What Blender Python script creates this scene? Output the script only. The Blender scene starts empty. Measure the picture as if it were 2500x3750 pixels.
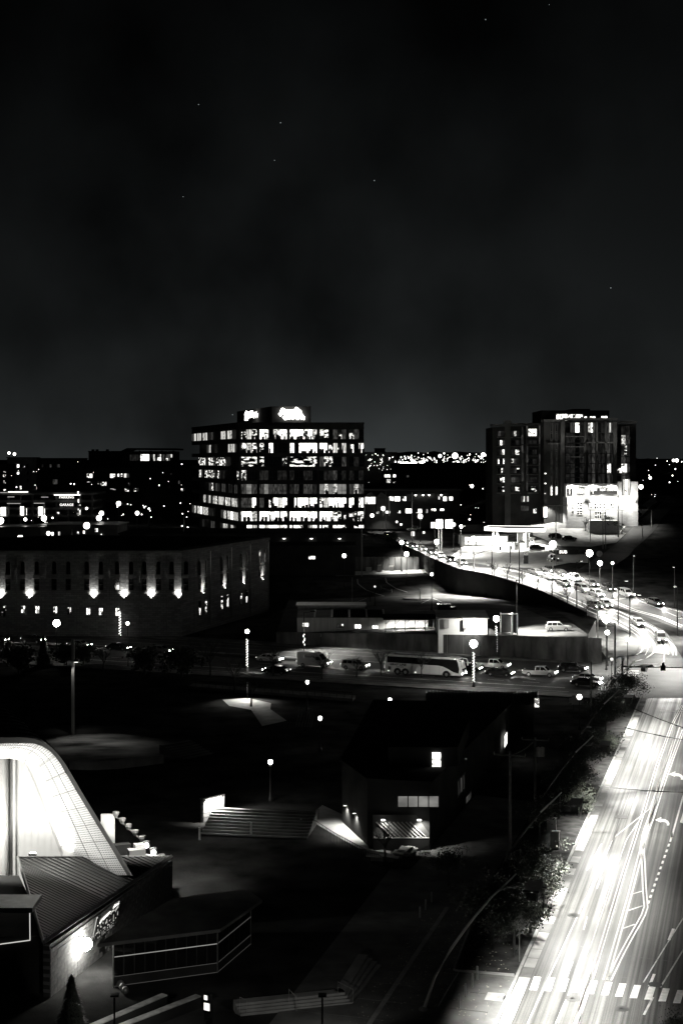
import bpy, math, random
from mathutils import Vector, Matrix
R = random.Random(11)
sc = bpy.context.scene
COL = sc.collection
# ------------------------------------------------------------------ camera
# eye 37 m above the park, level, 50 mm lens on a 24 x 36 portrait frame
F, CX, HY, H = 5208.33, 1250.0, 1680.0, 37.0
cd = bpy.data.cameras.new('camera'); cam = bpy.data.objects.new('camera', cd); COL.objects.link(cam)
cam.location = (0, 0, H); cam.rotation_euler = (math.radians(90), 0, 0)
cd.sensor_fit = 'VERTICAL'; cd.sensor_height = 36; cd.sensor_width = 24; cd.lens = 50
cd.shift_y = -195 / 3750; cd.clip_start = 1; cd.clip_end = 20000
sc.camera = cam
# ------------------------------------------------------------------ view
sc.view_settings.view_transform = 'Standard'; sc.view_settings.look = 'None'
sc.view_settings.exposure = 0; sc.view_settings.gamma = 1; sc.view_settings.use_curve_mapping = False
sc.render.engine = 'CYCLES'
cy = sc.cycles
cy.max_bounces = 4; cy.diffuse_bounces = 2; cy.glossy_bounces = 2; cy.transmission_bounces = 2
cy.transparent_max_bounces = 6; cy.sample_clamp_indirect = 2.0; cy.sample_clamp_direct = 60
cy.caustics_reflective = False; cy.caustics_refractive = False
cy.use_denoising = True; cy.use_light_tree = True
sc.render.filter_size = 1.2
# ------------------------------------------------------------------ night sky: town glow at the skyline, thin cloud, a few stars
w = bpy.data.worlds.new('World'); sc.world = w; w.use_nodes = True
nt = w.node_tree; nt.nodes.clear()
def wn(t): return nt.nodes.new(t)
def wl(a, b): nt.links.new(a, b)
def wmath(op, a, b=None):
    n = wn('ShaderNodeMath'); n.operation = op
    for k, q in ((0, a), (1, b)):
        if q is None: continue
        if isinstance(q, (int, float)): n.inputs[k].default_value = q
        else: wl(q, n.inputs[k])
    return n.outputs[0]
sky = wn('ShaderNodeTexSky'); sky.sky_type = 'NISHITA'; sky.sun_disc = False
sky.sun_elevation = math.radians(-9); sky.sun_rotation = math.radians(20)
tc = wn('ShaderNodeTexCoord'); sep = wn('ShaderNodeSeparateXYZ'); wl(tc.outputs['Generated'], sep.inputs[0])
mp = wn('ShaderNodeMapping'); wl(tc.outputs['Generated'], mp.inputs[0]); mp.inputs['Scale'].default_value = (1, 1, .9)
mp.inputs['Location'].default_value = (0.9, 0.1, 0.5)
cl = wn('ShaderNodeTexNoise'); wl(mp.outputs[0], cl.inputs['Vector'])
cl.inputs['Scale'].default_value = 5.5; cl.inputs['Detail'].default_value = 5; cl.inputs['Roughness'].default_value = .45
cr = wn('ShaderNodeMapRange'); wl(cl.outputs['Fac'], cr.inputs[0])
cr.inputs[1].default_value = .36; cr.inputs[2].default_value = .62; cr.inputs[3].default_value = .30; cr.inputs[4].default_value = 1.35
glow = wn('ShaderNodeValToRGB'); wl(wmath('MAXIMUM', sep.outputs[2], 0.0), glow.inputs[0])
els = glow.color_ramp.elements
els[0].position = 0; els[0].color = (.030, .030, .030, 1)
els[1].position = .40; els[1].color = (.0030, .0030, .0030, 1)
for p, v in ((.035, .0200), (.09, .0120), (.165, .0084), (.28, .0054)):
    e = els.new(p); e.color = (v, v, v, 1)
vo = wn('ShaderNodeTexVoronoi'); wl(tc.outputs['Generated'], vo.inputs['Vector']); vo.inputs['Scale'].default_value = 46
st = wmath('MULTIPLY', wmath('LESS_THAN', vo.outputs['Distance'], .016), .30)
vd = wn('ShaderNodeVectorMath'); vd.operation = 'DOT_PRODUCT'; wl(tc.outputs['Generated'], vd.inputs[0]); vd.inputs[1].default_value = (-.01, 1, .0)
lobe = wmath('ADD', wmath('MULTIPLY', wmath('POWER', wmath('MAXIMUM', vd.outputs['Value'], 0.0), 38.0), .62), .42)   # the town's glow lies straight ahead
lum = wmath('MULTIPLY', wmath('MULTIPLY', glow.outputs[0], cr.outputs[0]), lobe)
lum = wmath('ADD', lum, st)
tint = wn('ShaderNodeCombineColor')
wl(wmath('MULTIPLY', lum, .89), tint.inputs[0]); wl(lum, tint.inputs[1]); wl(wmath('MULTIPLY', lum, 1.02), tint.inputs[2])
bg1 = wn('ShaderNodeBackground'); wl(sky.outputs[0], bg1.inputs[0]); bg1.inputs[1].default_value = .05
bg2 = wn('ShaderNodeBackground'); wl(tint.outputs[0], bg2.inputs[0]); bg2.inputs[1].default_value = 1.0
adds = wn('ShaderNodeAddShader'); wl(bg1.outputs[0], adds.inputs[0]); wl(bg2.outputs[0], adds.inputs[1])
wo = wn('ShaderNodeOutputWorld'); wl(adds.outputs[0], wo.inputs[0])

# ------------------------------------------------------------------ land form
def lerp(a, b, t): return a + (b - a) * t
def sstep(t): t = min(1, max(0, t)); return t * t * (3 - 2 * t)
def interp(x, xs, ys):
    if x <= xs[0]: return ys[0]
    for i in range(len(xs) - 1):
        if x <= xs[i + 1]: return lerp(ys[i], ys[i + 1], (x - xs[i]) / (xs[i + 1] - xs[i]))
    return ys[-1]
def P(x, y, z=0.0):
    d = F * (H - z) / (y - HY); return Vector(((x - CX) * d / F, d, z))
def D(x, y, d): return Vector(((x - CX) * d / F, d, H - (y - HY) * d / F))
def inpoly(x, y, poly):
    c = False
    for i in range(len(poly)):
        a, b = poly[i], poly[i - 1]
        if (a[1] > y) != (b[1] > y) and x < (b[0] - a[0]) * (y - a[1]) / (b[1] - a[1]) + a[0]: c = not c
    return c
def TR(X, Y):
    """roads and the hill right of them"""
    z = interp(Y, [262, 300, 345, 380, 420, 500, 700, 1500, 6000], [0, 4, 9.2, 10, 10.8, 13, 14, 16, 30])
    return z + 7.0 * sstep((X - 38) / 30.0) * sstep((Y - 392) / 50.0)
def march(x, y, fn, h=0.0):
    d = 80.0; last = 70.0
    while d < 5000:
        p = D(x, y, d)
        if p.z - fn(p.x, p.y) - h <= 0:
            lo, hi = last, d
            for _ in range(26):
                m = (lo + hi) / 2; q = D(x, y, m)
                if q.z - fn(q.x, q.y) - h > 0: lo = m
                else: hi = m
            q = D(x, y, hi); return Vector((q.x, q.y, fn(q.x, q.y)))
        last = d; d += 1.5 + d * .004
    q = D(x, y, 3000); return Vector((q.x, q.y, fn(q.x, q.y)))
def GR(x, y, h=0.0): return march(x, y, TR, h)
ROAD_LEFT = [GR(*q) for q in ((1330, 1945), (1420, 1975), (1520, 2022), (1600, 2062), (1680, 2092), (1800, 2116), (1960, 2165), (2075, 2218), (2148, 2255), (2250, 2292), (2300, 2322), (2330, 2357), (2342, 2392))]
_ry = [p.y for p in ROAD_LEFT][::-1]; _rx = [p.x for p in ROAD_LEFT][::-1]
def XL(Y): return interp(Y, _ry, _rx) if Y < _ry[-1] else _rx[-1] - (Y - _ry[-1]) * .06
def YF(X): return 278.5 - .45 * X
def LZ(X): return interp(X, [-12, 26, 46], [2.1, 3.6, 4.2])
def TL(X, Y):
    """lots left of the road, and the low ground round the brick building"""
    a = 0.0 if Y < YF(X) + 3 else interp(Y, [350, 385, 400, 420, 500, 700, 1500, 6000], [LZ(X), 6.3, 8.0, 10.0, 12.6, 14, 16, 30])
    if X > -12: return a
    b = interp(Y, [346, 366, 400, 500, 700, 1500, 6000], [0, 4, 8.5, 12.6, 14, 16, 30])
    k = sstep((X + 17) / 5.0); return lerp(b, a, k)
def T(X, Y):
    if Y < 250: return 0.0
    if Y > 265 and X > XL(Y) + 3: return TR(X, Y)
    if Y < 302 and X > 46.5: return TR(X, Y)
    return TL(X, Y)
def G(x, y, h=0.0):
    """the point of the land (or h above it) that lies behind a spot of the photograph"""
    return march(x, y, T, h)

# ------------------------------------------------------------------ materials
M = {}
def newmat(name):
    m = bpy.data.materials.new(name); m.use_nodes = True; M[name] = m
    m.node_tree.nodes.clear(); return m, m.node_tree
def solid(name, c, rough=.7, metal=0.0, var=.25, scale=1.5, bump=0.0, bscale=8, spec=.3, detail=4, coat=0, stretch=None):
    m, t = newmat(name); N = t.nodes.new; L = t.links.new
    b = N('ShaderNodeBsdfPrincipled'); o = N('ShaderNodeOutputMaterial'); L(b.outputs[0], o.inputs[0])
    tcn = N('ShaderNodeTexCoord'); no = N('ShaderNodeTexNoise'); vec = tcn.outputs['Object']
    if stretch:
        mm = N('ShaderNodeMapping'); L(vec, mm.inputs[0]); mm.inputs['Scale'].default_value = stretch; vec = mm.outputs[0]
    L(vec, no.inputs['Vector'])
    no.inputs['Scale'].default_value = scale; no.inputs['Detail'].default_value = detail
    r = N('ShaderNodeMapRange'); L(no.outputs['Fac'], r.inputs[0])
    r.inputs[1].default_value = .3; r.inputs[2].default_value = .7; r.inputs[3].default_value = 1 - var; r.inputs[4].default_value = 1 + var
    mx = N('ShaderNodeVectorMath'); mx.operation = 'SCALE'
    c3 = (c, c, c * .98) if not isinstance(c, tuple) else c
    mx.inputs[0].default_value = c3; L(r.outputs[0], mx.inputs['Scale']); L(mx.outputs[0], b.inputs['Base Color'])
    b.inputs['Roughness'].default_value = rough; b.inputs['Metallic'].default_value = metal
    b.inputs['Specular IOR Level'].default_value = spec
    if coat: b.inputs['Coat Weight'].default_value = coat
    if bump:
        n2 = N('ShaderNodeTexNoise'); L(vec, n2.inputs['Vector']); n2.inputs['Scale'].default_value = bscale; n2.inputs['Detail'].default_value = 5
        bp = N('ShaderNodeBump'); bp.inputs['Strength'].default_value = bump; bp.inputs['Distance'].default_value = .05
        L(n2.outputs['Fac'], bp.inputs['Height']); L(bp.outputs[0], b.inputs['Normal'])
    return m
def bricks(name, c1, c2, mort, scale=1.0, rough=.85):
    m, t = newmat(name); N = t.nodes.new; L = t.links.new
    b = N('ShaderNodeBsdfPrincipled'); o = N('ShaderNodeOutputMaterial'); L(b.outputs[0], o.inputs[0])
    tcn = N('ShaderNodeTexCoord'); mm = N('ShaderNodeMapping'); L(tcn.outputs['Object'], mm.inputs[0])
    mm.inputs['Rotation'].default_value = (math.radians(90), 0, 0)
    br = N('ShaderNodeTexBrick'); L(mm.outputs[0], br.inputs['Vector'])
    br.inputs['Color1'].default_value = (c1, c1, c1, 1); br.inputs['Color2'].default_value = (c2, c2, c2, 1); br.inputs['Mortar'].default_value = (mort,) * 3 + (1,)
    br.inputs['Scale'].default_value = scale; br.inputs['Brick Width'].default_value = .62; br.inputs['Row Height'].default_value = .24; br.inputs['Mortar Size'].default_value = .018
    L(br.outputs[0], b.inputs['Base Color']); b.inputs['Roughness'].default_value = rough; b.inputs['Specular IOR Level'].default_value = .05
    no = N('ShaderNodeTexNoise'); L(mm.outputs[0], no.inputs['Vector']); no.inputs['Scale'].default_value = 2.4; no.inputs['Detail'].default_value = 6
    ad = N('ShaderNodeMath'); ad.operation = 'ADD'; L(br.outputs['Fac'], ad.inputs[0]); L(no.outputs['Fac'], ad.inputs[1])
    bp = N('ShaderNodeBump'); bp.inputs['Strength'].default_value = .9; bp.inputs['Distance'].default_value = .06; bp.invert = True
    L(ad.outputs[0], bp.inputs['Height']); L(bp.outputs[0], b.inputs['Normal'])
    return m
WARM = (1.0, .985, .93)
def emit(name, s, lo=None, scale=(1, 1, 1), noise=3.0, thr=(.4, .6), sample=True, detail=3):
    """lamp glass or a lit room seen through a window; lo: the darker things inside"""
    m, t = newmat(name); N = t.nodes.new; L = t.links.new
    e = N('ShaderNodeEmission'); o = N('ShaderNodeOutputMaterial'); L(e.outputs[0], o.inputs[0])
    e.inputs[0].default_value = WARM + (1,); e.inputs[1].default_value = s
    if lo is not None:
        tcn = N('ShaderNodeTexCoord'); mm = N('ShaderNodeMapping'); L(tcn.outputs['Object'], mm.inputs[0]); mm.inputs['Scale'].default_value = scale
        oi = N('ShaderNodeObjectInfo'); vm = N('ShaderNodeVectorMath'); vm.operation = 'ADD'
        sc_ = N('ShaderNodeVectorMath'); sc_.operation = 'SCALE'; sc_.inputs[0].default_value = (17, 9, 31); L(oi.outputs['Random'], sc_.inputs['Scale'])
        L(mm.outputs[0], vm.inputs[0]); L(sc_.outputs[0], vm.inputs[1])
        no = N('ShaderNodeTexNoise'); L(vm.outputs[0], no.inputs['Vector']); no.inputs['Scale'].default_value = noise; no.inputs['Detail'].default_value = detail
        r = N('ShaderNodeMapRange'); L(no.outputs['Fac'], r.inputs[0])
        r.inputs[1].default_value = thr[0]; r.inputs[2].default_value = thr[1]; r.inputs[3].default_value = lo; r.inputs[4].default_value = s
        L(r.outputs[0], e.inputs[1])
    if not sample: m.cycles.emission_sampling = 'NONE'
    return m
# ground and paving
solid('asphalt', .045, .7, var=.35, scale=.35, bump=.35, bscale=14, spec=.12, detail=8)
solid('road_asphalt', .038, .65, var=.3, scale=.9, bump=.3, bscale=22, spec=.2, detail=9, stretch=(1, 1, 1))
solid('old_asphalt', .055, .85, spec=.08, var=.5, scale=.2, bump=.3, bscale=10, detail=8)
solid('concrete', .30, .85, spec=.1, var=.22, scale=.6, bump=.2, bscale=9, detail=7)
solid('pale_concrete', .42, .8, var=.2, scale=.5, bump=.15, bscale=9, detail=7)
solid('dark_concrete', .14, .9, spec=.05, var=.35, scale=.5, bump=.3, bscale=7, detail=7)
solid('stained_concrete', .11, .9, spec=.03, var=.6, scale=.35, bump=.3, bscale=6, detail=7, stretch=(1.4, 1.4, .5))
solid('grass', .045, .95, var=.6, scale=.25, bump=.6, bscale=5, spec=0, detail=9)
solid('lawn', .07, .95, var=.9, scale=.22, bump=.7, bscale=4, spec=0, detail=6, stretch=(.5, 1, 1))
solid('soil', .05, .95, var=.5, scale=.8, bump=.6, bscale=6, spec=0, detail=8)
solid('paint_white', .80, .55, var=.18, scale=2.5, detail=8)
solid('paint_worn', .55, .6, var=.4, scale=1.3, detail=8)
solid('paint_yellow', .66, .55, var=.2, scale=2.5, detail=8)
solid('tar', .02, .35, var=.3, scale=2)
# walls
bricks('stone_wall', .13, .21, .09, .55)
bricks('brick_wall', .10, .15, .08, 1.4)
bricks('stage_brick', .12, .2, .07, .9)
bricks('pale_block', .40, .5, .34, .6)
bricks('white_tile', .70, .8, .45, 1.25, .5)
solid('dark_wall', .045, .85, var=.3, scale=.3, bump=.15, spec=0)
solid('mid_wall', .10, .85, var=.25, scale=.3, bump=.15, spec=.05)
solid('stage_stone', .17, .9, var=.5, scale=1.1, bump=.6, bscale=5, spec=.05, detail=7)
solid('pale_tile', .76, .5, var=.05, scale=.7); solid('tile_joint', .55, .7, var=.05)
solid('pale_wall', .42, .75, var=.15, scale=.4, bump=.1)
solid('white_wall', .72, .7, var=.08, scale=.5)
solid('siding', .48, .6, var=.2, scale=.5, bump=.15, bscale=3, stretch=(4, 4, .3))
solid('dark_roof', .05, .9, var=.4, scale=.3, bump=.2, spec=0)
solid('membrane_roof', .20, .6, var=.5, scale=.18, detail=7)
solid('metal_roof', .13, .34, metal=.8, var=.2, scale=.4)
solid('dark_metal_roof', .05, .42, metal=.5, var=.25, scale=.5)
solid('fascia', .38, .5, metal=.2, var=.08, scale=.5)
solid('shell_white', .82, .6, var=.06, scale=.4)
solid('wood', .22, .75, var=.3, scale=1, stretch=(4, 1, 4))
# metal, glass, vehicles
solid('dark_metal', .03, .5, metal=.4, var=.2)
solid('grey_metal', .25, .45, metal=.6, var=.2)
solid('galvanised', .42, .42, metal=.7, var=.2, scale=3)
solid('white_metal', .75, .4, var=.06)
solid('dark_glass', .012, .06, var=.2, spec=.6)
solid('car_white', .75, .25, var=.03, spec=.5, coat=.6)
solid('car_silver', .40, .28, metal=.6, var=.03, coat=.5)
solid('car_grey', .12, .28, metal=.4, var=.03, coat=.6)
solid('car_black', .012, .2, var=.03, spec=.5, coat=.8)
solid('rubber', .015, .85, var=.2)
solid('rim', .5, .3, metal=.8, var=.1)
solid('lettering', .02, .6, var=.1)
solid('lettering_grey', .14, .5, metal=.3, var=.1)
# plants
solid('bark', .05, .9, var=.4, scale=3, bump=.5, bscale=12)
solid('leaf_dark', (.04, .045, .038), .6, var=.5, scale=.8, spec=.35)
solid('leaf_pale', (.10, .11, .09), .55, var=.5, scale=.9, spec=.4)
solid('leaf_litter', (.34, .33, .28), .7, var=.4, scale=2)
# light
emit('lamp_glass', 26); emit('lamp_hot', 40); emit('lamp_blaze', 190); emit('lamp_soft', 7); emit('lamp_wash', 120); emit('lamp_low', 14)
emit('bulb', 4.5, sample=False); emit('pinprick', 5, sample=False); emit('dim_point', 1.1, sample=False)
emit('headlight', 110, sample=False); emit('taillight', 2.2, sample=False); emit('marker_light', 4, sample=False)
emit('sign_light', 6.0); emit('sign_soft', 1.6, sample=False)
emit('room_bright', 2.2, .22, (1, 1, 1.2), 1.1, (.36, .46), sample=False)
emit('room_medium', 1.0, .12, (1, 1, 1), 1.5, (.4, .62), sample=False)
emit('room_blinds', 1.1, .02, (5, 5, .25), 1.0, (.42, .55), sample=False)
emit('room_busy', 1.6, .01, (1.0, 1.0, 1.3), .9, (.47, .57), sample=False, detail=2.5)
emit('room_broken', 1.6, .0, (.5, .5, 1.6), .9, (.50, .58), sample=False, detail=3)
emit('room_dim', .075, .012, (3, 3, .7), .9, (.4, .65), sample=False)
emit('room_faint', .02, .004, (2, 2, .7), .9, (.4, .65), sample=False)
emit('room_white', 3.0, .8, (.6, .6, 1.2), 1.2, (.34, .44), sample=False)
emit('room_shade', .30, .12, (.6, .6, 1.0), .8, (.3, .7), sample=False)
emit('strip_light', .62, sample=False); emit('strip_dim', .07, sample=False); emit('strip_mid', .28, sample=False); emit('strip_bright', 3, sample=False)
PANE = {'W': 'room_white', 'B': 'room_bright', 'w': 'room_medium', 's': 'room_blinds', 't': 'room_busy', 'T': 'room_broken', 'g': 'room_dim', 'f': 'room_faint', 'h': 'room_shade', 'k': 'dark_glass'}

# ------------------------------------------------------------------ mesh helpers
class MB:
    def __init__(s): s.v = []; s.f = []; s.m = []
    def add(s, vs, fs, mi=0):
        n = len(s.v); s.v += [Vector(q) for q in vs]; s.f += [tuple(i + n for i in q) for q in fs]; s.m += [mi] * len(fs); return s
    def box(s, c, d, rz=0, mi=0, tx=1, ty=1):
        x, y, z = d[0] / 2, d[1] / 2, d[2] / 2
        vs = [(-x, -y, -z), (x, -y, -z), (x, y, -z), (-x, y, -z), (-x * tx, -y * ty, z), (x * tx, -y * ty, z), (x * tx, y * ty, z), (-x * tx, y * ty, z)]
        ca, sa = math.cos(rz), math.sin(rz)
        vs = [(c[0] + a * ca - b * sa, c[1] + a * sa + b * ca, c[2] + e) for a, b, e in vs]
        return s.add(vs, [(0, 3, 2, 1), (4, 5, 6, 7), (0, 1, 5, 4), (1, 2, 6, 5), (2, 3, 7, 6), (3, 0, 4, 7)], mi)
    def span(s, lo, hi, mi=0):
        return s.box([(a + b) / 2 for a, b in zip(lo, hi)], [abs(b - a) for a, b in zip(lo, hi)], 0, mi)
    def quad(s, a, b, c, d, mi=0): return s.add([a, b, c, d], [(0, 1, 2, 3)], mi)
    def prism(s, poly, z0, z1, mi=0, top=None):
        n = len(poly); vs = [(p[0], p[1], z0 if not callable(z0) else z0(p)) for p in poly] + [(p[0], p[1], z1 if not callable(z1) else z1(p)) for p in poly]
        s.add(vs, [tuple(range(n))[::-1]] + [(i, (i + 1) % n, n + (i + 1) % n, n + i) for i in range(n)], mi)
        return s.add(vs[n:], [tuple(range(n))], mi if top is None else top)
    def tube(s, pts, r, n=6, mi=0):
        pts = [Vector(p) for p in pts]; rs = r if isinstance(r, (list, tuple)) else [r] * len(pts); vs = []
        for i, p in enumerate(pts):
            t = (pts[min(i + 1, len(pts) - 1)] - pts[max(i - 1, 0)]); t = t.normalized() if t.length > 1e-9 else Vector((0, 0, 1))
            u = t.cross(Vector((0, 0, 1)) if abs(t.z) < .9 else Vector((1, 0, 0))).normalized(); w_ = t.cross(u)
            vs += [p + (u * math.cos(k * 2 * math.pi / n) + w_ * math.sin(k * 2 * math.pi / n)) * rs[i] for k in range(n)]
        fs = [(i * n + k, i * n + (k + 1) % n, (i + 1) * n + (k + 1) % n, (i + 1) * n + k) for i in range(len(pts) - 1) for k in range(n)]
        fs += [tuple(range(n))[::-1], tuple((len(pts) - 1) * n + k for k in range(n))]
        return s.add(vs, fs, mi)
    def lathe(s, c, prof, n=10, mi=0):
        return s.tube([(c[0], c[1], c[2] + z) for r, z in prof], [max(r, .001) for r, z in prof], n, mi)
    def ball(s, c, r, n=8, k=5, mi=0, sz=1):
        return s.lathe(c, [(r * math.sin(math.pi * i / k), -r * sz * math.cos(math.pi * i / k)) for i in range(k + 1)], n, mi)
    def build(s, name, mats, parent=None, world=True, smooth=False, kind=None):
        me = bpy.data.meshes.new(name); vs = s.v
        if parent is not None and world:
            inv = parent_matrix(parent).inverted(); vs = [inv @ q for q in vs]
        me.from_pydata([tuple(q) for q in vs], [], s.f)
        if isinstance(mats, str): mats = [mats]
        for q in mats: me.materials.append(M[q])
        me.polygons.foreach_set('material_index', s.m)
        if smooth: me.polygons.foreach_set('use_smooth', [True] * len(s.f))
        me.update()
        o = bpy.data.objects.new(name, me); COL.objects.link(o)
        if parent is not None: o.parent = parent
        if kind: o['kind'] = kind
        return o
def parent_matrix(o):
    m = Matrix.LocRotScale(o.location, o.rotation_euler, o.scale)
    return parent_matrix(o.parent) @ m if o.parent else m
def tag(o, label, cat, group=None):
    o['label'] = label; o['category'] = cat
    if group: o['group'] = group
    return o
def thing(name, label, cat, loc=(0, 0, 0), rz=0.0, group=None):
    o = bpy.data.objects.new(name, None); COL.objects.link(o); o.empty_display_size = .2
    o.location = loc; o.rotation_euler = (0, 0, rz); return tag(o, label, cat, group)
def struct(o): o['kind'] = 'structure'; return o
def copy_tree(root, loc, rz, label, group=None, paint=None, scale=None):
    def cp(o, par):
        c = o.copy(); COL.objects.link(c)
        if par is not None: c.parent = par
        if paint and c.type == 'MESH' and 'paint' in o:
            c.material_slots[0].link = 'OBJECT'; c.material_slots[0].material = M[paint]
        for ch in o.children: cp(ch, c)
        return c
    c = cp(root, None); c.location = loc; c.rotation_euler = (0, 0, rz); c['label'] = label
    if group: c['group'] = group
    if scale: c.scale = (scale, scale, scale)
    return c
def spot(name, loc, target, power, size=60, blend=.5, parent=None, radius=.1):
    l = bpy.data.lights.new(name, 'SPOT'); l.energy = power; l.spot_size = math.radians(size); l.spot_blend = blend; l.color = WARM; l.shadow_soft_size = radius
    o = bpy.data.objects.new(name, l); COL.objects.link(o)
    dv = Vector(target) - Vector(loc); rot = dv.to_track_quat('-Z', 'Y')
    m = Matrix.Translation(Vector(loc)) @ rot.to_matrix().to_4x4()
    if parent is not None:
        o.parent = parent; m = parent_matrix(parent).inverted() @ m
    o.matrix_local = m
    return o
def resample(pts, n):
    ds = [0.0]
    for a, b in zip(pts, pts[1:]): ds.append(ds[-1] + (Vector(b) - Vector(a)).length)
    out = []
    for i in range(n):
        t = ds[-1] * i / (n - 1); j = 0
        while j < len(ds) - 2 and ds[j + 1] < t: j += 1
        k = (t - ds[j]) / max(1e-9, ds[j + 1] - ds[j]); out.append(Vector(pts[j]).lerp(Vector(pts[j + 1]), k))
    return out
def drape(mb, A, B, na, nb, lift, mi=0, thick=0.0, fn=None):
    fn = fn or T
    A = resample(A, na); B = resample(B, na); vs = []
    for a, b in zip(A, B):
        for j in range(nb):
            q = a.lerp(b, j / (nb - 1)); vs.append((q.x, q.y, fn(q.x, q.y) + lift))
    mb.add(vs, [(i * nb + j, i * nb + j + 1, (i + 1) * nb + j + 1, (i + 1) * nb + j) for i in range(na - 1) for j in range(nb - 1)], mi)
    if thick:
        for line in ([i * nb for i in range(na)], [i * nb + nb - 1 for i in range(na)]):
            for i, j in zip(line, line[1:]):
                p, q = vs[i], vs[j]; mb.quad(p, q, (q[0], q[1], q[2] - thick), (p[0], p[1], p[2] - thick), mi)
def stripe(mb, pts, wd, lift, mi=0, step=2.0, fn=None):
    """a painted line of a given width laid over the land"""
    pts = [Vector((p[0], p[1], 0)) for p in pts]
    L_ = sum((b - a).length for a, b in zip(pts, pts[1:])); n = max(2, int(L_ / step) + 1); ps = resample(pts, n)
    A, B = [], []
    for i, p in enumerate(ps):
        t = ps[min(i + 1, n - 1)] - ps[max(i - 1, 0)]; t.normalize(); nn = Vector((-t.y, t.x, 0)) * wd / 2
        A.append(p + nn); B.append(p - nn)
    fn = fn or TR
    vs = [(q.x, q.y, fn(q.x, q.y) + lift) for q in A + B]
    mb.add(vs, [(i, i + 1, n + i + 1, n + i) for i in range(n - 1)], mi)
# ================================================================== ground and roads
xs = [-7000, -3500, -1800, -900, -500, -300] + [-200 + 3 * i for i in range(127)] + [260, 400, 800, 1800, 3500, 7000]
ys = [-400, 0, 60] + [84 + 4 * i for i in range(41)] + [250 + 2.5 * i for i in range(105)] + [525, 560, 600, 700, 900, 1200, 1500, 2200, 3500, 5500, 9000]
g = MB(); nx = len(xs)
g.add([(x, y, T(x, y) - .02) for y in ys for x in xs], [(j * nx + i, j * nx + i + 1, (j + 1) * nx + i + 1, (j + 1) * nx + i) for j in range(len(ys) - 1) for i in range(nx - 1)])
struct(g.build('ground', 'grass'))
hl = MB()
for (x0, x1, d, h0, n) in ((-2600, -250, 2600, 24, 60), (-350, 900, 3600, 42, 60), (500, 2800, 3000, 34, 60)):
    top = [(lerp(x0, x1, i / n), d, 10 + h0 * math.sin(math.pi * i / n) ** .5 + R.uniform(0, 5)) for i in range(n + 1)]
    vs = [(p[0], p[1] - 350, 8) for p in top] + top + [(p[0], p[1] + 500, 6) for p in top]
    m_ = n + 1; hl.add(vs, [(k * m_ + i, k * m_ + i + 1, (k + 1) * m_ + i + 1, (k + 1) * m_ + i) for k in range(2) for i in range(n)])
struct(hl.build('hills', 'grass'))

# ---- the near road runs straight from under the camera's foot to the crossing
KA = P(1831, 3733); KB = P(2327, 2606)
KU = (KB - KA).normalized(); KN = Vector((KU.y, -KU.x, 0))
KR = -math.asin(KU.x)
def K(t, o, z=0.0): q = KA + KU * t + KN * o; return Vector((q.x, q.y, z))
rd = bpy.data.objects.new('tmp', None)
def road_local(name, mb, mats):
    """mesh whose own y axis runs along the near road"""
    par = Matrix.Translation(KA) @ Matrix.Rotation(KR, 4, 'Z'); inv = par.inverted()
    mb.v = [inv @ q for q in mb.v]; o = mb.build(name, mats); o.location = KA; o.rotation_euler = (0, 0, KR); return o
m, t_ = newmat('trail_streaked_road'); N = t_.nodes.new; L = t_.links.new
b = N('ShaderNodeBsdfPrincipled'); o = N('ShaderNodeOutputMaterial'); L(b.outputs[0], o.inputs[0])
tcn = N('ShaderNodeTexCoord'); mm = N('ShaderNodeMapping'); L(tcn.outputs['Object'], mm.inputs[0]); mm.inputs['Scale'].default_value = (3.0, .012, 1)
n1 = N('ShaderNodeTexNoise'); L(mm.outputs[0], n1.inputs['Vector']); n1.inputs['Scale'].default_value = 1; n1.inputs['Detail'].default_value = 7; n1.inputs['Roughness'].default_value = .6  # lengthwise streaks in the base colour, standing in for headlight trails
n2 = N('ShaderNodeTexNoise'); L(tcn.outputs['Object'], n2.inputs['Vector']); n2.inputs['Scale'].default_value = 9; n2.inputs['Detail'].default_value = 8; n2.inputs['Roughness'].default_value = .75
n3 = N('ShaderNodeTexNoise'); L(tcn.outputs['Object'], n3.inputs['Vector']); n3.inputs['Scale'].default_value = .25; n3.inputs['Detail'].default_value = 5
def mr(src, a, b_, c, d_):
    r = N('ShaderNodeMapRange'); L(src, r.inputs[0]); r.inputs[1].default_value = a; r.inputs[2].default_value = b_; r.inputs[3].default_value = c; r.inputs[4].default_value = d_; return r.outputs[0]
def mu(a, b_):
    q = N('ShaderNodeMath'); q.operation = 'MULTIPLY'; L(a, q.inputs[0])
    if isinstance(b_, float): q.inputs[1].default_value = b_
    else: L(b_, q.inputs[1])
    return q.outputs[0]
v = mu(mu(mr(n1.outputs['Fac'], .38, .62, .42, 1.6), mr(n2.outputs['Fac'], .3, .7, .6, 1.45)), mr(n3.outputs['Fac'], .3, .7, .8, 1.2))
cc = N('ShaderNodeCombineColor')
for i, k in enumerate((.058, .058, .056)): L(mu(v, k), cc.inputs[i])
L(cc.outputs[0], b.inputs['Base Color']); L(mr(n1.outputs['Fac'], .35, .65, .62, .42), b.inputs['Roughness']); b.inputs['Specular IOR Level'].default_value = .2
bp = N('ShaderNodeBump'); bp.inputs['Strength'].default_value = .35; bp.inputs['Distance'].default_value = .03; L(n2.outputs['Fac'], bp.inputs['Height']); L(bp.outputs[0], b.inputs['Normal'])

mb = MB()
for i in range(21): mb.quad(K(-60 + i * 10, 0, .02), K(-60 + i * 10, 34, .02), K(-50 + i * 10, 34, .02), K(-50 + i * 10, 0, .02))
road = struct(road_local('road', mb, 'trail_streaked_road'))
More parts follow.
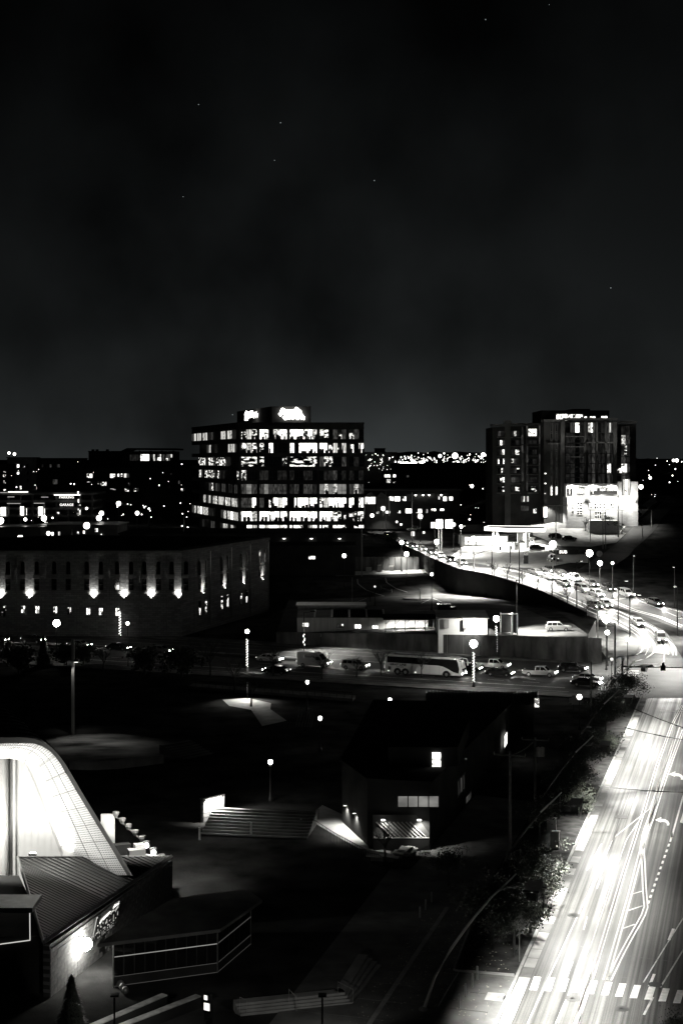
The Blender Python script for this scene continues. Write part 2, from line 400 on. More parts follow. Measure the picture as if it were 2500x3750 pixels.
# kerb stones and gutter slabs along the left side
for i in range(76):
    t0 = -8 + i * 2.0
    mb = MB(); a, b_ = K(t0 + .02, -.22), K(t0 + 1.98, -.02)
    mb.prism([K(t0 + .02, -.24), K(t0 + 1.98, -.24), K(t0 + 1.98, -.03), K(t0 + .02, -.03)][::-1], 0, .14 + R.uniform(-.006, .006))
    mb.build('kerb_stone', 'concrete', road)
    mb = MB(); mb.prism([K(t0 + .03, .0), K(t0 + 1.97, .0), K(t0 + 1.97, .82), K(t0 + .03, .82)][::-1], 0, .032 + R.uniform(-.003, .004))
    mb.build('gutter_slab', 'dark_concrete' if R.random() < .3 else 'concrete', road)
def C8(x, y): return P(1800 + x / 2.24, 3050 + y / 2.24)
def C4(x, y): return P(1800 + x / 2.24, 2450 + y / 2.24)
def line(name, pts, wd, mat='paint_white', lift=.026, double=0.0, par=None, fn=None):
    for off in ((-double / 2, double / 2) if double else (0,)):
        mb = MB(); q = [Vector(p) for p in pts]
        if off:
            t = (q[-1] - q[0]).normalized(); nn = Vector((-t.y, t.x, 0)) * off; q = [p + nn for p in q]
        stripe(mb, q, wd, lift, fn=fn); mb.build(name, mat, par or road)
# long lines, left to right; some paint in headlight trails
line('lane_trail_line', [C8(290, 1568), C8(540, 1030), C8(760, 560), C8(1000, 40), C4(1290, 1150), C4(1470, 640), C4(1560, 330)], .10, 'paint_worn')
line('lane_trail_line', [C8(520, 1568), C8(820, 900), C8(1020, 300), C8(1100, 60), C4(1250, 1180)], .09, 'paint_worn')
line('edge_trail_line', [C8(690, 1568), C8(850, 1090), C8(1070, 360), C8(1185, 0), C4(1245, 1160), C4(1350, 800), C4(1475, 460), C4(1560, 300)], .09, double=.26)
line('centre_line', [C8(930, 1210), C8(1050, 790), C8(1130, 510), C8(1225, 140), C8(1250, 0), C4(1300, 1200), C4(1400, 870), C4(1530, 470)], .12, 'paint_yellow', double=.30)
line('island_line', [C8(960, 1210), C8(1060, 1000), C8(1150, 835), C8(1235, 690), C8(1262, 610)], .12, 'paint_yellow', double=.30)
line('island_line', [C8(1262, 610), C8(1250, 470), C8(1240, 250), C8(1232, 120)], .12, 'paint_yellow', double=.28)
line('lane_trail_line', [C8(1232, 120), C8(1265, 0), C4(1310, 1240), C4(1430, 870), C4(1568, 500)], .12, 'paint_white', double=.26)
for a, b_ in (((1100, 645), (1235, 600)), ((1065, 790), (1170, 752)), ((1135, 508), (1238, 478))): line('hatch_line', [C8(*a), C8(*b_)], .16, 'paint_worn')
line('lane_trail_line', [C8(1460, 75), C8(1480, 0), C4(1470, 1390), C4(1568, 1040)], .18)
for k in range(11):
    x, y = lerp(1448, 1283, k / 10), lerp(103, 570, k / 10); line('lane_dash', [C8(x + 4.5, y - 12), C8(x - 4.5, y + 12)], .2)
line('lane_trail_line', [C8(1568, 700), C8(1460, 870), C8(1240, 1230)], .10, 'paint_worn')
line('lane_trail_line', [C8(1568, 960), C8(1460, 1140), C8(1380, 1270)], .12, 'paint_worn')
line('lane_dash', [C8(1487, 788), C8(1450, 882)], .22); line('lane_dash', [C8(1330, 1160), C8(1290, 1258)], .2)
line('lane_trail_line', [C8(1320, 1350), C8(1245, 1495)], .16, 'paint_worn')
line('lane_trail_line', [C8(820, 1070), C8(770, 1250), C8(700, 1568)], .3, 'paint_worn')
line('stop_line', [C4(1375, 345), C4(1568, 350)], .3, 'paint_worn')
for a, b_ in (((680, 300), (800, 20)), ((780, 310), (900, 90)), ((860, 460), (890, 370)), ((750, 800), (780, 690)), ((610, 1190), (660, 1060))): line('lane_dash', [C8(*a), C8(*b_)], .12, 'paint_worn')
# dark seal lines in the surface
for pts in ([(1020, 0), (965, 165), (925, 260), (890, 355), (860, 460)], [(865, 355), (892, 352)], [(725, 930), (760, 950)], [(780, 965), (830, 972), (880, 975)], [(1085, 160), (1000, 330)], [(1110, 1190), (930, 1180)], [(1100, 1010), (1300, 1040), (1500, 1060)], [(640, 300), (590, 440)]):
    line('seal_line', [C8(*p) for p in pts], .07, 'tar', .028)
for pts in ([(1400, 350), (1330, 500), (1280, 640), (1215, 800), (1150, 960), (1060, 1210), (960, 1500)], [(1280, 850), (1285, 825), (1420, 820)]):
    line('seal_line', [C4(*p) for p in pts], .08, 'tar', .028)
STR = [(345, 1183), (460, 1190), (575, 1197), (690, 1205), (810, 1215), (930, 1225), (1045, 1237), (1165, 1250), (1285, 1263), (1400, 1277), (1520, 1292)]
for x, y in STR:
    mb = MB(); mb.add([q + Vector((0, 0, .030)) for q in (C8(x - 38, y + 108), C8(x + 24, y + 110), C8(x + 57, y + 3), C8(x, y))], [(0, 1, 2, 3)]); mb.build('crossing_stripe', 'paint_white', road)
def arrow(cx_, cy_):
    pts = [(-62, 0), (-8, -24), (-12, -8), (20, -6), (46, 8), (58, 28), (54, 46), (36, 46), (36, 30), (22, 18), (-14, 14), (-10, 22)]
    mb = MB(); mb.add([C4(cx_ + a, cy_ + b_) + Vector((0, 0, .03)) for a, b_ in pts], [tuple(range(12))[::-1]]); mb.build('turn_arrow', 'paint_white', road)
arrow(1397, 1240); arrow(1512, 865)
mb = MB(); mb.add([C4(*q) + Vector((0, 0, .03)) for q in ((1540, 1260), (1575, 1150), (1640, 1150), (1600, 1280))], [(0, 1, 2, 3)]); mb.build('turn_arrow', 'paint_white', road)
for (x, y, r) in ((670, 678, .42), (663, 1360, .46), (1063, 1445, .4), (1338, 1247, .4)):
    c = C8(x, y); mb = MB(); mb.lathe((c.x, c.y, .02), [(r + .1, 0), (r + .1, .012), (r, .014), (r, .006), (r * .75, .006), (r * .7, .014), (r * .35, .014), (.001, .012)], 18)
    mb.build('manhole_cover', 'dark_metal', road)
c = C4(1060, 1215); mb = MB(); mb.lathe((c.x, c.y, .02), [(.75, 0), (.75, .012), (.6, .008), (.001, .01)], 18); mb.build('manhole_cover', 'dark_metal', road)

# ---- the cross street
def YN(X): return 237.4 - .38 * X
mb = MB(); drape(mb, [(-190, YN(-190), 0), (46, YN(46), 0), (140, YN(46), 0)], [(-190, YF(-190) - 3, 0), (48, 258, 0), (58, 275, 0), (150, 278, 0)], 90, 10, .05, fn=lambda x, y: TR(x, y) if x > 44 else 0)
street = struct(mb.build('street', 'asphalt'))
def sl(X0, X1, f0, f1=None):
    f1 = f0 if f1 is None else f1
    return [(X, lerp(YN(X), YF(X) - 3, lerp(f0, f1, (X - X0) / (X1 - X0))), 0) for X in (X0, lerp(X0, X1, .33), lerp(X0, X1, .66), X1)]
Z0 = lambda x, y: 0.0
line('lane_trail_line', sl(-120, 36, .05), .14, lift=.06, par=street, fn=Z0, mat='paint_worn')  # extra long lines along the street stand in for headlight trails
line('lane_trail_line', sl(-60, 36, .16), .12, lift=.06, par=street, fn=Z0, double=.3, mat='paint_white')
line('lane_trail_line', sl(-120, 30, .62), .14, lift=.06, par=street, fn=Z0, double=.35, mat='paint_worn')
line('lane_trail_line', sl(-120, 20, .80), .12, lift=.06, par=street, fn=Z0, mat='paint_worn')
line('lane_trail_line', sl(-120, 30, .93), .12, lift=.06, par=street, fn=Z0, mat='paint_worn')
for k in range(26):
    X = -110 + k * 5.6; line('lane_dash', sl(X, X + 2.6, .27), .14, lift=.06, par=street, fn=Z0)
    if k % 2: line('lane_dash', sl(X, X + 2.4, .36), .14, lift=.06, par=street, fn=Z0)
# crossing bars at the mouth of the street
for k in range(11):
    y = 2457 + k * 8.5; a = P(2285 - k * 1.5, y); b_ = P(2338 - k * 2, y + 1.5)
    line('crossing_stripe', [a, b_], .3, lift=.06, par=street, fn=Z0)
for q in ((1870, 2540), (1845, 2428)):
    c = P(*q); mb = MB(); mb.lathe((c.x, c.y, .05), [(.5, 0), (.5, .012), (.001, .012)], 14); mb.build('manhole_cover', 'dark_metal', street)
# verge strips: planted median of the street
mb = MB()
A = sl(-120, -2, .50); B = sl(-120, -2, .56); drape(mb, [Vector(q) for q in A], [Vector(q) for q in B], 30, 3, .16, thick=.12, fn=Z0)
struct(mb.build('median', 'soil'))
mb = MB(); drape(mb, [Vector((X, YF(X) - 3, 0)) for X in (-190, 40)], [Vector((X, YF(X) + 1.5, 0)) for X in (-190, 40)], 40, 3, .17, thick=.15, fn=Z0)
struct(mb.build('pavement', 'dark_concrete'))
mb = MB(); drape(mb, [Vector((X, YN(X) - 4, 0)) for X in (-190, 40)], [Vector((X, YN(X), 0)) for X in (-190, 40)], 40, 3, .17, thick=.15, fn=Z0)
struct(mb.build('pavement', 'dark_concrete'))

# ---- the road that bends uphill to the left
RN = [GR(*q) for q in ((1330, 1918), (1440, 1945), (1560, 1985), (1660, 2025), (1740, 2052), (1850, 2070), (2050, 2092), (2200, 2145), (2350, 2195), (2500, 2240), (2700, 2310), (2800, 2350), (2800, 2420))]
mb = MB(); drape(mb, ROAD_LEFT, RN, 90, 12, .12, thick=0, fn=TR)
bend = struct(mb.build('road', 'road_asphalt'))
# its retaining wall towards the lots
rl = resample(ROAD_LEFT, 60)
rw = thing('retaining_wall', 'tall stained concrete retaining wall carrying the bending road above the parking lot', 'wall', (rl[30].x, rl[30].y, 0))
for i in range(5, 50, 3):
    mb = MB(); a, b_ = rl[i], rl[i + 3]; t = (b_ - a).normalized(); nn = Vector((-t.y, t.x, 0)) * .35
    if nn.x > 0: nn = -nn
    a2, b2 = a + t * .03, b_ - t * .03
    mb.prism([a2, b2, b2 + nn, a2 + nn], lambda p: TL(p[0], p[1]) - 1.5, lambda p: TR(p[0], p[1]) + .75)
    mb.build('wall_panel', 'stained_concrete' if 18 <= i <= 26 else 'dark_wall', rw)  # paler panels paint in the lit stretch, darker ones the shade
def C3(x, y): return GR(2150 + x / 4.48, 2180 + y / 4.48)
def C5(x, y): return GR(1960 + x / 4.355, 2060 + y / 4.355)
BL = dict(par=bend, lift=.135)  # many painted lines on the bend stand in for headlight trails
line('lane_trail_line', [C5(-1100, -60), C5(-600, 90), C5(0, 250), C5(430, 370), C5(830, 490), C5(1200, 620), C5(1568, 770), C3(1200, 370), C3(1568, 530)], .34, double=.95, **BL)
line('lane_trail_line', [C5(-1000, 90), C5(-400, 220), C5(0, 345), C5(490, 545), C5(830, 690), C3(0, 195), C3(330, 330), C3(620, 480), C3(850, 640), C3(970, 790), C3(990, 900), C3(940, 1000), C3(760, 1060)], .16, **BL)
line('lane_trail_line', [C5(-1000, 140), C5(0, 385), C5(300, 510), C5(500, 600), C5(800, 745), C3(0, 260), C3(250, 370), C3(520, 500), C3(760, 630), C3(880, 740), C3(950, 880)], .2, **BL)
line('lane_trail_line', [C3(180, 190), C3(480, 320), C3(830, 480), C3(1040, 610), C3(1180, 760), C3(1260, 900), C3(1250, 1100)], .2, **BL)
line('lane_trail_line', [C3(480, 255), C3(800, 400), C3(1050, 530), C3(1260, 680), C3(1390, 850), C3(1400, 1000)], .3, **BL)
line('lane_trail_line', [C3(250, 170), C3(560, 300), C3(900, 470), C3(1200, 640), C3(1340, 790), C3(1440, 900)], .2, 'paint_worn', **BL)
line('edge_trail_line', [C5(20, 470), C5(300, 590), C5(560, 720), C5(830, 850)], .25, 'paint_worn', **BL)
line('edge_trail_line', [C5(60, 100), C5(460, 190), C5(900, 305), C5(1250, 490), C5(1568, 560), C3(900, 120), C3(1568, 290)], .16, 'paint_worn', **BL)
line('lane_trail_line', [C5(860, 540), C5(1200, 610), C3(700, 45), C3(1100, 200), C3(1568, 400)], .2, 'paint_worn', **BL)
line('edge_trail_line', [C5(-700, -20), C5(0, 205), C5(300, 300), C5(560, 400)], .2, 'paint_worn', **BL)
line('edge_trail_line', [C3(20, 262), C3(200, 340), C3(440, 440), C3(690, 585), C3(800, 660), C3(900, 780), C3(920, 860), C3(880, 940), C3(800, 985)], .3, **BL)
line('lane_trail_line', [C3(700, 490), C3(960, 640), C3(1080, 780), C3(1110, 880), C3(1080, 960), C3(960, 1040), C3(760, 1100)], .4, **BL)
line('lane_trail_line', [C3(760, 540), C3(920, 650), C3(1000, 760), C3(1010, 860)], .3, **BL)
line('lane_trail_line', [C3(1060, 560), C3(1200, 690), C3(1290, 830), C3(1320, 980)], .35, **BL)
line('lane_trail_line', [C3(1100, 545), C3(1300, 720), C3(1430, 860), C3(1450, 1000)], .35, **BL)
line('lane_trail_line', [C3(60, 130), C3(400, 275), C3(700, 420), C3(860, 505)], .25, **BL)
for k in range(9):
    x, y = lerp(640, 1560, k / 8), lerp(-10, 300, k / 8); line('lane_dash', [C3(x, y), C3(x + 50, y + 17)], .22, **BL)
for x in range(6):
    a = lerp(500, 700, x / 5); line('lane_dash', [C3(a, 430 + x * 20), C3(a + 26, 443 + x * 20)], .18, **BL)
for (a, b_) in (((1150, 1130), (700, 1115)), ((1160, 1170), (620, 1165))): line('stop_line', [P(2150 + a[0] / 4.48, 2180 + a[1] / 4.48), P(2150 + b_[0] / 4.48, 2180 + b_[1] / 4.48)], .2, 'paint_worn', lift=.07, par=street, fn=Z0)
# the dark grass median in the fork, and the grass bank right of it
mb = MB(); drape(mb, [GR(*q) for q in ((2130, 2186), (2330, 2250), (2500, 2312), (2700, 2390))], [GR(*q) for q in ((2150, 2200), (2330, 2258), (2440, 2318), (2505, 2420))], 24, 5, .2, thick=.1, fn=TR)
struct(mb.build('median', 'grass'))
# corner pavement
mb = MB(); drape(mb, [GR(*q) for q in ((2165, 2300), (2168, 2340), (2165, 2380), (2160, 2418))], [GR(*q) for q in ((2262, 2300), (2318, 2340), (2336, 2372), (2322, 2402))], 14, 8, .24, thick=.15, fn=TR)
struct(mb.build('pavement', 'dark_concrete'))
# road up the right-hand hill, forecourts and aprons
def patch(name, A, B, mat, lift=.10, na=24, nb=10, fn=None): mb = MB(); drape(mb, [G(*q) for q in A], [G(*q) for q in B], na, nb, lift, fn=fn); return struct(mb.build(name, mat))
hill_road = patch('road', ((2120, 2085), (2200, 2030), (2290, 1960), (2345, 1905), (2400, 1865), (2425, 1838), (2440, 1820)), ((2235, 2085), (2320, 2010), (2385, 1955), (2415, 1915), (2440, 1880), (2470, 1850), (2500, 1830)), 'asphalt', .11)
patch('road', ((2420, 1850), (2500, 1830), (2700, 1820)), ((2430, 1872), (2500, 1852), (2700, 1850)), 'asphalt', .13)
apron = patch('forecourt', ((1650, 2040), (1700, 1998), (1800, 1985), (2010, 2000), (2090, 2030)), ((1665, 2058), (1745, 2066), (1850, 2080), (1985, 2082), (2100, 2060)), 'pale_concrete', .14)
patch('forecourt', ((1935, 1897), (2050, 1918), (2160, 1935), (2290, 1955)), ((1950, 1962), (2050, 2002), (2160, 2004), (2255, 1988)), 'concrete', .12)
patch('pavement', ((2285, 1925), (2330, 1870), (2390, 1820)), ((2262, 1960), (2345, 1895), (2405, 1840)), 'concrete', .16)
patch('parking_lot', ((1400, 1900), (1560, 1905), (1800, 1895)), ((1420, 1950), (1560, 1990), (1690, 1990)), 'old_asphalt', .10)
lane = patch('road', ((1230, 2098), (1300, 2094), (1450, 2090), (1560, 2086), (1650, 2074)), ((1230, 2112), (1300, 2108), (1450, 2104), (1560, 2100), (1660, 2090)), 'concrete', .12)
# the lower lot
mb = MB(); lotA = [Vector((X, YF(X), 0)) for X in (-13, 10, 30, 46)]; lotB = [Vector((X, 352, 0)) for X in (-13, 10, 25, 36)]
drape(mb, lotA, lotB, 24, 14, .06, fn=lambda x, y: LZ(x)); lot = struct(mb.build('parking_lot', 'old_asphalt'))
fn_l = lambda x, y: LZ(x)
def C7(x, y, h=0): return G(1250 + x / 2.24, 1900 + y / 2.24, h)
for pts in ([(0, 690), (120, 685), (205, 655)], [(540, 760), (700, 752), (960, 742)], [(650, 700), (730, 660)], [(750, 655), (830, 690)]):
    line('bay_line', [C7(*p) for p in pts], .14, 'paint_worn', lift=.075, par=lot, fn=T)
for pts in ([(130, 500), (135, 540), (200, 590), (290, 622), (355, 640), (300, 648), (230, 650)], [(360, 490), (370, 530), (450, 580), (540, 608)]):
    q = [C7(*p) for p in pts]; mb = MB(); stripe(mb, q, .3, .22, fn=T); mb.build('kerb', 'concrete', lot)
c = C7(625, 658); mb = MB(); mb.lathe((c.x, c.y, c.z), [(3.6, 0), (3.6, .25), (3.3, .27), (3.2, .2), (.01, .25)], 18); mb.build('kerb', 'dark_concrete', lot)
# retaining wall between the lot and the street
rw = thing('retaining_wall', 'long low concrete retaining wall between the street and the cabins', 'wall', (20, YF(20), 0))
for i in range(20):
    X0 = -13 + i * 3.0; X1 = X0 + 2.94
    if X0 > 45: break
    mb = MB(); mb.prism([(X0, YF(X0) - .35), (X1, YF(X1) - .35), (X1, YF(X1)), (X0, YF(X0))], -.3, lambda p: LZ(p[0]) + .35); mb.build('wall_panel', 'stained_concrete', rw)
# ================================================================== windows and far buildings
_wc = {}
def bay(par, O, ang, w_, h, segs, rows=1, fr=.07, frame='dark_metal', name='window', off=.06):
    """one glazed opening: frame, mullions and a pane per letter of segs (rows split by '/')"""
    rws = segs.split('/'); key = (round(w_, 2), round(h, 2), segs, fr, frame)
    if key not in _wc:
        mb = MB(); mats = [frame]; n = len(rws[0]); nr = len(rws); cw = w_ / n; ch = h / nr
        for j, row in enumerate(rws):
            for i, c in enumerate(row):
                mt = PANE[c]
                if mt not in mats: mats.append(mt)
                z1 = h - j * ch; mb.quad((i * cw, 0, z1 - ch), ((i + 1) * cw, 0, z1 - ch), ((i + 1) * cw, 0, z1), (i * cw, 0, z1), mats.index(mt))
        for i in range(n + 1): mb.box((i * cw, -.02, h / 2), (fr, .1, h + fr))
        for j in range(nr + 1): mb.box((w_ / 2, -.02, j * ch), (w_ + fr, .09, fr))
        o = mb.build(name, mats); _wc[key] = o.data
    else:
        o = bpy.data.objects.new(name, _wc[key]); COL.objects.link(o)
    q = Vector(O) + Vector((math.sin(ang), -math.cos(ang), 0)) * off
    o.parent = par; o.matrix_local = parent_matrix(par).inverted() @ (Matrix.Translation(q) @ Matrix.Rotation(ang, 4, 'Z')); return o
def room(par, O, ang, w_, h, segs, depth=2.0):
    """glazed bay with a real lit room behind it: back wall, desks, partitions, ceiling lights"""
    n = len(segs); cw = w_ / n; mb = MB(); mats = ['dark_metal', 'mid_wall', 'strip_bright']
    mb.quad((0, depth + .05, -.02), (w_, depth + .05, -.02), (w_, 0.05, -.02), (0, 0.05, -.02), 1)
    for i, c in enumerate(segs):
        mt = PANE[c]; x0, x1 = i * cw, (i + 1) * cw
        if mt not in mats: mats.append(mt)
        y = depth if c in 'WBwstT' else .04
        mb.quad((x0, y, 0), (x1, y, 0), (x1, y, h), (x0, y, h), mats.index(mt))
        if i and (c in 'kfg') != (segs[i - 1] in 'kfg'): mb.span((x0 - .06, .05, 0), (x0 + .06, depth, h), 1)
        if c in 'WBwt':
            for _ in range(R.choice((1, 1, 2, 3))): a = R.uniform(x0, x1 - .5); mb.span((a, .5, 0), (a + R.uniform(.3, 1.1), 1.1, R.uniform(.5, 1.5)), 1)
            if R.random() < .3: a = R.uniform(x0, x1); mb.span((a, .3, 0), (a + R.choice((.1, .1, .5)), .4, h), 1)
            if R.random() < .35: mb.span((x0 + .03, .08, h - R.uniform(.3, 1.2)), (x1 - .03, .1, h), 1 if c == 't' else mats.index(mt))
            mb.span((x0 + cw * .2, .9, h - .08), (x0 + cw * .8, 1.2, h - .03), 2)
    for i in range(n + 1): mb.box((i * cw, 0, h / 2), (.1, .1, h))
    for z in (0, h * .3, h): mb.box((w_ / 2, 0, z), (w_, .09, .06))
    o = mb.build('window', mats); q = Vector(O); o.parent = par
    o.matrix_local = parent_matrix(par).inverted() @ (Matrix.Translation(q) @ Matrix.Rotation(ang, 4, 'Z')); return o
def winpx(par, x0, y0, x1, y1, d, segs, **k):
    return bay(par, D(x0, y1, d), 0, (x1 - x0) * d / F, (y1 - y0) * d / F, segs, **k)
def bld(name, label, cat, x0, x1, yt, yb, d, depth, mat, roof='dark_roof', wins=(), group=None, over=.3, parapet=True, below=3):
    a, b_ = D(x0, yb, d), D(x1, yt, d); t = thing(name, label, cat, ((a.x + b_.x) / 2, d, a.z), 0, group)
    mb = MB(); mb.span((a.x, d, a.z - below), (b_.x, d + depth, b_.z)); mb.build('wall', mat, t)
    mb = MB(); mb.span((a.x - over, d - over, b_.z + .003), (b_.x + over, d + depth + over, b_.z + .35)); mb.build('roof', roof, t)
    for q in wins: winpx(t, q[0], q[1], q[2], q[3], d, q[4], **(q[5] if len(q) > 5 else {}))
    return t
def B1(x, y): return (x / 2.24, 1450 + y / 2.24)          # spots read off enlargements of the photograph
def B2(x, y): return (600 + x / 1.96, 1450 + y / 1.96)
def B3(x, y): return (1300 + x / 2.24, 1450 + y / 2.24)
def B4(x, y): return (1750 + x / 2.0907, 1450 + y / 2.0907)
def ws(fn, rows): return [fn(r[0], r[1]) + fn(r[2], r[3]) + tuple(r[4:]) for r in rows]

# ---- skyline, left
bld('apartment_block', 'pale flat-roofed apartment block with dark window pairs at far left', 'building', 27, 118, 1677, 1776, 640, 16, 'pale_wall',
    wins=ws(B1, [(88, 560, 118, 588, 'kk'), (142, 560, 180, 588, 'Wk'), (218, 558, 238, 590, 'k'), (86, 622, 120, 646, 'tt'), (142, 624, 160, 644, 'W'), (222, 618, 238, 646, 'k'), (86, 680, 122, 706, 'Bt'), (222, 676, 238, 706, 'k'), (165, 738, 180, 768, 'B'), (88, 740, 124, 766, 'tf')]))
bld('apartment_block', 'long dark apartment wing beside the pale block with small roof lamps', 'building', 119, 292, 1680, 1800, 650, 20, 'dark_wall',
    wins=ws(B1, [(276, 560, 298, 586, 'g'), (276, 618, 298, 646, 'h'), (408, 560, 424, 586, 'g'), (470, 560, 494, 586, 'g'), (346, 560, 360, 586, 'f'), (276, 740, 305, 768, 'B')]))
bld('apartment_block', 'dark narrow block at the far left edge dotted with tiny lit windows', 'building', -40, 27, 1702, 1800, 600, 15, 'dark_wall',
    wins=ws(B1, [(30, 618, 52, 632, 't'), (28, 646, 52, 664, 't'), (28, 708, 50, 724, 't'), (32, 765, 52, 780, 't')]))
bld('warehouse', 'wide low dark block behind the lots with a few lit windows in two rows', 'building', 290, 700, 1716, 1812, 600, 30, 'dark_wall',
    wins=ws(B1, [(714, 638, 760, 672, 'tB'), (905, 638, 948, 672, 'BT'), (966, 638, 980, 662, 'B'), (994, 636, 1006, 662, 'B'), (1018, 636, 1062, 670, 'sg'), (714, 702, 756, 714, 'T'), (802, 700, 816, 722, 't'), (828, 704, 876, 736, 'tt'), (1054, 712, 1070, 734, 't'), (1098, 756, 1140, 784, 'Tf'), (906, 760, 952, 770, 'T'), (1024, 758, 1060, 784, 't'), (1484, 758, 1516, 780, 'tf'), (1464, 694, 1478, 722, 'g'), (1398, 634, 1412, 646, 't'), (436, 684, 476, 724, 'g')]))
t = bld('office_block', 'low dark block with a raised sloping roof and a bright clerestory on the left skyline', 'building', 325, 452, 1654, 1720, 700, 25, 'dark_wall')
for x in (335, 350, 388): mb = MB(); q = D(x, 1654, 700); mb.span((q.x - .6, 704, q.z), (q.x + .6, 706, q.z + 1.2)); mb.build('roof_vent', 'dark_metal', t)
a, b_ = D(450, 1697, 690), D(640, 1645, 690)
hall = thing('school_hall', 'hall with an overhanging flat roof and tall lit gridded windows on the skyline', 'building', ((a.x + b_.x) / 2, 690, 14))
mb = MB(); mb.span((a.x, 690, 10), (b_.x - .5, 715, b_.z - 1)); mb.build('wall', 'mid_wall', hall)
mb = MB(); e = D(440, 1655, 690); f_ = D(470, 1641, 690); g_ = D(649, 1642, 690)
mb.prism([(e.x, e.z), (f_.x, f_.z), (g_.x, g_.z), (g_.x, g_.z - .8), (f_.x, f_.z - .7), (e.x, e.z - .7)], 0, 1); mb.v = [Vector((q.x, 686 + q.z * 32, q.y)) for q in mb.v]; mb.build('roof', 'dark_roof', hall)
for q in ws(B1, [(1154, 478, 1226, 532, 'BBBB/BBWB'), (1240, 478, 1292, 532, 'gsk/ksg'), (1294, 478, 1350, 532, 'gtg/BWg'), (1362, 478, 1414, 532, 'ggs/tgk'), (1066, 480, 1140, 532, 'ffff')]): winpx(hall, *q[:4], 690, q[4])
for x in (1040, 1148, 1240, 1330, 1424): q = D(x / 2.24, 1690, 690); mb = MB(); mb.span((q.x - .4, 689.4, q.z - 2), (q.x + .4, 690.2, b_.z - .7)); mb.build('column', 'mid_wall', hall)
for x in range(6):
    pass
# ---- parking garage with its lit sign
gar = thing('parking_garage', 'open dark parking garage with bright stair openings and a lit word sign', 'building', (-80, 520, 12))
a, b_ = D(-60, 1885, 520), D(342, 1804, 520)
for k in range(4):
    z = lerp(a.z, b_.z, k / 3); mb = MB(); mb.span((a.x, 520, z - .9), (b_.x, 548, z)); mb.build('deck', 'dark_concrete', gar)
for i in range(10): X = lerp(a.x + .5, b_.x - .5, i / 9); mb = MB(); mb.span((X - .35, 520.3, a.z - 4), (X + .35, 521, b_.z - 1)); mb.build('column', 'mid_wall', gar)
mb = MB(); mb.span((a.x, 540, a.z - 4), (b_.x, 548.5, b_.z - .95)); mb.build('back_wall', 'dark_wall', gar)
for q in ws(B1, [(8, 912, 52, 985, 'W'), (168, 906, 200, 980, 'W'), (316, 908, 356, 982, 'W'), (218, 920, 224, 978, 'B'), (364, 922, 372, 976, 'B'), (640, 846, 652, 876, 'B'), (636, 782, 650, 812, 'B'), (460, 952, 490, 968, 'T'), (590, 956, 634, 968, 'T'), (640, 890, 664, 980, 't')]): winpx(gar, *q[:4], 519.6, q[4])
for (x0, x1, y) in ((70, 232, 787), (445, 660, 812), (0, 66, 793), (64, 120, 828), (340, 398, 830), (60, 170, 882), (280, 366, 880)):
    p, q = D(x0 / 2.24, 1450 + y / 2.24, 519.5), D(x1 / 2.24, 1450 + y / 2.24, 519.5); mb = MB(); mb.tube([p, q], .16 if y in (787, 812) else .09, 5); mb.build('tube_light', 'strip_bright' if y in (787, 812) else 'strip_light', gar)
def words(txt, name, mat, parent, p0, ang, size, ext=.03, align='LEFT', shear=0.0, tilt=90, space=1.0, bold=0.0, xscale=1.0):
    cu = bpy.data.curves.new(name, 'FONT'); cu.body = txt; cu.size = size; cu.extrude = ext; cu.align_x = align; cu.shear = shear; cu.space_character = space; cu.offset = bold; cu.resolution_u = 2
    tmp = bpy.data.objects.new('tmp', cu); COL.objects.link(tmp)
    dg = bpy.context.evaluated_depsgraph_get(); me = bpy.data.meshes.new_from_object(tmp.evaluated_get(dg)); bpy.data.objects.remove(tmp); bpy.data.curves.remove(cu)
    me.name = name; me.materials.clear(); me.materials.append(M[mat]); o = bpy.data.objects.new(name, me); COL.objects.link(o)
    m = Matrix.Translation(Vector(p0)) @ Matrix.Rotation(ang, 4, 'Z') @ Matrix.Rotation(math.radians(tilt), 4, 'X') @ Matrix.Diagonal((xscale, 1, 1, 1))
    if parent is not None: o.parent = parent; m = parent_matrix(parent).inverted() @ m
    o.matrix_local = m; return o
words('PARKING', 'sign_word', 'sign_soft', gar, D(487 / 2.24, 1450 + 840 / 2.24, 519.3), 0, 1.25, space=1.05, bold=.02)
words('GARAGE', 'sign_word', 'sign_soft', gar, D(491 / 2.24, 1450 + 902 / 2.24, 519.3), 0, 1.25, space=1.05, bold=.02)
# ---- low sheds left
bld('shed', 'low pale-fronted shed with lit doors below the parking garage', 'building', 150, 430, 1925, 1992, 440, 20, 'mid_wall', 'dark_metal_roof',
    wins=ws(B1, [(314, 1138, 334, 1186, 'B'), (362, 1114, 408, 1166, 'tt'), (424, 1116, 444, 1160, 'B'), (478, 1112, 496, 1150, 's'), (634, 1110, 650, 1136, 't'), (682, 1104, 700, 1130, 'B'), (780, 1086, 806, 1116, 'tB'), (586, 1094, 600, 1140, 'f')]), over=.6)
bld('shed', 'gabled shed at the left edge with one small lit window', 'building', -60, 148, 1934, 2000, 430, 20, 'mid_wall', 'dark_metal_roof',
    wins=ws(B1, [(84, 1190, 106, 1212, 'B'), (18, 1178, 60, 1230, 'tg')]), over=.6)
shed = bld('market_shed', 'long low dark shed with a row of small hooded lamps along its eave', 'building', 440, 1330, 1957, 2010, 400, 30, 'dark_wall', over=.5)
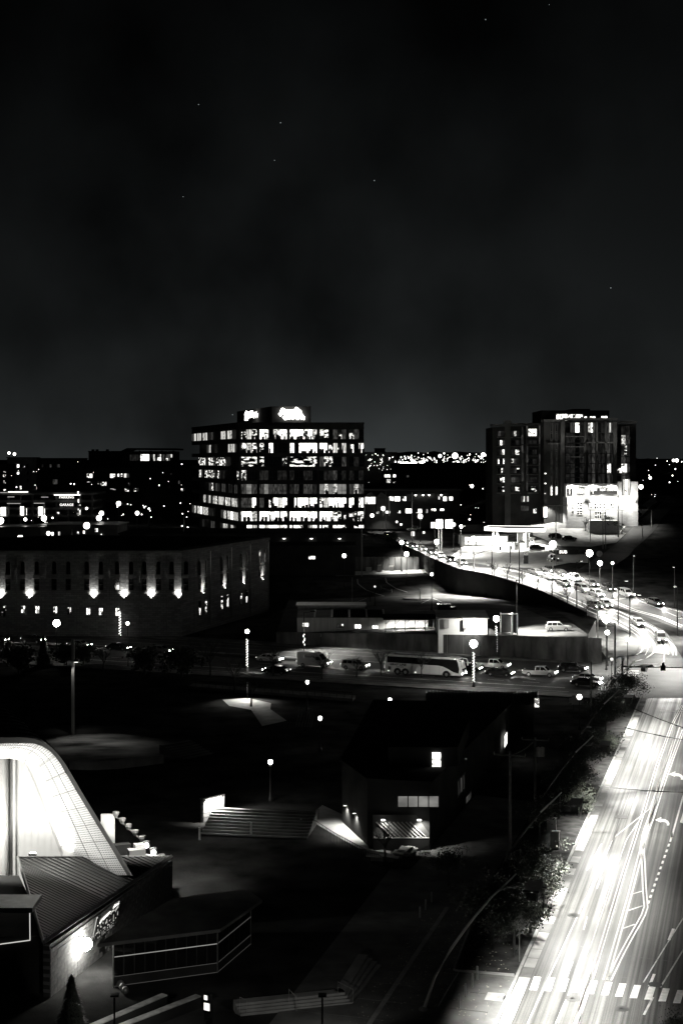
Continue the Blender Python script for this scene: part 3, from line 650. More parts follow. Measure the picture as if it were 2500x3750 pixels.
# ---- far middle
bld('apartment_tower', 'distant slab tower sprinkled with tiny lit windows behind the office', 'building', 1334, 1452, 1657, 1740, 900, 25, 'dark_wall')
bld('tower_plant_room', 'roof-top plant room of the distant slab tower', 'plant room', 1372, 1410, 1643, 1656, 905, 12, 'dark_wall')
bld('brick_block', 'low dark block below the slab tower with a stack of lit windows', 'building', 1400, 1480, 1728, 1790, 620, 14, 'dark_wall',
    wins=ws(B3, [(240, 644, 256, 668, 'B'), (258, 644, 288, 668, 'BB'), (310, 644, 334, 668, 'B'), (258, 682, 290, 712, 'ss/st'), (312, 700, 330, 714, 't'), (420, 650, 440, 668, 'g')]))
bld('warehouse', 'broad black warehouse on the hill in the middle of the skyline', 'building', 1440, 1800, 1700, 1800, 720, 40, 'dark_wall')
# ---- two-storey shop row with an entrance canopy
row = bld('shop_row', 'long two-storey shop row with a shallow roof, glowing tent entrance and lit windows', 'building', 1334, 1682, 1797, 1905, 480, 20, 'dark_wall', 'dark_metal_roof',
    wins=ws(B3, [(82, 828, 170, 886, 'BWBB'), (278, 824, 316, 860, 'BW'), (322, 824, 368, 864, 'WW'), (386, 824, 418, 862, 'tB'), (420, 806, 484, 866, 'ff'), (680, 824, 694, 850, 's'), (720, 826, 750, 862, 'W'), (768, 826, 800, 858, 'W'), (412, 924, 468, 962, 'WW'), (514, 926, 548, 962, 'WB'), (578, 928, 594, 960, 's'), (622, 924, 662, 944, 'BW'), (694, 924, 728, 942, 'W'), (346, 940, 372, 962, 'tB'), (26, 864, 66, 908, 'WB'), (164, 948, 196, 966, 'B'), (246, 942, 286, 964, 'WB')]), over=.8)
for (xa, xb, xp, yb_, yp) in ((76, 170, 130, 826, 785), (170, 278, 212, 834, 788)):
    mb = MB(); a, b_, p = D(*B3(xa, yb_), 474), D(*B3(xb, yb_), 474), D(*B3(xp, yp), 477)
    vs = [a, b_, b_ + Vector((0, 6, 0)), a + Vector((0, 6, 0)), p]; mb.add(vs, [(0, 1, 4), (1, 2, 4), (2, 3, 4), (3, 0, 4)]); mb.build('tent_canopy', 'pale_wall', row)
    for q in (a, b_): mb = MB(); mb.span((q.x - .2, 474, q.z - 6), (q.x + .2, 474.4, q.z)); mb.build('canopy_post', 'white_metal', row)
for x in (495, 555, 607, 705):
    q = D(*B3(x, 812), 479.3); l = thing('wall_lamp', {495: 'left lamp of three under the eave of the shop row', 555: 'middle lamp of three under the eave of the shop row', 607: 'right lamp of three under the eave of the shop row', 705: 'lone wall lamp right of the three on the shop row'}[x], 'wall lamp', q, 0, 'lamps under the shop row eave')
    mb = MB(); mb.lathe(q, [(.5, .1), (.25, .45), (.05, .6)], 8); mb.build('lamp_hood', 'dark_metal', l)
    mb = MB(); mb.ball(q, .3, 8, 4); mb.build('bulb', 'lamp_low', l, smooth=True)

# ---- the office block
off = thing('office_building', 'eight-storey glass office block with glowing floors and a lit script sign on top', 'building', (-33, 450, 12.5))
C_, Rr, Lf = Vector((-33, 450, 0)), Vector((7, 450, 0)), Vector((-54.5, 521, 0))
oz0, oz1 = 8.0, 48.5
mb = MB(); ins = 2.6
mb.prism([(-33 + .3, 450 + ins), (7 - ins, 450 + ins), (3, 520), (-54.5 + ins, 521)], oz0, oz1 - .6); mb.build('core', 'dark_wall', off)
mb = MB(); mb.prism([(-33, 449.6), (7.2, 449.6), (3.2, 521), (-54.9, 521)], oz1 - .55, oz1); mb.build('roof', 'dark_roof', off)
pitch, top0 = 4.33, 46.3
la = math.atan2(71, -21.5) + math.pi
ldir = Vector((21.5, -71, 0)).normalized()
def lface(cx_):
    k = ((600 + cx_ / 1.96) - 1250) / F; p = (-33 - 450 * k) / (21.5 + 71 * k); return C_.lerp(Lf, p)
for k in range(9):
    zt = top0 - pitch * (k - 1) - 3.1; z_ = zt - (pitch - 3.1)
    if k == 0: zt, z_ = oz1 - .6, top0
    z_ = max(z_, 9)
    mb = MB(); mb.prism([(-33, 449.9), (7.1, 449.9), (7.1, 452.8), (-32.7, 452.8)], z_, zt); mb.build('spandrel', 'dark_wall', off)
    a, b_ = Vector((-33.0, 450, 0)), Vector((-54.7, 521, 0)); nn = Vector((-ldir.y, ldir.x, 0)) * .3
    mb = MB(); mb.prism([a - nn * .2, b_ - nn * .2, b_ + nn * 1.2, a + nn * 1.2], z_, zt); mb.build('spandrel', 'dark_wall', off)
def cxm(c): return -33 + (c - 540) / 890 * 40
BAYS = [(568, 680), (697, 890), (910, 1102), (1120, 1308), (1328, 1430)]
FL = [('tst', 'WtkwBB', 'BWWtWw', 'tTkgtg', 'tgk'), ('twt', 'tkWkkk', 'WkWWWW', 'WWtsts', 'tkB'), ('TTT', 'Tkkkkt', 'TTTTTt', 'gttkkg', 'kfk'), ('tkk', 'ffkkff', 'fkkffk', 'kffgkf', 'fkf'),
      ('ghg', 'ghgggg', 'fgkggf', 'hwhwhh', 'gwg'), ('ggW', 'gktWsW', 'kWWWWW', 'tsWWWW', 'WkB'), ('BWw', 'WWBWWW', 'WWWWBW', 'WWBTtt', 'ttt'), ('kWs', 'WsWWsB', 'BWtksB', 'WtkBWt', 'kTW')]
for k, row_ in enumerate(FL):
    for (c0, c1), sg in zip(BAYS, row_):
        x0, x1 = cxm(c0), cxm(c1); zt = top0 - pitch * k; room(off, (x0, 450.28, zt - 3.1), 0, x1 - x0, 3.1, sg)
for c in (540, 554, 688, 900, 1111, 1318):
    X = cxm(c); mb = MB(); mb.span((X - .28, 449.75, oz0), (X + .28, 452.75, oz1 - .6)); mb.build('column', 'dark_wall', off)
LFL = {0: [(205, 240, 'gs'), (245, 275, 'ss'), (285, 318, 'Bs'), (330, 360, 'fg'), (415, 450, 'sB'), (462, 495, 'sB')], 1: [(315, 345, 'gs'), (465, 483, 'k'), (468, 498, 'sB'), (500, 530, 'sg')], 2: [(255, 305, 'TT'), (325, 370, 'tT'), (380, 450, 'TTT')], 3: [(260, 290, 'tf'), (300, 370, 'TTT'), (388, 420, 'Tf'), (530, 545, 't')],
       4: [(330, 362, 'gt'), (376, 410, 'gf'), (420, 450, 'gg'), (470, 500, 'ff'), (512, 535, 'gg')], 5: [(290, 308, 'B'), (316, 342, 'gs'), (358, 392, 'Bt'), (400, 438, 'sB'), (447, 485, 'tB'), (493, 535, 'BB')], 6: [(207, 240, 'gw'), (247, 283, 'BW'), (286, 325, 'wB'), (330, 364, 'ff'), (416, 455, 'gw'), (462, 508, 'BW'), (511, 540, 'sB')], 7: [(344, 372, 'gg'), (410, 428, 'f'), (431, 465, 'sB'), (486, 516, 'st'), (280, 300, 'f')]}
for k, lst in LFL.items():
    for c0, c1, sg in lst:
        a, b_ = lface(c0), lface(c1); zt = top0 - pitch * k; bay(off, (a.x, a.y, zt - 3.0), la, (b_ - a).length, 2.9, sg.replace('B', 'w').replace('W', 'B'), fr=.3, off=.25)
# ground-floor terrace and lit planters
q0, q1 = D(1105, 1958, 446), D(1262, 1953, 446)
for i in range(9):
    X = lerp(q0.x, q1.x, i / 9); bay(off, (X, 447.5, 13.4), 0, (q1.x - q0.x) / 9.6, 1.0, 'BT', fr=.06)
mb = MB(); mb.span((q0.x - 1, 445.5, 10), (q1.x + 1, 449.3, 13.3)); mb.build('terrace', 'dark_concrete', off)
# roof-top box with the script sign
pz0, pz1 = 48.5, 54.0
pc = D(995, 1488, 455); pr = D(1138, 1489, 455); pl = D(868, 1506, 505); pz1 = pc.z
mb = MB(); mb.prism([(pc.x, pc.y), (pr.x, pr.y), (pr.x - 2, 500), (pl.x, pl.y)], oz1 + .002, pz1); mb.build('plant_room', 'dark_wall', off)
sgn = thing('roof_sign', 'large glowing two-line script sign on the roof box of the office, facing us', 'sign', (pc.x + 7, 454, 50))
def script(pts, d, r=.5, par=None, nm='sign_stroke'):
    mb = MB(); mb.tube([D(860 + x / 5.227, 1470 + y / 5.227, d) for x, y in pts], r, 6); mb.build(nm, 'sign_light', par, smooth=True)
for pts in ([(850, 262), (880, 240), (900, 180), (940, 135), (915, 150), (900, 220)], [(890, 200), (950, 195)], [(960, 240), (965, 180), (985, 165), (990, 235), (1010, 175), (1030, 170), (1035, 235), (1060, 180), (1080, 170), (1085, 235), (1110, 180), (1130, 175), (1135, 240)], [(1140, 230), (1160, 170), (1190, 130), (1200, 135), (1170, 235), (1200, 225), (1220, 175), (1240, 180), (1245, 235)], [(990, 280), (960, 270), (935, 300), (960, 325), (1010, 315), (1030, 285), (1045, 320), (1065, 285), (1085, 320), (1100, 280), (1115, 322), (1140, 285), (1150, 325)], [(1150, 325), (1170, 285), (1185, 325), (1205, 285), (1215, 325), (1240, 290), (1260, 260), (1275, 325), (1295, 265), (1310, 320), (1335, 325)]): script(pts, 454.3, .62, sgn)
sg2 = thing('roof_sign', 'smaller glowing script sign on the receding left side of the roof box', 'sign', (pc.x - 8, 480, 50))
for pts in ([(218, 365), (222, 300), (215, 250), (240, 190)], [(222, 310), (260, 240), (270, 305), (300, 235), (315, 180), (318, 300), (345, 230), (355, 298), (380, 225), (392, 290), (415, 220), (430, 285), (455, 218), (465, 290)]): script(pts, 474, .6, sg2)

# ---- the residential tower on the right
TD = 434.0
def WX(c): return (1750 + c / 2.0907 - 1250) * TD / F
def WZ(c): return H - (1450 + c / 2.0907 - 1680) * TD / F
tw = thing('residential_tower', 'ten-storey brick apartment tower with balconies and a glowing stone base', 'building', (WX(700), TD, WZ(960)))
mb = MB(); mb.span((WX(222), TD + 6, WZ(960) - 6), (WX(505), TD + 30, WZ(226)))
mb.span((WX(124), TD + 6.01, WZ(960) - 6), (WX(221), TD + 26, WZ(236))); mb.build('left_wing', 'dark_wall', tw)
mb = MB(); mb.span((WX(502), TD, WZ(960) - 6), (WX(1060), TD + 30, WZ(192))); mb.build('main_block', 'dark_wall', tw)
mb = MB(); mb.span((WX(1056), TD + 4, WZ(960) - 6), (WX(1228), TD + 30, WZ(212))); mb.build('right_wing', 'dark_wall', tw)
mb = MB(); mb.span((WX(500), TD + 5, WZ(191)), (WX(1026), TD + 26, WZ(106))); mb.build('penthouse', 'dark_wall', tw)
mb = MB(); mb.span((WX(750), TD + 8, WZ(105)), (WX(890), TD + 20, WZ(92))); mb.build('roof_plant', 'dark_metal', tw)
for (x0, x1, z, y0) in ((112, 220, 230, 5), (214, 268, 202, 4.5), (268, 502, 222, 5.4), (498, 660, 196, -.6), (652, 1062, 186, -.7), (1062, 1232, 206, 3.3)):
    mb = MB(); mb.span((WX(x0), TD + y0, WZ(z)), (WX(x1), TD + y0 + 3, WZ(z) + .7)); mb.build('cornice', 'mid_wall', tw)
for (x0, x1, y0, z1) in ((218, 262, 5.2, 206), (628, 658, -.7, 196), (806, 822, -.5, 196), (900, 912, -.5, 196), (968, 980, -.5, 196), (1030, 1058, -.6, 196)):
    mb = MB(); mb.span((WX(x0), TD + y0, WZ(960) - 4), (WX(x1), TD + y0 + 1.5, WZ(z1))); mb.build('pier', 'mid_wall', tw)
for (x0, x1, z) in ((335, 500, 376), (535, 625, 370), (660, 812, 368), (812, 1056, 362)):
    mb = MB(); y0 = 5.6 if x0 < 400 else -.5; mb.span((WX(x0), TD + y0, WZ(z)), (WX(x1), TD + y0 + .8, WZ(z) + .4)); mb.build('string_course', 'mid_wall', tw)
lit = {(0, 0): 'gf', (1, 0): 'fwf', (2, 0): 'BBB', (0, 1): 'fBg', (0, 2): 'fgB', (0, 3): 'BkkB', (0, 4): 'kkTg', (0, 5): 'kTB', (0, 6): 'kkT', (1, 2): 'fT', (1, 3): 'Tgf', (1, 4): 'fgT', (1, 6): 'fT', (2, 6): 'kTT'}
for col, (x0, x1) in enumerate(((165, 218), (268, 333), (402, 468))):
    for r in range(7):
        yc = 248 + r * 72; sg = lit.get((col, r), R.choice(('ff', 'kf', 'kf', 'gf')))
        bay(tw, (WX(x0), TD + 6, WZ(yc + 58)), 0, WX(x1) - WX(x0), (58 if (col, r) == (2, 0) else 42) / 2.0907 * TD / F, sg, fr=.1)
        mb = MB(); xa, xb = WX(x0 - 8), WX(x1 + 8); zb = WZ(yc + 64)
        mb.span((xa, TD + 4.6, zb - .25), (xb, TD + 5.98, zb)); bal = mb.build('balcony', 'dark_concrete', tw)
        mb = MB(); mb.span((xa, TD + 4.6, zb + .95), (xb, TD + 4.68, zb + 1.02))
        for i in range(9): X = lerp(xa + .03, xb - .03, i / 8); mb.span((X - .03, TD + 4.6, zb), (X + .03, TD + 4.66, zb + .95))
        mb.build('railing', 'dark_metal', bal)
for x0, x1 in ((348, 364), (386, 402), (484, 496)):
    for r in range(7): bay(tw, (WX(x0), TD + 6, WZ(262 + r * 72 + 36)), 0, WX(x1) - WX(x0), 3.0, 'g' if (r + x0) % 3 else 'f', fr=.1)
for x0, x1 in ((552, 568), (590, 607)):
    for r in range(8):
        yc = 246 + r * 68; bay(tw, (WX(x0), TD, WZ(yc + 40)), 0, WX(x1) - WX(x0), 3.2, 'B' if r == 7 else 'f', fr=.12, frame='mid_wall')
for x0, x1, nm in ((668, 810, 'ffkf'), (838, 896, 'fg'), (914, 966, 'ff'), (984, 1030, 'gf')):
    for r in range(6):
        yc = 244 + r * 78; sg = nm
        if r == 0: sg = {668: 'kgBf', 838: 'wBg', 914: 'kf', 984: 'gsg'}[x0]
        if r == 4 and x0 == 984: sg = 'BBk'
        bay(tw, (WX(x0), TD, WZ(yc + 40)), 0, WX(x1) - WX(x0), 3.2, sg, fr=.14)
        if x0 == 668:
            mb = MB(); mb.span((WX(662), TD - 1.3, WZ(yc + 64) - .2), (WX(812), TD - .02, WZ(yc + 64))); bal = mb.build('balcony', 'mid_wall', tw)
            mb = MB(); mb.span((WX(662), TD - 1.3, WZ(yc + 64) + 1), (WX(812), TD - 1.22, WZ(yc + 64) + 1.08)); mb.build('railing', 'dark_metal', bal)
for r in range(7):
    yc = 262 + r * 72; bay(tw, (WX(1112), TD + 4, WZ(yc + 44)), 0, WX(1180) - WX(1112), 3.2, ('ff', 'wg', 'fTf', 'gf', 'BBg', 'gf', 'gf')[r], fr=.12)
    mb = MB(); mb.span((WX(1060), TD + 2.6, WZ(yc + 56) - .2), (WX(1186), TD + 3.98, WZ(yc + 56))); mb.build('balcony', 'mid_wall', tw)
for q in ((1058, 552, 1100, 590, 'tB'), (505, 588, 521, 600, 'B'), (505, 664, 521, 676, 'B'), (505, 740, 521, 752, 'B'), (614, 134, 700, 186, 'BtBW'), (704, 136, 760, 178, 'tBt'), (762, 136, 820, 178, 'BWt'), (830, 152, 918, 176, 'BkBB'), (962, 150, 1010, 176, 'WW'), (345, 770, 405, 815, 'gsgs'), (345, 845, 405, 885, 'gggg'), (498, 848, 528, 930, 'W'), (440, 866, 466, 905, 'tt')):
    y0 = 4.9 if q[1] < 190 else (5.9 if q[0] < 470 else -.02)
    bay(tw, (WX(q[0]), TD + y0, WZ(q[3])), 0, WX(q[2]) - WX(q[0]), WZ(q[1]) - WZ(q[3]), q[4], fr=.1)
# the bright stone base
mb = MB(); mb.span((WX(645), TD - 9, WZ(960) - 5), (WX(1040), TD - .75, WZ(770))); mb.build('stone_base', 'pale_block', tw)
mb = MB(); mb.span((WX(655), TD - 4, WZ(769)), (WX(1072), TD - .76, WZ(668))); mb.build('stone_storey', 'pale_block', tw)
mb = MB(); mb.span((WX(1042), TD - 6, WZ(960) - 5), (WX(1190), TD + 3.9, WZ(655))); mb.build('stone_wing', 'pale_block', tw)
mb = MB(); mb.span((WX(790), TD - 14, WZ(960) - 5), (WX(1000), TD - 9.02, WZ(938))); mb.build('plinth', 'pale_block', tw)
for q in ((678, 806, 694, 895, 'k/g/k'), (715, 808, 758, 860, 'gk/kg/gk'), (715, 868, 758, 900, 'gk/kk'), (808, 812, 836, 858, 'tk/gk'), (846, 812, 900, 858, 'gtg/kgk'), (916, 812, 934, 858, 't/g'), (965, 812, 1000, 840, 'gk'), (850, 876, 902, 930, 'gtk/tgk'), (918, 876, 934, 925, 'k/g')):
    bay(tw, (WX(q[0]), TD - 9, WZ(q[3])), 0, WX(q[2]) - WX(q[0]), WZ(q[1]) - WZ(q[3]), q[4], fr=.14, frame='white_metal')
for q in ((665, 706, 700, 752, 'tBg'), (738, 706, 788, 746, 'BWB'), (838, 706, 908, 748, 'tWBg'), (962, 706, 1018, 752, 'BtW')):
    bay(tw, (WX(q[0]), TD - 4, WZ(q[3])), 0, WX(q[2]) - WX(q[0]), WZ(q[1]) - WZ(q[3]), q[4], fr=.12)
bay(tw, (WX(1075), TD - 6, WZ(760)), 0, WX(1130) - WX(1075), 5, 'sBBs', fr=.12)
mb = MB(); mb.span((WX(840), TD - 9.1, WZ(752) + .1), (WX(1020), TD - 9.0, WZ(752) + 1.2)); mb.build('railing', 'dark_metal', tw)
for i in range(30):
    x = lerp(738, 1056, i / 29); q = (WX(x), TD - 4.35, WZ(686) - .35 * math.sin(i / 29 * math.pi)); mb = MB(); mb.ball(q, .11, 6, 4); mb.build('string_bulb', 'bulb', tw)
for i, x in enumerate((705, 880, 1000, 1110)):
    q = Vector((WX(x), TD - 10.2 if x < 1050 else TD - 7, WZ(800) - .2)); spot('uplight', q + Vector((0, -.2, -1.2)), q + Vector((0, 2.0, 3)), 9000, 120, .6, tw, .3)
    spot('downlight', q + Vector((0, -.2, 1.6)), q + Vector((0, 1.0, -6)), 9000, 120, .6, tw, .3)
spot('door_light', (WX(520), TD - 1.5, WZ(830)), (WX(520), TD - 2, WZ(960)), 9000, 130, .6, tw, .2)
for x in (700, 860, 1000): spot('terrace_light', (WX(x), TD - 5.2, WZ(676)), (WX(x), TD - 4, WZ(760)), 4500, 140, .6, tw, .2)

# ---- brick building with uplights along the street
bk = thing('brick_building', 'long dark brick building with arched windows and wall lights that wash upwards', 'building', (-55, 296, 0))
BD = 296.0; bw0 = D(-260, 2333, BD).x; bw1 = D(665, 2333, BD).x; bzt = 17.3
def BX(c): return (c / 2.24 - CX) * BD / F
def BZ(c): return H - (1950 + c / 2.24 - HY) * BD / F
E2 = Vector((-17.6, 345, 0)); E1 = Vector((bw1, BD, 0)); rdir = (E2 - E1).normalized(); ra = math.atan2(rdir.y, rdir.x)
mb = MB(); mb.prism([(bw0, BD), (bw1, BD), (E2.x, E2.y), (E2.x - 50, 352), (bw0, 340)], -1, bzt); mb.build('wall', 'stone_wall', bk)
mb = MB(); mb.prism([(bw0, BD - .3), (bw1 + .2, BD - .3), (E2.x + .3, E2.y), (E2.x - 50, 352), (bw0, 340)], bzt + .003, bzt + .6); mb.build('parapet', 'dark_concrete', bk)
mb = MB(); mb.prism([(bw0, BD + 1.2), (bw1 - .6, BD + 1.2), (E2.x - 2, E2.y - 1), (E2.x - 50, 350), (bw0, 338)], bzt + .604, bzt + .9); mb.build('roof', 'dark_roof', bk)
def arched(O, ang, w_, h):
    mb = MB(); n = 8; pts = [(0, 0), (w_, 0), (w_, h - w_ / 2)] + [(w_ / 2 + w_ / 2 * math.cos(math.pi * i / n), h - w_ / 2 + w_ / 2 * math.sin(math.pi * i / n)) for i in range(1, n)] + [(0, h - w_ / 2)]
    mb.add([(x, -.04, z) for x, z in pts], [tuple(range(len(pts)))], 1)
    for i in range(len(pts)): p, q = pts[i], pts[(i + 1) % len(pts)]; mb.tube([(p[0], -.06, p[1]), (q[0], -.06, q[1])], .07, 4, 0)
    o = mb.build('arched_window', ['dark_concrete', 'dark_glass']); o.parent = bk
    o.matrix_local = parent_matrix(bk).inverted() @ (Matrix.Translation(Vector(O)) @ Matrix.Rotation(ang, 4, 'Z'))
cents = [10, 246, 505, 772, 1020, 1243, 1468]
for i, c in enumerate(cents):
    for s in (-58, 58):
        x = BX(c + s) - .5
        arched((x, BD, BZ(345)), 0, 1.0, 2.8)
        bay(bk, (x, BD, BZ(472)), 0, 1.0, 2.3, 'k/k', fr=.08)
        mb = MB(); mb.span((x - .15, BD - .3, BZ(372)), (x + 1.15, BD - .003, BZ(350))); mb.build('sill', 'dark_concrete', bk)
        mb = MB(); mb.span((x - .1, BD - .3, BZ(486)), (x + 1.1, BD - .003, BZ(474))); mb.build('sill', 'dark_concrete', bk)
    mb = MB(); X = BX(c + 128); mb.tube([(X, BD - .1, 1), (X, BD - .1, bzt - .5)], .07, 6); mb.build('downpipe', 'dark_concrete', bk)
for c, y0, y1, sg in ((193, 600, 660, 'tB/Bt'), (310, 602, 664, 'BB/BB'), (456, 606, 668, 'wB/tB'), (572, 612, 672, 'ts/kt'), (727, 614, 676, 'BB/BB'), (830, 618, 678, 'BB/Bt'), (966, 618, 684, 'Bt/BB'), (46, 596, 640, 'Tt/kt'), (30, 650, 690, 'tk')):
    bay(bk, (BX(c - 17), BD, BZ(y1)), 0, BX(c + 17) - BX(c - 17), BZ(y0) - BZ(y1), sg, fr=.1)
def uplight(pos, out, k, power=1500):
    l = thing('wall_uplight', UPL[k], 'wall light', pos, 0, 'uplights on the brick building')
    mb = MB(); mb.lathe(Vector(pos) + out * .25, [(.10, -.5), (.14, -.4), (.14, -.12)], 8); mb.build('fitting', 'dark_metal', l)
    mb = MB(); p = Vector(pos) + out * .1; mb.box((p.x, p.y, p.z - .28), (.1, .3, .1)); mb.build('bracket', 'dark_metal', l)
    mb = MB(); mb.lathe(Vector(pos) + out * .25, [(.14, -.1), (.10, -.04), (.001, 0)], 8); mb.build('lens', 'lamp_low', l, smooth=True)
    spot('beam', Vector(pos) + out * .42 + Vector((0, 0, .12)), Vector(pos) + Vector((0, 0, .58)), power * 1.25, 122, 1.0, l, .1)
UPL = ['wall light nearest the left edge on the brick front', 'second wall light from the left on the brick front', 'wall light right of the dark bay on the brick front', 'wall light above the paired lit windows of the brick front', 'fourth bright wall light of the brick front, left of the corner bay', 'wall light in the corner bay of the brick front',
       'wall light nearest the corner on the receding brick side', 'second wall light along the receding brick side', 'third wall light along the receding brick side', 'farthest wall light on the receding brick side']
for k, c in enumerate((10, 246, 772, 1020, 1243, 1468)): uplight((BX(c), BD, 8.2), Vector((0, -1, 0)), k, (2300, 2000, 2100, 2500, 2300, 1900)[k])
rn = Vector((rdir.y, -rdir.x, 0))
for k, x in enumerate((742, 822, 892, 960)):
    kk = (x - CX) / F; tt = (kk * E1.y - E1.x) / (rdir.x - kk * rdir.y); p = E1 + rdir * tt
    uplight((p.x, p.y, 8.2), rn, 6 + k, 1900 - 150 * k)
    for s in (-1.7, 1.7):
        q = p + rdir * (s - .6); arched((q.x, q.y, 12.0), ra, 1.2, 3.2); bay(bk, (q.x, q.y, 9.0), ra, 1.2, 2.4, 'k/k', fr=.08)
        if k < 3: bay(bk, (q.x + rn.x * .02, q.y, 3.5), ra, 1.2, 3.0, 'T/t', fr=.1)
    mb = MB(); q = p + rdir * 4.2 + rn * .12; mb.tube([(q.x, q.y, 1), (q.x, q.y, bzt - .4)], .10, 6); mb.build('downpipe', 'concrete', bk)
# ---- dark low buildings between the brick building and the shops
bld('store', 'low dark store with one lit window, right of the brick building', 'building', 985, 1300, 2003, 2075, 380, 18, 'dark_wall',
    wins=[(1130, 2036, 1154, 2048, 'B')])
# ================================================================== lamps
def make_globe(h=7.0, glass='lamp_glass', r=.40, wrap=False):
    t = thing('street_lamp', '', 'street lamp'); del t['label']
    mb = MB(); mb.lathe((0, 0, 0), [(.26, 0), (.26, .25), (.16, .5), (.12, .9)], 8); mb.build('base', 'dark_metal', t)
    mb = MB(); mb.tube([(0, 0, .85), (0, 0, h - .45)], [.085, .06], 8); mb.build('pole', 'dark_metal', t)
    mb = MB(); mb.lathe((0, 0, h - .5), [(.06, 0), (.16, .06), (.14, .12), (.001, .14)], 8); mb.build('collar', 'dark_metal', t)
    mb = MB(); mb.ball((0, 0, h), r, 10, 7, sz=1.05); mb.build('globe', glass, t, smooth=True)
    mb = MB(); mb.lathe((0, 0, h + r * .80), [(r * .40, .0), (r * .34, r * .24), (r * .1, r * .36), (.015, r * .6)], 10); mb.build('cap', 'dark_metal', t)
    if wrap:
        mb = MB()
        for i in range(90):
            z = .9 + i * (h - 2.2) / 90; a = i * .75; mb.ball((.12 * math.cos(a), .12 * math.sin(a), z), .05 if i % 3 else .075, 5, 3)
        mb.build('string_lights', 'bulb', t, kind='stuff')
    return t
_lk = {}
def lamp(x, y, h, label, group=None, glass='lamp_glass', r=.40, wrap=False, scale=1.0, down=0):
    p = G(x, y, h); key = (h, glass, r, wrap)
    if key not in _lk:
        t = _lk[key] = make_globe(h, glass, r, wrap); t.location = p; t['label'] = label
    else: t = copy_tree(_lk[key], p, R.uniform(0, 6), label)
    if group: t['group'] = group
    if down: spot('down_beam', p + Vector((0, 0, h - r * 1.25)), p + Vector((.01, 0, 0)), down, 104 if down < 1e5 else 126, .8, t, .2)
    return t
LG = 'globe street lamps along the street'
lamp(208, 2282, 7, 'brightest globe lamp at left, in front of the brick building', LG, 'lamp_hot', .62)
lamp(905, 2312, 7, 'globe lamp with a pole wound in string lights, left of the white van', LG, 'lamp_glass', .36, True)
lamp(1733, 2358, 7, 'bright globe lamp with string lights in front of the coach', LG, 'lamp_blaze', .62, True)
lamp(1816, 2266, 7, 'globe lamp with string lights before the white cabin', LG, 'lamp_hot', .56, True)
lamp(2218, 2266, 9, 'brightest globe lamp, on the corner pavement inside the bend', LG, 'lamp_hot', .68, down=16000)
lamp(2222, 2316, 6, 'smaller lamp just under the brightest corner lamp', LG, 'lamp_glass', .40)
lamp(468, 2283, 5, 'small lamp beside the string-lit trunk before the brick building', LG, 'lamp_soft', .34)
lamp(2296, 2342, 5.5, 'short lamp at the edge of the corner pavement near the bend', LG, 'lamp_soft', .36)
lamp(2120, 2552, 4.5, 'low globe lamp below the queue of cars near the crossing', LG, 'lamp_soft', .36)
lamp(2238, 2414, 6, 'unlit-looking frosted globe lamp beside the signal arm', LG, 'dim_point', .26)
PG = 'park path lamps'
for q in ((1125, 2498, 'park lamp nearest the street, below the white van'), (1172, 2630, 'park lamp beside the curved metal bench screen in the middle'), (990, 2790, 'park lamp above the wide lit stairs'), (1427, 2563, 'park lamp left of the ribbed metal roof')): lamp(q[0], q[1], 4.2, q[2], PG, 'lamp_low', .26)
FG = 'lamps over the lots left of the office'
for q in ((134, 1763, 'bright lamp at the corner of the pale apartment block', .8), (3, 1907, 'bright lamp at the left edge before the parking garage', .9), (94, 1902, 'small lamp below the middle garage opening', .45), (162, 1898, 'lamp below the right garage opening', .8), (318, 1808, 'upper of two small lamps right of the garage sign', .45), (318, 1862, 'lower of two small lamps right of the garage sign', .4),
          (372, 1880, 'upper of a pair of bright lamps in the yard', .7), (363, 1897, 'lower of a pair of bright lamps in the yard', .75), (318, 1925, 'big lamp over the low shed roof', .85), (435, 1844, 'bright lamp beside the white car on the far slope', .75), (503, 1879, 'lamp alone to the right of the yard', .6), (178, 1953, 'lamp at the shed door', .5), (75, 1972, 'big lamp before the gabled shed', .8), (23, 1978, 'lamp at the left edge before the gabled shed', .6), (546, 1863, 'small twin lamp on a tall pole left of the office', .28)):
    lamp(q[0], q[1], 8, q[2], FG, 'lamp_soft', q[3] * 1.1)
MG = 'lamps round the shops and the filling station'
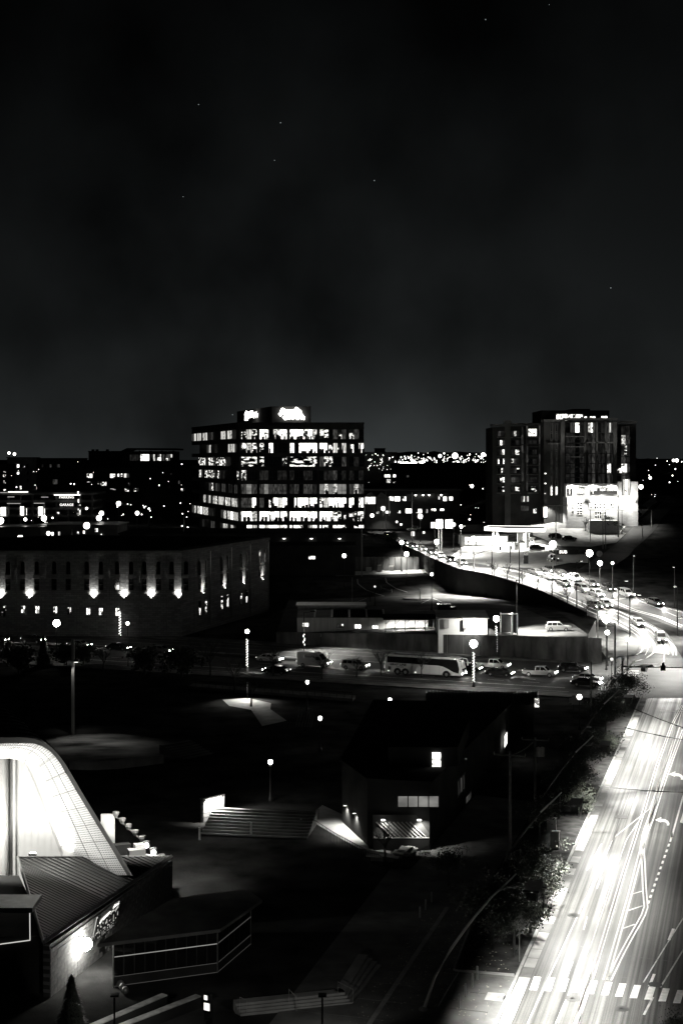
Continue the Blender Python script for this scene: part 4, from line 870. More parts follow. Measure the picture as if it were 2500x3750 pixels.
for q in ((1345, 1731, 'lamp beside the right edge of the office', .75), (1392, 1731, 'second lamp right of the office edge', .6), (1431, 1730, 'third lamp right of the office edge', .4), (1527, 1757, 'small lamp over the shop roof', .4), (1727, 1780, 'lone bright lamp over the dark hillside', .8), (1402, 1862, 'bright lamp before the tent entrance', .8), (1362, 1888, 'lamp at the left end of the shops', .65),
          (1538, 1891, 'bright lamp over the shop parking lot', .8), (1660, 1921, 'lamp among the bare branches left of the filling station', .6), (1687, 1928, 'lamp on the tall pole left of the filling station', .5), (1598, 1984, 'bright lamp over the uphill traffic', .75), (1488, 2029, 'lamp at the fence below the uphill road', .7), (1260, 2035, 'lamp over the dark yard beside the market shed', .6), (1733, 2022, 'lamp before the filling station kiosk', .75), (1470, 1986, 'glaring lamp at the head of the traffic queue', .6), (1580, 2103, 'small lamp at the top of the lower lot', .4),
          (2195, 2062, 'lamp at the foot of the hill road', .6), (2241, 2062, 'small lamp right of the foot of the hill road', .36), (2276, 1856, 'nearest of the lamps climbing the hill road', .7), (2300, 1826, 'second lamp up the hill road', .85), (2318, 1806, 'third lamp up the hill road', .7), (2345, 1783, 'fourth lamp up the hill road', .85), (2379, 1750, 'highest lamp on the hill road', .65)):
    lamp(q[0], q[1], 8, q[2], MG, 'lamp_glass' if q[0] in (1598, 1733, 1470, 1687, 2195) else 'lamp_soft', q[3] * .9, down={1598: 60000, 1733: 240000, 1470: 16000, 1687: 20000, 2195: 6000, 1538: 9000, 1402: 5000}.get(q[0], 0))
lamp(2023, 1994, 8.5, 'biggest lamp in front of the filling station', MG, 'lamp_glass', .85, down=240000)
lamp(2157, 2026, 8.5, 'big lamp over the corner of the sub shop roof', MG, 'lamp_glass', .75, down=20000)
for x, y, r, lab in ((34, 1659, 1.6, 'left of two far floodlights over the pale block'), (54, 1663, 1.7, 'right of two far floodlights over the pale block'), (1610, 1670, 2.0, 'small far floodlight on the horizon right of the office'), (1665, 1669, 3.4, 'largest far floodlight on the horizon'), (1768, 1665, 2.3, 'far floodlight beside the residential tower'), (1640, 1709, 1.9, 'far floodlight below the largest on the horizon'), (1681, 1705, 1.1, 'faint far floodlight below the horizon'), (2464, 1686, 1.6, 'left of two far floodlights at the right edge'), (2476, 1686, 2.0, 'right of two far floodlights at the right edge'), (1510, 1688, 1.2, 'glow at the edge of the distant wood')):
    d = 1400; p = D(x, y, d); t = thing('floodlight_mast', lab, 'floodlight', (p.x, d, 10), 0, 'far floodlights')
    mb = MB(); mb.tube([(p.x, d + 1, 10), (p.x, d + 1, p.z)], .35, 5); mb.build('mast', 'dark_metal', t)
    mb = MB(); mb.ball(p, r * .9, 8, 5); mb.build('lamp_cluster', 'bulb', t, smooth=True)
# the far town: too many points of light to count
mb = MB()
for i in range(230):
    u = R.random()
    x, y = (R.uniform(1455, 1800), R.gauss(1681, 9)) if u < .5 else ((R.uniform(-100, 2600), R.gauss(1686, 5)) if u < .62 else ((R.uniform(1340, 1455), R.uniform(1662, 1722)) if u < .84 else ((R.uniform(2340, 2520), R.uniform(1690, 1830)) if u < .92 else (R.uniform(-20, 720), R.uniform(1690, 1790)))))
    d = 1500 if u < .62 else (895 if u < .84 else 560); d *= R.uniform(.95, 1.05) if u < .62 else 1
    y = max(y, 1655); mb.ball(D(x, y, d), R.choice((.2, .2, .25, .3, .4, .6)) * (.8 if u > .62 else 1) * d / 1000, 4, 3)
mb.build('town_lights', 'pinprick', kind='stuff')
mb = MB()
for x in range(1462, 1560, 7): mb.ball(D(x + R.uniform(-3, 3), 1694 + R.uniform(-4, 3), 1300), R.uniform(.8, 1.5), 5, 3)
mb.build('town_lights', 'pinprick', kind='stuff')
mb = MB()
for i in range(110):
    x, y = (R.uniform(-20, 700), R.uniform(1730, 1960)) if i % 3 else (R.uniform(1340, 1780), R.uniform(1735, 1930))
    p = G(x, y, 3.5); mb.ball(p + Vector((0, 0, 3.5)), R.choice((.10, .14, .18, .25, .36)), 5, 3)
mb.build('yard_lights', 'pinprick', kind='stuff')
mb = MB(); R2 = random.Random(5)
for i in range(2600):
    X = R2.uniform(80, 560); z = 6 + 11 * (1 - ((X - 320) / 260) ** 2) * R2.random() ** .5; p = Vector((X, 1560 + R2.uniform(0, 90), z + 14)); a = R2.uniform(1, 3)
    mb.add([p, p + Vector((a, 0, R2.uniform(-1, 1))), p + Vector((a * .4, .5, a))], [(0, 1, 2)])
mb.build('far_wood', 'leaf_dark', kind='stuff')

# hooded lamps on the eave of the market shed
for k, x in enumerate((460, 543, 640, 738, 840, 938, 1040, 1140, 1243)):
    q = D(x, 1972, 399.4); lab = ['leftmost', 'second', 'third', 'fourth', 'middle', 'sixth', 'seventh', 'eighth', 'rightmost'][k] + ' hooded lamp along the market shed eave, counted from the left'
    l = thing('eave_lamp', lab, 'wall lamp', q, 0, 'hooded lamps on the market shed')
    mb = MB(); mb.lathe(q, [(.42, .05), (.2, .35), (.04, .5)], 8); mb.build('lamp_hood', 'dark_metal', l); mb = MB(); mb.lathe(q, [(.001, -.22), (.4, -.1), (.40, .04)], 8); mb.build('bulb', 'bulb', l)

# curved masts leaning over the near road, with added cut-off lights and shields
def mast(t0, label, power):
    power *= 2.0
    b_ = K(t0, -5.2); a = K(t0 + 1.0, .9, 9.4); t = thing('curved_mast', label, 'street lamp', b_, 0, 'curved masts with added lamps along the near road')
    pts = [(0, 0), (.12, .24), (.30, .45), (.5, .64), (.72, .82), (.88, .92), (1, 1)]
    pl = [Vector((lerp(b_.x, a.x, u), lerp(b_.y, a.y, u), 9.4 * v)) for u, v in pts]
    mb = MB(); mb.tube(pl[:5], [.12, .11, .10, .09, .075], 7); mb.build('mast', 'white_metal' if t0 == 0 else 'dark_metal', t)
    mb = MB(); mb.tube(pl[4:], [.075, .065, .05], 7); mb.build('mast_tip', 'white_metal', t)  # tips, and the whole first mast, coloured white in place of light
    mb = MB(); mb.lathe(b_, [(.3, 0), (.3, .18), (.16, .3)], 8); mb.build('base', 'concrete', t)
    hd = pl[4].lerp(pl[5], .6); q = hd + KN * 2.3 + Vector((0, 0, .45)); mb = MB(); mb.tube([hd, hd + KN * 1.2 + Vector((0, 0, .35)), q], [.05, .045, .04], 6); mb.build('arm', 'dark_metal', t); mb = MB(); mb.box((q.x, q.y, q.z - .02), (1.05, 2.3, .14), KR); mb.build('lamp_head', 'dark_metal', t)
    mb = MB(); mb.box((q.x, q.y, q.z - .10), (.7, .24, .02), KR); mb.build('lens', 'lamp_low', t)
    spot('beam', (q.x, q.y, q.z - .16), K(t0, 3.6), power, 148, .7, t, .14)
    for o_, dz, nm in ((-.16, .50, 'added_house_shield'), (.40, .60, 'added_road_shield')):
        c = q + KN * o_; mb = MB(); mb.box((c.x, c.y, q.z - .10 - dz / 2), (.03, 2.2, dz), KR); mb.build(nm, 'dark_metal', t)  # added plates that shape the beam
    c = q - KU * 1.15; mb = MB(); mb.box((c.x, c.y, q.z - .35), (.64, .03, .5), KR); mb.build('added_end_shield', 'dark_metal', t)
    c = q + KN * .72; mb = MB(); mb.box((c.x, c.y, q.z + .02), (.3, .3, .1), KR); mb.build('fill_lamp', 'dark_metal', t); spot('fill_beam', (c.x, c.y, q.z - .06), K(t0, 15), 2600, 124, .9, t, .1)  # added fill spot for the far lanes
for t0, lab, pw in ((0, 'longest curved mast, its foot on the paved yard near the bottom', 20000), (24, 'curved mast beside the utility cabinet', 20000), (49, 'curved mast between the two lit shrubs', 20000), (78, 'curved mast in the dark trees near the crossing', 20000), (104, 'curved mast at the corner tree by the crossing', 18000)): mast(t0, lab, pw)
# tall poles on the bend; their cut-off lights are added to brighten it
def added_pole_lamp(x, y, h, label, power, tgt=None, glass='lamp_soft'):
    power *= .6
    p = GR(x, y); t = thing('added_pole_lamp', label, 'street lamp', p, 0, 'tall poles with added lights along the bending road')
    mb = MB(); mb.tube([p, p + Vector((0, 0, h))], [.14, .08], 8); mb.build('pole', 'dark_metal', t)
    e = Vector(tgt) if tgt else p + Vector((4, -2, 0)); dv = (e - p); dv.z = 0; dv = dv.normalized() * 1.8
    mb = MB(); mb.tube([p + Vector((0, 0, h - .3)), p + dv + Vector((0, 0, h + .1))], .05, 6); mb.build('arm', 'dark_metal', t)
    q = p + dv + Vector((0, 0, h)); mb = MB(); mb.box((q.x, q.y, q.z + .08), (.9, .5, .16), math.atan2(dv.y, dv.x)); mb.build('lamp_head', 'dark_metal', t)
    mb = MB(); mb.box((q.x, q.y, q.z - .02), (.6, .36, .03), math.atan2(dv.y, dv.x)); mb.build('lens', glass, t)
    spot('beam', q + Vector((0, 0, -.12)), Vector((e.x, e.y, TR(e.x, e.y))), power, 104, .8, t, .25)
added_pole_lamp(1683, 2090, 11, 'tall pole with an added light where the bend starts to climb', 70000, GR(1760, 2080))
added_pole_lamp(1508, 2018, 11, 'tall pole with an added light halfway up the uphill road', 50000, GR(1560, 2015))
added_pole_lamp(1900, 2140, 10, 'pole with an added light on the outer edge of the bend above the wall', 80000, GR(1980, 2125))
added_pole_lamp(2110, 2226, 10, 'pole with an added light on the wall above the white sport utility car', 60000, GR(2190, 2200))
added_pole_lamp(2478, 2332, 10, 'pole with an added light on the outer side of the tight bend', 60000, GR(2430, 2370))
added_pole_lamp(2505, 2445, 9, 'pole with an added light at the right edge of the crossing', 60000, P(2430, 2465))

added_pole_lamp(2304, 2348, 9, 'added pole light on the corner pavement facing the tight bend', 55000, GR(2392, 2350))
added_pole_lamp(2262, 2290, 9, 'added pole light where the corner pavement begins', 50000, GR(2340, 2284))
added_pole_lamp(2318, 2180, 9, 'added pole light along the far kerb of the right carriageway', 30000, GR(2330, 2225))
added_pole_lamp(2468, 2228, 9, 'last added pole light along the right carriageway', 30000, GR(2450, 2270))
added_pole_lamp(1800, 2114, 10, 'pole with an added light at the wall where the bend leaves the station', 70000, GR(1822, 2098))
added_pole_lamp(1590, 2052, 10, 'pole with an added light beside the bushy tree of the uphill road', 60000, GR(1640, 2040))
# ================================================================== vehicles
def hull(mb, prof, W, inset=.05, mi=0):
    """side outline given as (x, z) swept across the width with a turned-in edge"""
    n = len(prof); cx_ = sum(p[0] for p in prof) / n; cz = sum(p[1] for p in prof) / n
    def ring(y, k): return [(cx_ + (x - cx_) * (1 - k * .6), y, cz + (z - cz) * (1 - k * 2)) for x, z in prof]
    rs = [ring(-W / 2, inset), ring(-W / 2 * .92, 0), ring(W / 2 * .92, 0), ring(W / 2, inset)]
    vs = sum(rs, []); fs = [tuple(range(n)), tuple(range(3 * n, 4 * n))[::-1]]
    for k in range(3): fs += [(k * n + (i + 1) % n, k * n + i, (k + 1) * n + i, (k + 1) * n + (i + 1) % n) for i in range(n)]
    mb.add(vs, fs, mi)
def cabin(mb, pr, W, Wt, mi=0):
    n = len(pr); zs = [z for _, z in pr]; z0, z1 = min(zs), max(zs)
    w_ = lambda z: lerp(W, Wt, (z - z0) / (z1 - z0)) / 2
    vs = [(x, -w_(z), z) for x, z in pr] + [(x, w_(z), z) for x, z in pr]
    mb.add(vs, [tuple(range(n)), tuple(range(n, 2 * n))[::-1]] + [((i + 1) % n, i, n + i, n + (i + 1) % n) for i in range(n)], mi)
SPEC = {
 'sedan': dict(L=4.7, W=1.82, body=[(-2.33, .32), (-2.36, .62), (-2.28, .92), (-1.5, .98), (.9, .96), (2.05, .80), (2.33, .62), (2.35, .34), (1.9, .24), (-2.0, .24)], cab=[(-1.85, .95), (-1.15, 1.40), (-.3, 1.46), (.45, 1.40), (1.25, .93)], wt=1.3, wh=(1.42, -1.38), wr=.33, win=[[(-1.45, 1.0), (-1.0, 1.34), (-.38, 1.39), (-.38, 1.0)], [(-.28, 1.0), (-.28, 1.39), (.40, 1.34), (.98, 1.0)]]),
 'suv': dict(L=4.8, W=1.9, body=[(-2.36, .36), (-2.40, .75), (-2.36, 1.05), (-1.5, 1.08), (1.0, 1.06), (2.1, .98), (2.36, .8), (2.4, .42), (1.9, .30), (-2.0, .30)], cab=[(-2.3, 1.05), (-2.05, 1.68), (-.6, 1.76), (.35, 1.70), (1.15, 1.03)], wt=1.45, wh=(1.45, -1.42), wr=.37, win=[[(-2.05, 1.12), (-1.9, 1.58), (-1.2, 1.62), (-1.2, 1.12)], [(-1.1, 1.12), (-1.1, 1.63), (-.25, 1.64), (-.25, 1.12)], [(-.15, 1.12), (-.15, 1.64), (.35, 1.6), (.9, 1.12)]]),
 'pickup': dict(L=5.7, W=1.95, body=[(-2.85, .5), (-2.86, .8), (-2.82, 1.10), (-.7, 1.10), (1.3, 1.08), (2.6, 1.02), (2.85, .85), (2.88, .48), (2.3, .38), (-2.4, .38)], cab=[(-.75, 1.08), (-.62, 1.78), (.5, 1.84), (.85, 1.78), (1.65, 1.06)], wt=1.5, wh=(1.85, -1.75), wr=.40, win=[[(-.55, 1.16), (-.48, 1.70), (.15, 1.73), (.15, 1.16)], [(.25, 1.16), (.25, 1.73), (.8, 1.68), (1.35, 1.16)]], bed=True),
 'van': dict(L=6.0, W=2.05, body=[(-2.98, .45), (-3.0, 2.0), (-2.9, 2.62), (.6, 2.66), (1.15, 2.45), (2.0, 1.35), (2.75, 1.12), (2.98, .9), (3.0, .45), (2.4, .33), (-2.5, .33)], cab=None, wt=1.7, wh=(2.05, -1.75), wr=.36, win=[[(.75, 1.35), (.75, 1.95), (1.22, 1.95), (1.75, 1.35)]]),
}
def make_car(kind, paint, power=900, lights=True):
    s = SPEC[kind]; t = thing(kind if kind != 'suv' else 'sport_utility_car', '', 'car'); del t['label']; W = s['W']; hl = s['L'] / 2
    mb = MB(); hull(mb, s['body'], W, .05)
    if s['cab']: cabin(mb, s['cab'], W * .93, s['wt'])
    o = mb.build('body', paint, t, world=False); o['paint'] = 1
    if s.get('bed'):
        mb = MB(); mb.box((-1.78, 0, 1.108), (1.95, W * .78, .012)); mb.build('load_bed', 'rubber', t, world=False)
    zs = [z for _, z in (s['cab'] or [(0, 0), (0, 2.6)])]; z0, z1 = min(zs), max(zs)
    for sd in (-1, 1):
        for wn_ in s['win']:
            mb = MB(); f = lambda z: sd * (lerp(W * .93, s['wt'], (z - z0) / (z1 - z0)) / 2 + .012) if s['cab'] else sd * (W / 2 + .006)
            mb.add([(x, f(z), z) for x, z in wn_], [tuple(range(len(wn_)))]); mb.build('side_window', 'dark_glass', t, world=False)
    def slope(a, b_, k0, k1, off, nm):
        mb = MB(); p, q = (lerp(a[0], b_[0], k0), lerp(a[1], b_[1], k0)), (lerp(a[0], b_[0], k1), lerp(a[1], b_[1], k1))
        w_ = lambda z: (lerp(W * .93, s['wt'], (z - z0) / (z1 - z0)) / 2 - .1) if s['cab'] else W * .42
        mb.add([(p[0] + off, -w_(p[1]), p[1] + .015), (p[0] + off, w_(p[1]), p[1] + .015), (q[0] + off, w_(q[1]), q[1] + .015), (q[0] + off, -w_(q[1]), q[1] + .015)], [(0, 1, 2, 3)]); mb.build(nm, 'dark_glass', t, world=False)
    if s['cab']:
        slope(s['cab'][-1], s['cab'][-2], .12, .92, .012, 'windscreen'); slope(s['cab'][0], s['cab'][1], .15, .9, -.012, 'rear_window')
    else: slope((2.0, 1.35), (1.15, 2.45), .05, .85, .012, 'windscreen')
    for x in s['wh']:
        for sd in (-1, 1):
            r = s['wr']; mb = MB(); y0 = sd * (W / 2 - .22); y1 = sd * (W / 2 + .015); n = 14
            mb.tube([(x, y0, r), (x, y1, r)], r, n); wl_ = mb.build('wheel', 'rubber', t, world=False)
            mb = MB(); mb.tube([(x, y1 - sd * .02, r), (x, y1 + sd * .012, r)], [r * .62, r * .5], 10); mb.build('rim', 'rim', wl_, world=False)
    hz = {'sedan': .66, 'suv': .84, 'pickup': .88, 'van': .92}[kind]
    for sd in (-1, 1):
        mb = MB(); mb.lathe((hl - .02, sd * (W / 2 - .3), hz - .09), [(.001, 0), (.12, .03), (.13, .12), (.001, .18)], 8); mb.build('headlight', 'headlight' if lights else 'rim', t, world=False)
        mb = MB(); mb.box((-hl + .0, sd * (W / 2 - .18), hz + .12), (.08, .26, .18)); mb.build('taillight', 'taillight' if lights else 'rubber', t, world=False)
        mb = MB(); mb.box((.9 if kind != 'van' else 1.5, sd * (W / 2 + .08), hz + .30), (.12, .2, .14)); mb.build('mirror', paint, t, world=False)
    mb = MB(); mb.box((hl - .01, 0, hz - .22), (.05, W * .5, .14)); mb.build('grille', 'rubber', t, world=False)
    if lights and power: spot('beam', (hl + .15, 0, hz), (hl + 9, 0, -.2), power, 75, .8, t, .3)
    return t
_ck = {}
def car(kind, paint, p, rz, label, group, power=900, lights=True):
    key = (kind, power, lights)
    if key not in _ck:
        t = _ck[key] = make_car(kind, paint, power, lights); t.location = p; t.rotation_euler = (0, 0, rz); t['label'] = label; t['group'] = group
    else: t = copy_tree(_ck[key], p, rz, label, group, paint)
    t['category'] = {'van': 'van', 'pickup': 'pickup truck'}.get(kind, 'car'); return t
SA = math.atan(-.41)
SG = 'vehicles on the street'
def scar(x, y, kind, paint, label, rev=False, power=900, lights=True):
    p = P(x, y); p.z = .052; return car(kind, paint, p, SA + (math.pi if rev else 0), label, SG, power, lights)
scar(-8, 2352, 'sedan', 'car_grey', 'car cut off by the left edge with its headlight showing')
scar(123, 2356, 'suv', 'car_black', 'black high car left of the leftmost dark conifer')
scar(292, 2372, 'sedan', 'car_silver', 'car half hidden by the pair of round dark shrubs')
scar(435, 2382, 'sedan', 'car_black', 'long black saloon alone on the street below the brick corner')
scar(588, 2392, 'sedan', 'car_grey', 'dark car with headlights on, left of the bare trees')
scar(988, 2424, 'sedan', 'car_white', 'white saloon behind the bare tree, following the white van')
scar(1012, 2468, 'sedan', 'car_black', 'black car in the nearest lane below the white saloon', True)
van = scar(1150, 2443, 'van', 'car_white', 'white high-roof delivery van with dark lettering on its side')
scar(1300, 2452, 'suv', 'car_white', 'white car just behind the coach, crossed by bare branches')
scar(1712, 2458, 'sedan', 'car_black', 'dark car just ahead of the coach')
scar(1806, 2450, 'pickup', 'car_white', 'white pickup truck ahead of the coach')
scar(1828, 2476, 'sedan', 'car_black', 'black saloon in front of the white pickup', power=1200)
scar(1976, 2478, 'pickup', 'car_silver', 'silver pickup truck with bright headlights')
scar(2096, 2462, 'suv', 'car_black', 'black high car near the mouth of the crossing')
scar(2150, 2498, 'sedan', 'car_silver', 'pale saloon beside the dark pole near the crossing')
scar(2145, 2514, 'sedan', 'car_black', 'low black car nearest the camera in the queue')
words('FleetPride', 'lettering', 'lettering', van, parent_matrix(van) @ Vector((-1.45, -1.045, 1.75)), SA, .62, .004, shear=.25)
# the coach
bp_ = P(1556, 2474); bp_.z = .052; bus = thing('coach', 'long white touring coach with dark windows and black lettering', 'coach', bp_, SA, SG)
bL = 13.9; hb = bL / 2
mb = MB(); hull(mb, [(-6.9, .42), (-6.95, 1.5), (-6.85, 3.2), (-6.6, 3.42), (5.6, 3.42), (6.2, 3.25), (6.65, 2.4), (6.93, 1.3), (6.95, .6), (6.6, .36), (-6.6, .36)], 2.55, .025); mb.build('body', 'car_white', bus, world=False)
mb = MB(); mb.add([(x, -1.29, z) for x, z in [(-6.45, 2.05), (2.6, 1.98), (3.6, 1.85), (4.6, 1.45), (5.3, 1.05), (6.0, .9), (6.35, .85), (6.45, 1.5), (6.2, 2.6), (5.95, 3.1), (-6.45, 3.12)]], [tuple(range(11))]); mb.build('window_band', 'dark_glass', bus, world=False)
mb = MB(); mb.add([(x, 1.29, z) for x, z in [(-6.45, 2.05), (5.9, 1.98), (6.0, 3.1), (-6.45, 3.12)]], [(0, 1, 2, 3)]); mb.build('window_band', 'dark_glass', bus, world=False)
mb = MB(); mb.add([(6.955, -1.05, 1.3), (6.955, 1.05, 1.3), (6.30, 1.05, 3.15), (6.30, -1.05, 3.15)], [(0, 1, 2, 3)]); mb.build('windscreen', 'dark_glass', bus, world=False)
mb = MB(); mb.box((-.6, 0, 3.5), (9.5, 1.7, .18)); mb.build('roof_unit', 'car_grey', bus, world=False)
for x in (-4.55, -3.15, 4.2):
    for sd in (-1, 1):
        mb = MB(); mb.tube([(x, sd * 1.05, .52), (x, sd * 1.30, .52)], .52, 16); wl_ = mb.build('wheel', 'rubber', bus, world=False)
        mb = MB(); mb.tube([(x, sd * 1.29, .52), (x, sd * 1.315, .52)], [.3, .22], 10); mb.build('rim', 'rim', wl_, world=False)
        mb = MB(); n = 12; mb.add([(x + .72 * math.cos(math.pi * i / n), sd * 1.284, .42 + .78 * math.sin(math.pi * i / n)) for i in range(n + 1)], [tuple(range(n + 1))]); mb.build('wheel_arch', 'rubber', bus, world=False)
mb = MB()
for x in (-5.6, -2.2, -.6, 1.2, 2.9): mb.box((x, -1.283, 1.1), (.02, .012, 1.3))
mb.box((4.95, -1.283, .95), (.04, .012, 1.2)); mb.build('panel_joint', 'lettering_grey', bus, world=False)
mb = MB(); mb.box((-6.0, -1.284, 1.1), (.55, .02, .55)); mb.build('vent_grille', 'lettering_grey', bus, world=False)
mb = MB(); mb.tube([(6.2, -1.2, 3.1), (6.9, -1.35, 3.05), (7.15, -1.4, 2.5)], .09, 6); mb.box((7.12, -1.4, 2.2), (.2, .22, .6)); mb.build('mirror', 'car_white', bus, world=False)
mb = MB(); mb.tube([(6.2, 1.2, 3.1), (6.9, 1.35, 3.05), (7.15, 1.4, 2.5)], .09, 6); mb.box((7.12, 1.4, 2.2), (.2, .22, .6)); mb.build('mirror', 'car_white', bus, world=False)
for sd in (-1, 1):
    mb = MB(); mb.box((6.96, sd * .95, .75), (.06, .34, .22)); mb.build('headlight', 'headlight', bus, world=False)
    mb = MB(); mb.box((-6.95, sd * 1.05, 1.3), (.06, .2, .6)); mb.build('taillight', 'taillight', bus, world=False)
for x in (-6.2, -1.3, 5.7): mb = MB(); mb.ball((x, -1.29, .62 if x < 5 else 3.2), .07, 6, 4); mb.build('marker_light', 'marker_light', bus, world=False)
spot('beam', (7.2, 0, .75), (16, 0, 0), 1200, 80, .8, bus, .3)
words('GRAY LINE', 'lettering', 'lettering', bus, parent_matrix(bus) @ Vector((-5.95, -1.30, 1.62)), SA, .46, .004, shear=.2, bold=.02, space=1.05, xscale=1.25)
words('Tennessee', 'lettering', 'lettering', bus, parent_matrix(bus) @ Vector((-4.9, -1.30, 1.30)), SA, .34, .004, shear=.3)
# lots, station, hill road
CGp = 'parked cars'
def pcar(x, y, kind, paint, rz, label, grp=CGp, fn=G, lights=False, power=0):
    p = fn(x, y); p.z += .11; return car(kind, paint, p, math.radians(rz), label, grp, power, lights)
pcar(2042, 2312, 'suv', 'car_silver', -6, 'white high car parked under the lamp in the lower lot')
pcar(1512, 1946, 'suv', 'car_white', 190, 'pale boxy car parked by the shop yard, roof rack up', fn=GR)
pcar(1585, 1905, 'sedan', 'car_silver', 170, 'silver car parked right of the bright shop lamp')
pcar(1690, 1900, 'suv', 'car_silver', 150, 'pale car alone at the right end of the shop lot')
pcar(1462, 1902, 'sedan', 'car_white', 170, 'small white car left of the tall flag pole')
pcar(1530, 1912, 'sedan', 'car_grey', 165, 'grey car under the bright shop lamp')
pcar(1505, 1908, 'sedan', 'car_black', 165, 'black car between the flag pole and the shop lamp')
pcar(463, 1855, 'suv', 'car_white', 5, 'white car on the far slope beside a bright lamp')
pcar(1914, 1984, 'van', 'car_white', 100, 'white van seen between the station canopy columns')
pcar(1962, 2014, 'sedan', 'car_black', 12, 'low black car leaving the filling station')
pcar(2022, 2058, 'pickup', 'car_black', 95, 'black pickup with a lit tail below the biggest station lamp', lights=True)
pcar(2038, 1975, 'suv', 'car_black', 20, 'black high car on the bright forecourt')
pcar(2080, 1980, 'sedan', 'car_black', 10, 'black saloon right of the high car on the bright forecourt')
pcar(2318, 1908, 'sedan', 'car_white', 62, 'nearest car parked up the hill road')
pcar(2330, 1893, 'suv', 'car_black', 62, 'dark car parked second up the hill road')
pcar(2352, 1866, 'sedan', 'car_black', 62, 'dark hump-backed car parked third up the hill road')
pcar(2396, 1820, 'suv', 'car_black', 62, 'farthest parked car up the hill road', lights=True)
QG = 'cars queuing on the bend'
def qcar(x, y, kind, paint, label, dx=1, dy=.36, power=5000):
    p = GR(x, y); q = GR(x + 40 * dx, y + 40 * dy); dv = q - p; p.z += .14
    c = car(kind, paint, p, math.atan2(dv.y, dv.x), label, QG, power, True); c.rotation_euler = (0, math.asin(-dv.z / dv.length), math.atan2(dv.y, dv.x)); return c
for q in ((2060, 2145, 'sedan', 'car_grey', 'dark saloon left of the high car in the bend queue'), (2130, 2168, 'suv', 'car_silver', 'grey high car in the middle of the bend queue'), (2180, 2184, 'sedan', 'car_silver', 'leading saloon of the bend queue'), (2098, 2128, 'pickup', 'car_white', 'white pickup in the second lane of the bend queue'), (2005, 2122, 'sedan', 'car_silver', 'silver saloon fourth back in the bend queue'), (1962, 2106, 'sedan', 'car_grey', 'car at the tail of the bend queue'), (2050, 2108, 'sedan', 'car_black', 'dark car along the far kerb of the bend'), (2160, 2146, 'sedan', 'car_grey', 'dark car right of the white pickup along the far kerb'), (2222, 2162, 'sedan', 'car_black', 'black car ahead of the others along the far kerb'), (2010, 2096, 'sedan', 'car_grey', 'rearmost car along the far kerb of the bend')): qcar(*q)
for q in ((1478, 1998, 'first of the small cars high on the uphill road'), (1512, 2010, 'second of the small cars on the uphill road'), (1545, 2022, 'third of the small cars on the uphill road'), (1578, 2034, 'fourth of the small cars on the uphill road, by the bright lamp'), (1612, 2047, 'fifth of the small cars on the uphill road'), (1648, 2060, 'sixth of the small cars on the uphill road'), (1690, 2072, 'last of the small cars on the uphill road, by the tall pole'), (1420, 1968, 'small car where the uphill road passes the office')):
    qcar(q[0], q[1] - 3, 'sedan', R.choice(('car_grey', 'car_silver', 'car_black')), q[2], 1, .38, 12000)
for q in ((2176, 2226, 'sedan', 'car_grey', 'car entering the tight bend with its headlights glaring', 1, .5), (2212, 2222, 'sedan', 'car_silver', 'car beside the glaring one entering the tight bend', 1, .45), (2335, 2292, 'sedan', 'car_silver', 'car halfway round the tight bend', 1, .7), (2418, 2350, 'suv', 'car_grey', 'high car near the end of the tight bend', .6, 1.0), (2290, 2186, 'suv', 'car_silver', 'car on the right carriageway with a blazing lamp', 1, .36), (2395, 2216, 'sedan', 'car_grey', 'car farther along the right carriageway', 1, .34)): qcar(*q, 4500)
# ================================================================== filling station, shops, cabins
gs = G(1896, 2014); gd = gs.y; gz = gs.z
def gx(x, d=None): return (x - CX) * (d or gd) / F
def gzz(y, d=None): return H - (y - HY) * (d or gd) / F
st = thing('filling_station', 'blazing white filling station canopy on square columns with pumps', 'canopy', (gx(1890), gd, gz))
cz1 = gzz(1936, gd - 4); cz0 = gzz(1948, gd - 4)
poly = [(gx(1992, gd - 4), gd - 4), (gx(1995, gd + 9), gd + 9), (gx(1790, gd + 12), gd + 12), (gx(1775, gd + 4), gd + 4), (gx(1858, gd - 4), gd - 4)]
mb = MB(); mb.prism(poly, cz0 + .3, cz1); mb.build('canopy_roof', 'dark_metal_roof', st)
ring = [Vector((p[0], p[1], 0)) for p in poly]; cc_ = sum(ring, Vector()) / 5
for a, b_ in zip(ring, ring[1:] + ring[:1]):
    mb = MB(); o = lambda p: Vector((p.x, p.y, 0)) + (p - cc_).normalized() * .25
    a2, b2 = o(a), o(b_); mb.prism([a, b_, b2, a2], cz0, cz1 + .12); mb.build('lit_fascia', 'strip_bright', st)
mb = MB(); mb.prism(poly, cz0 + .28, cz0 + .297); mb.build('soffit', 'white_metal', st)
for x, yb in ((1806, 2000), (1897, 2014), (1930, 2010), (1820, 1990)):
    mb = MB(); X = gx(x); Y = gd + (2 if yb > 2005 else 8); X = (x - CX) * Y / F; mb.span((X - .35, Y - .35, gz - 1), (X + .35, Y + .35, cz0 + .3)); mb.build('column', 'white_metal', st)
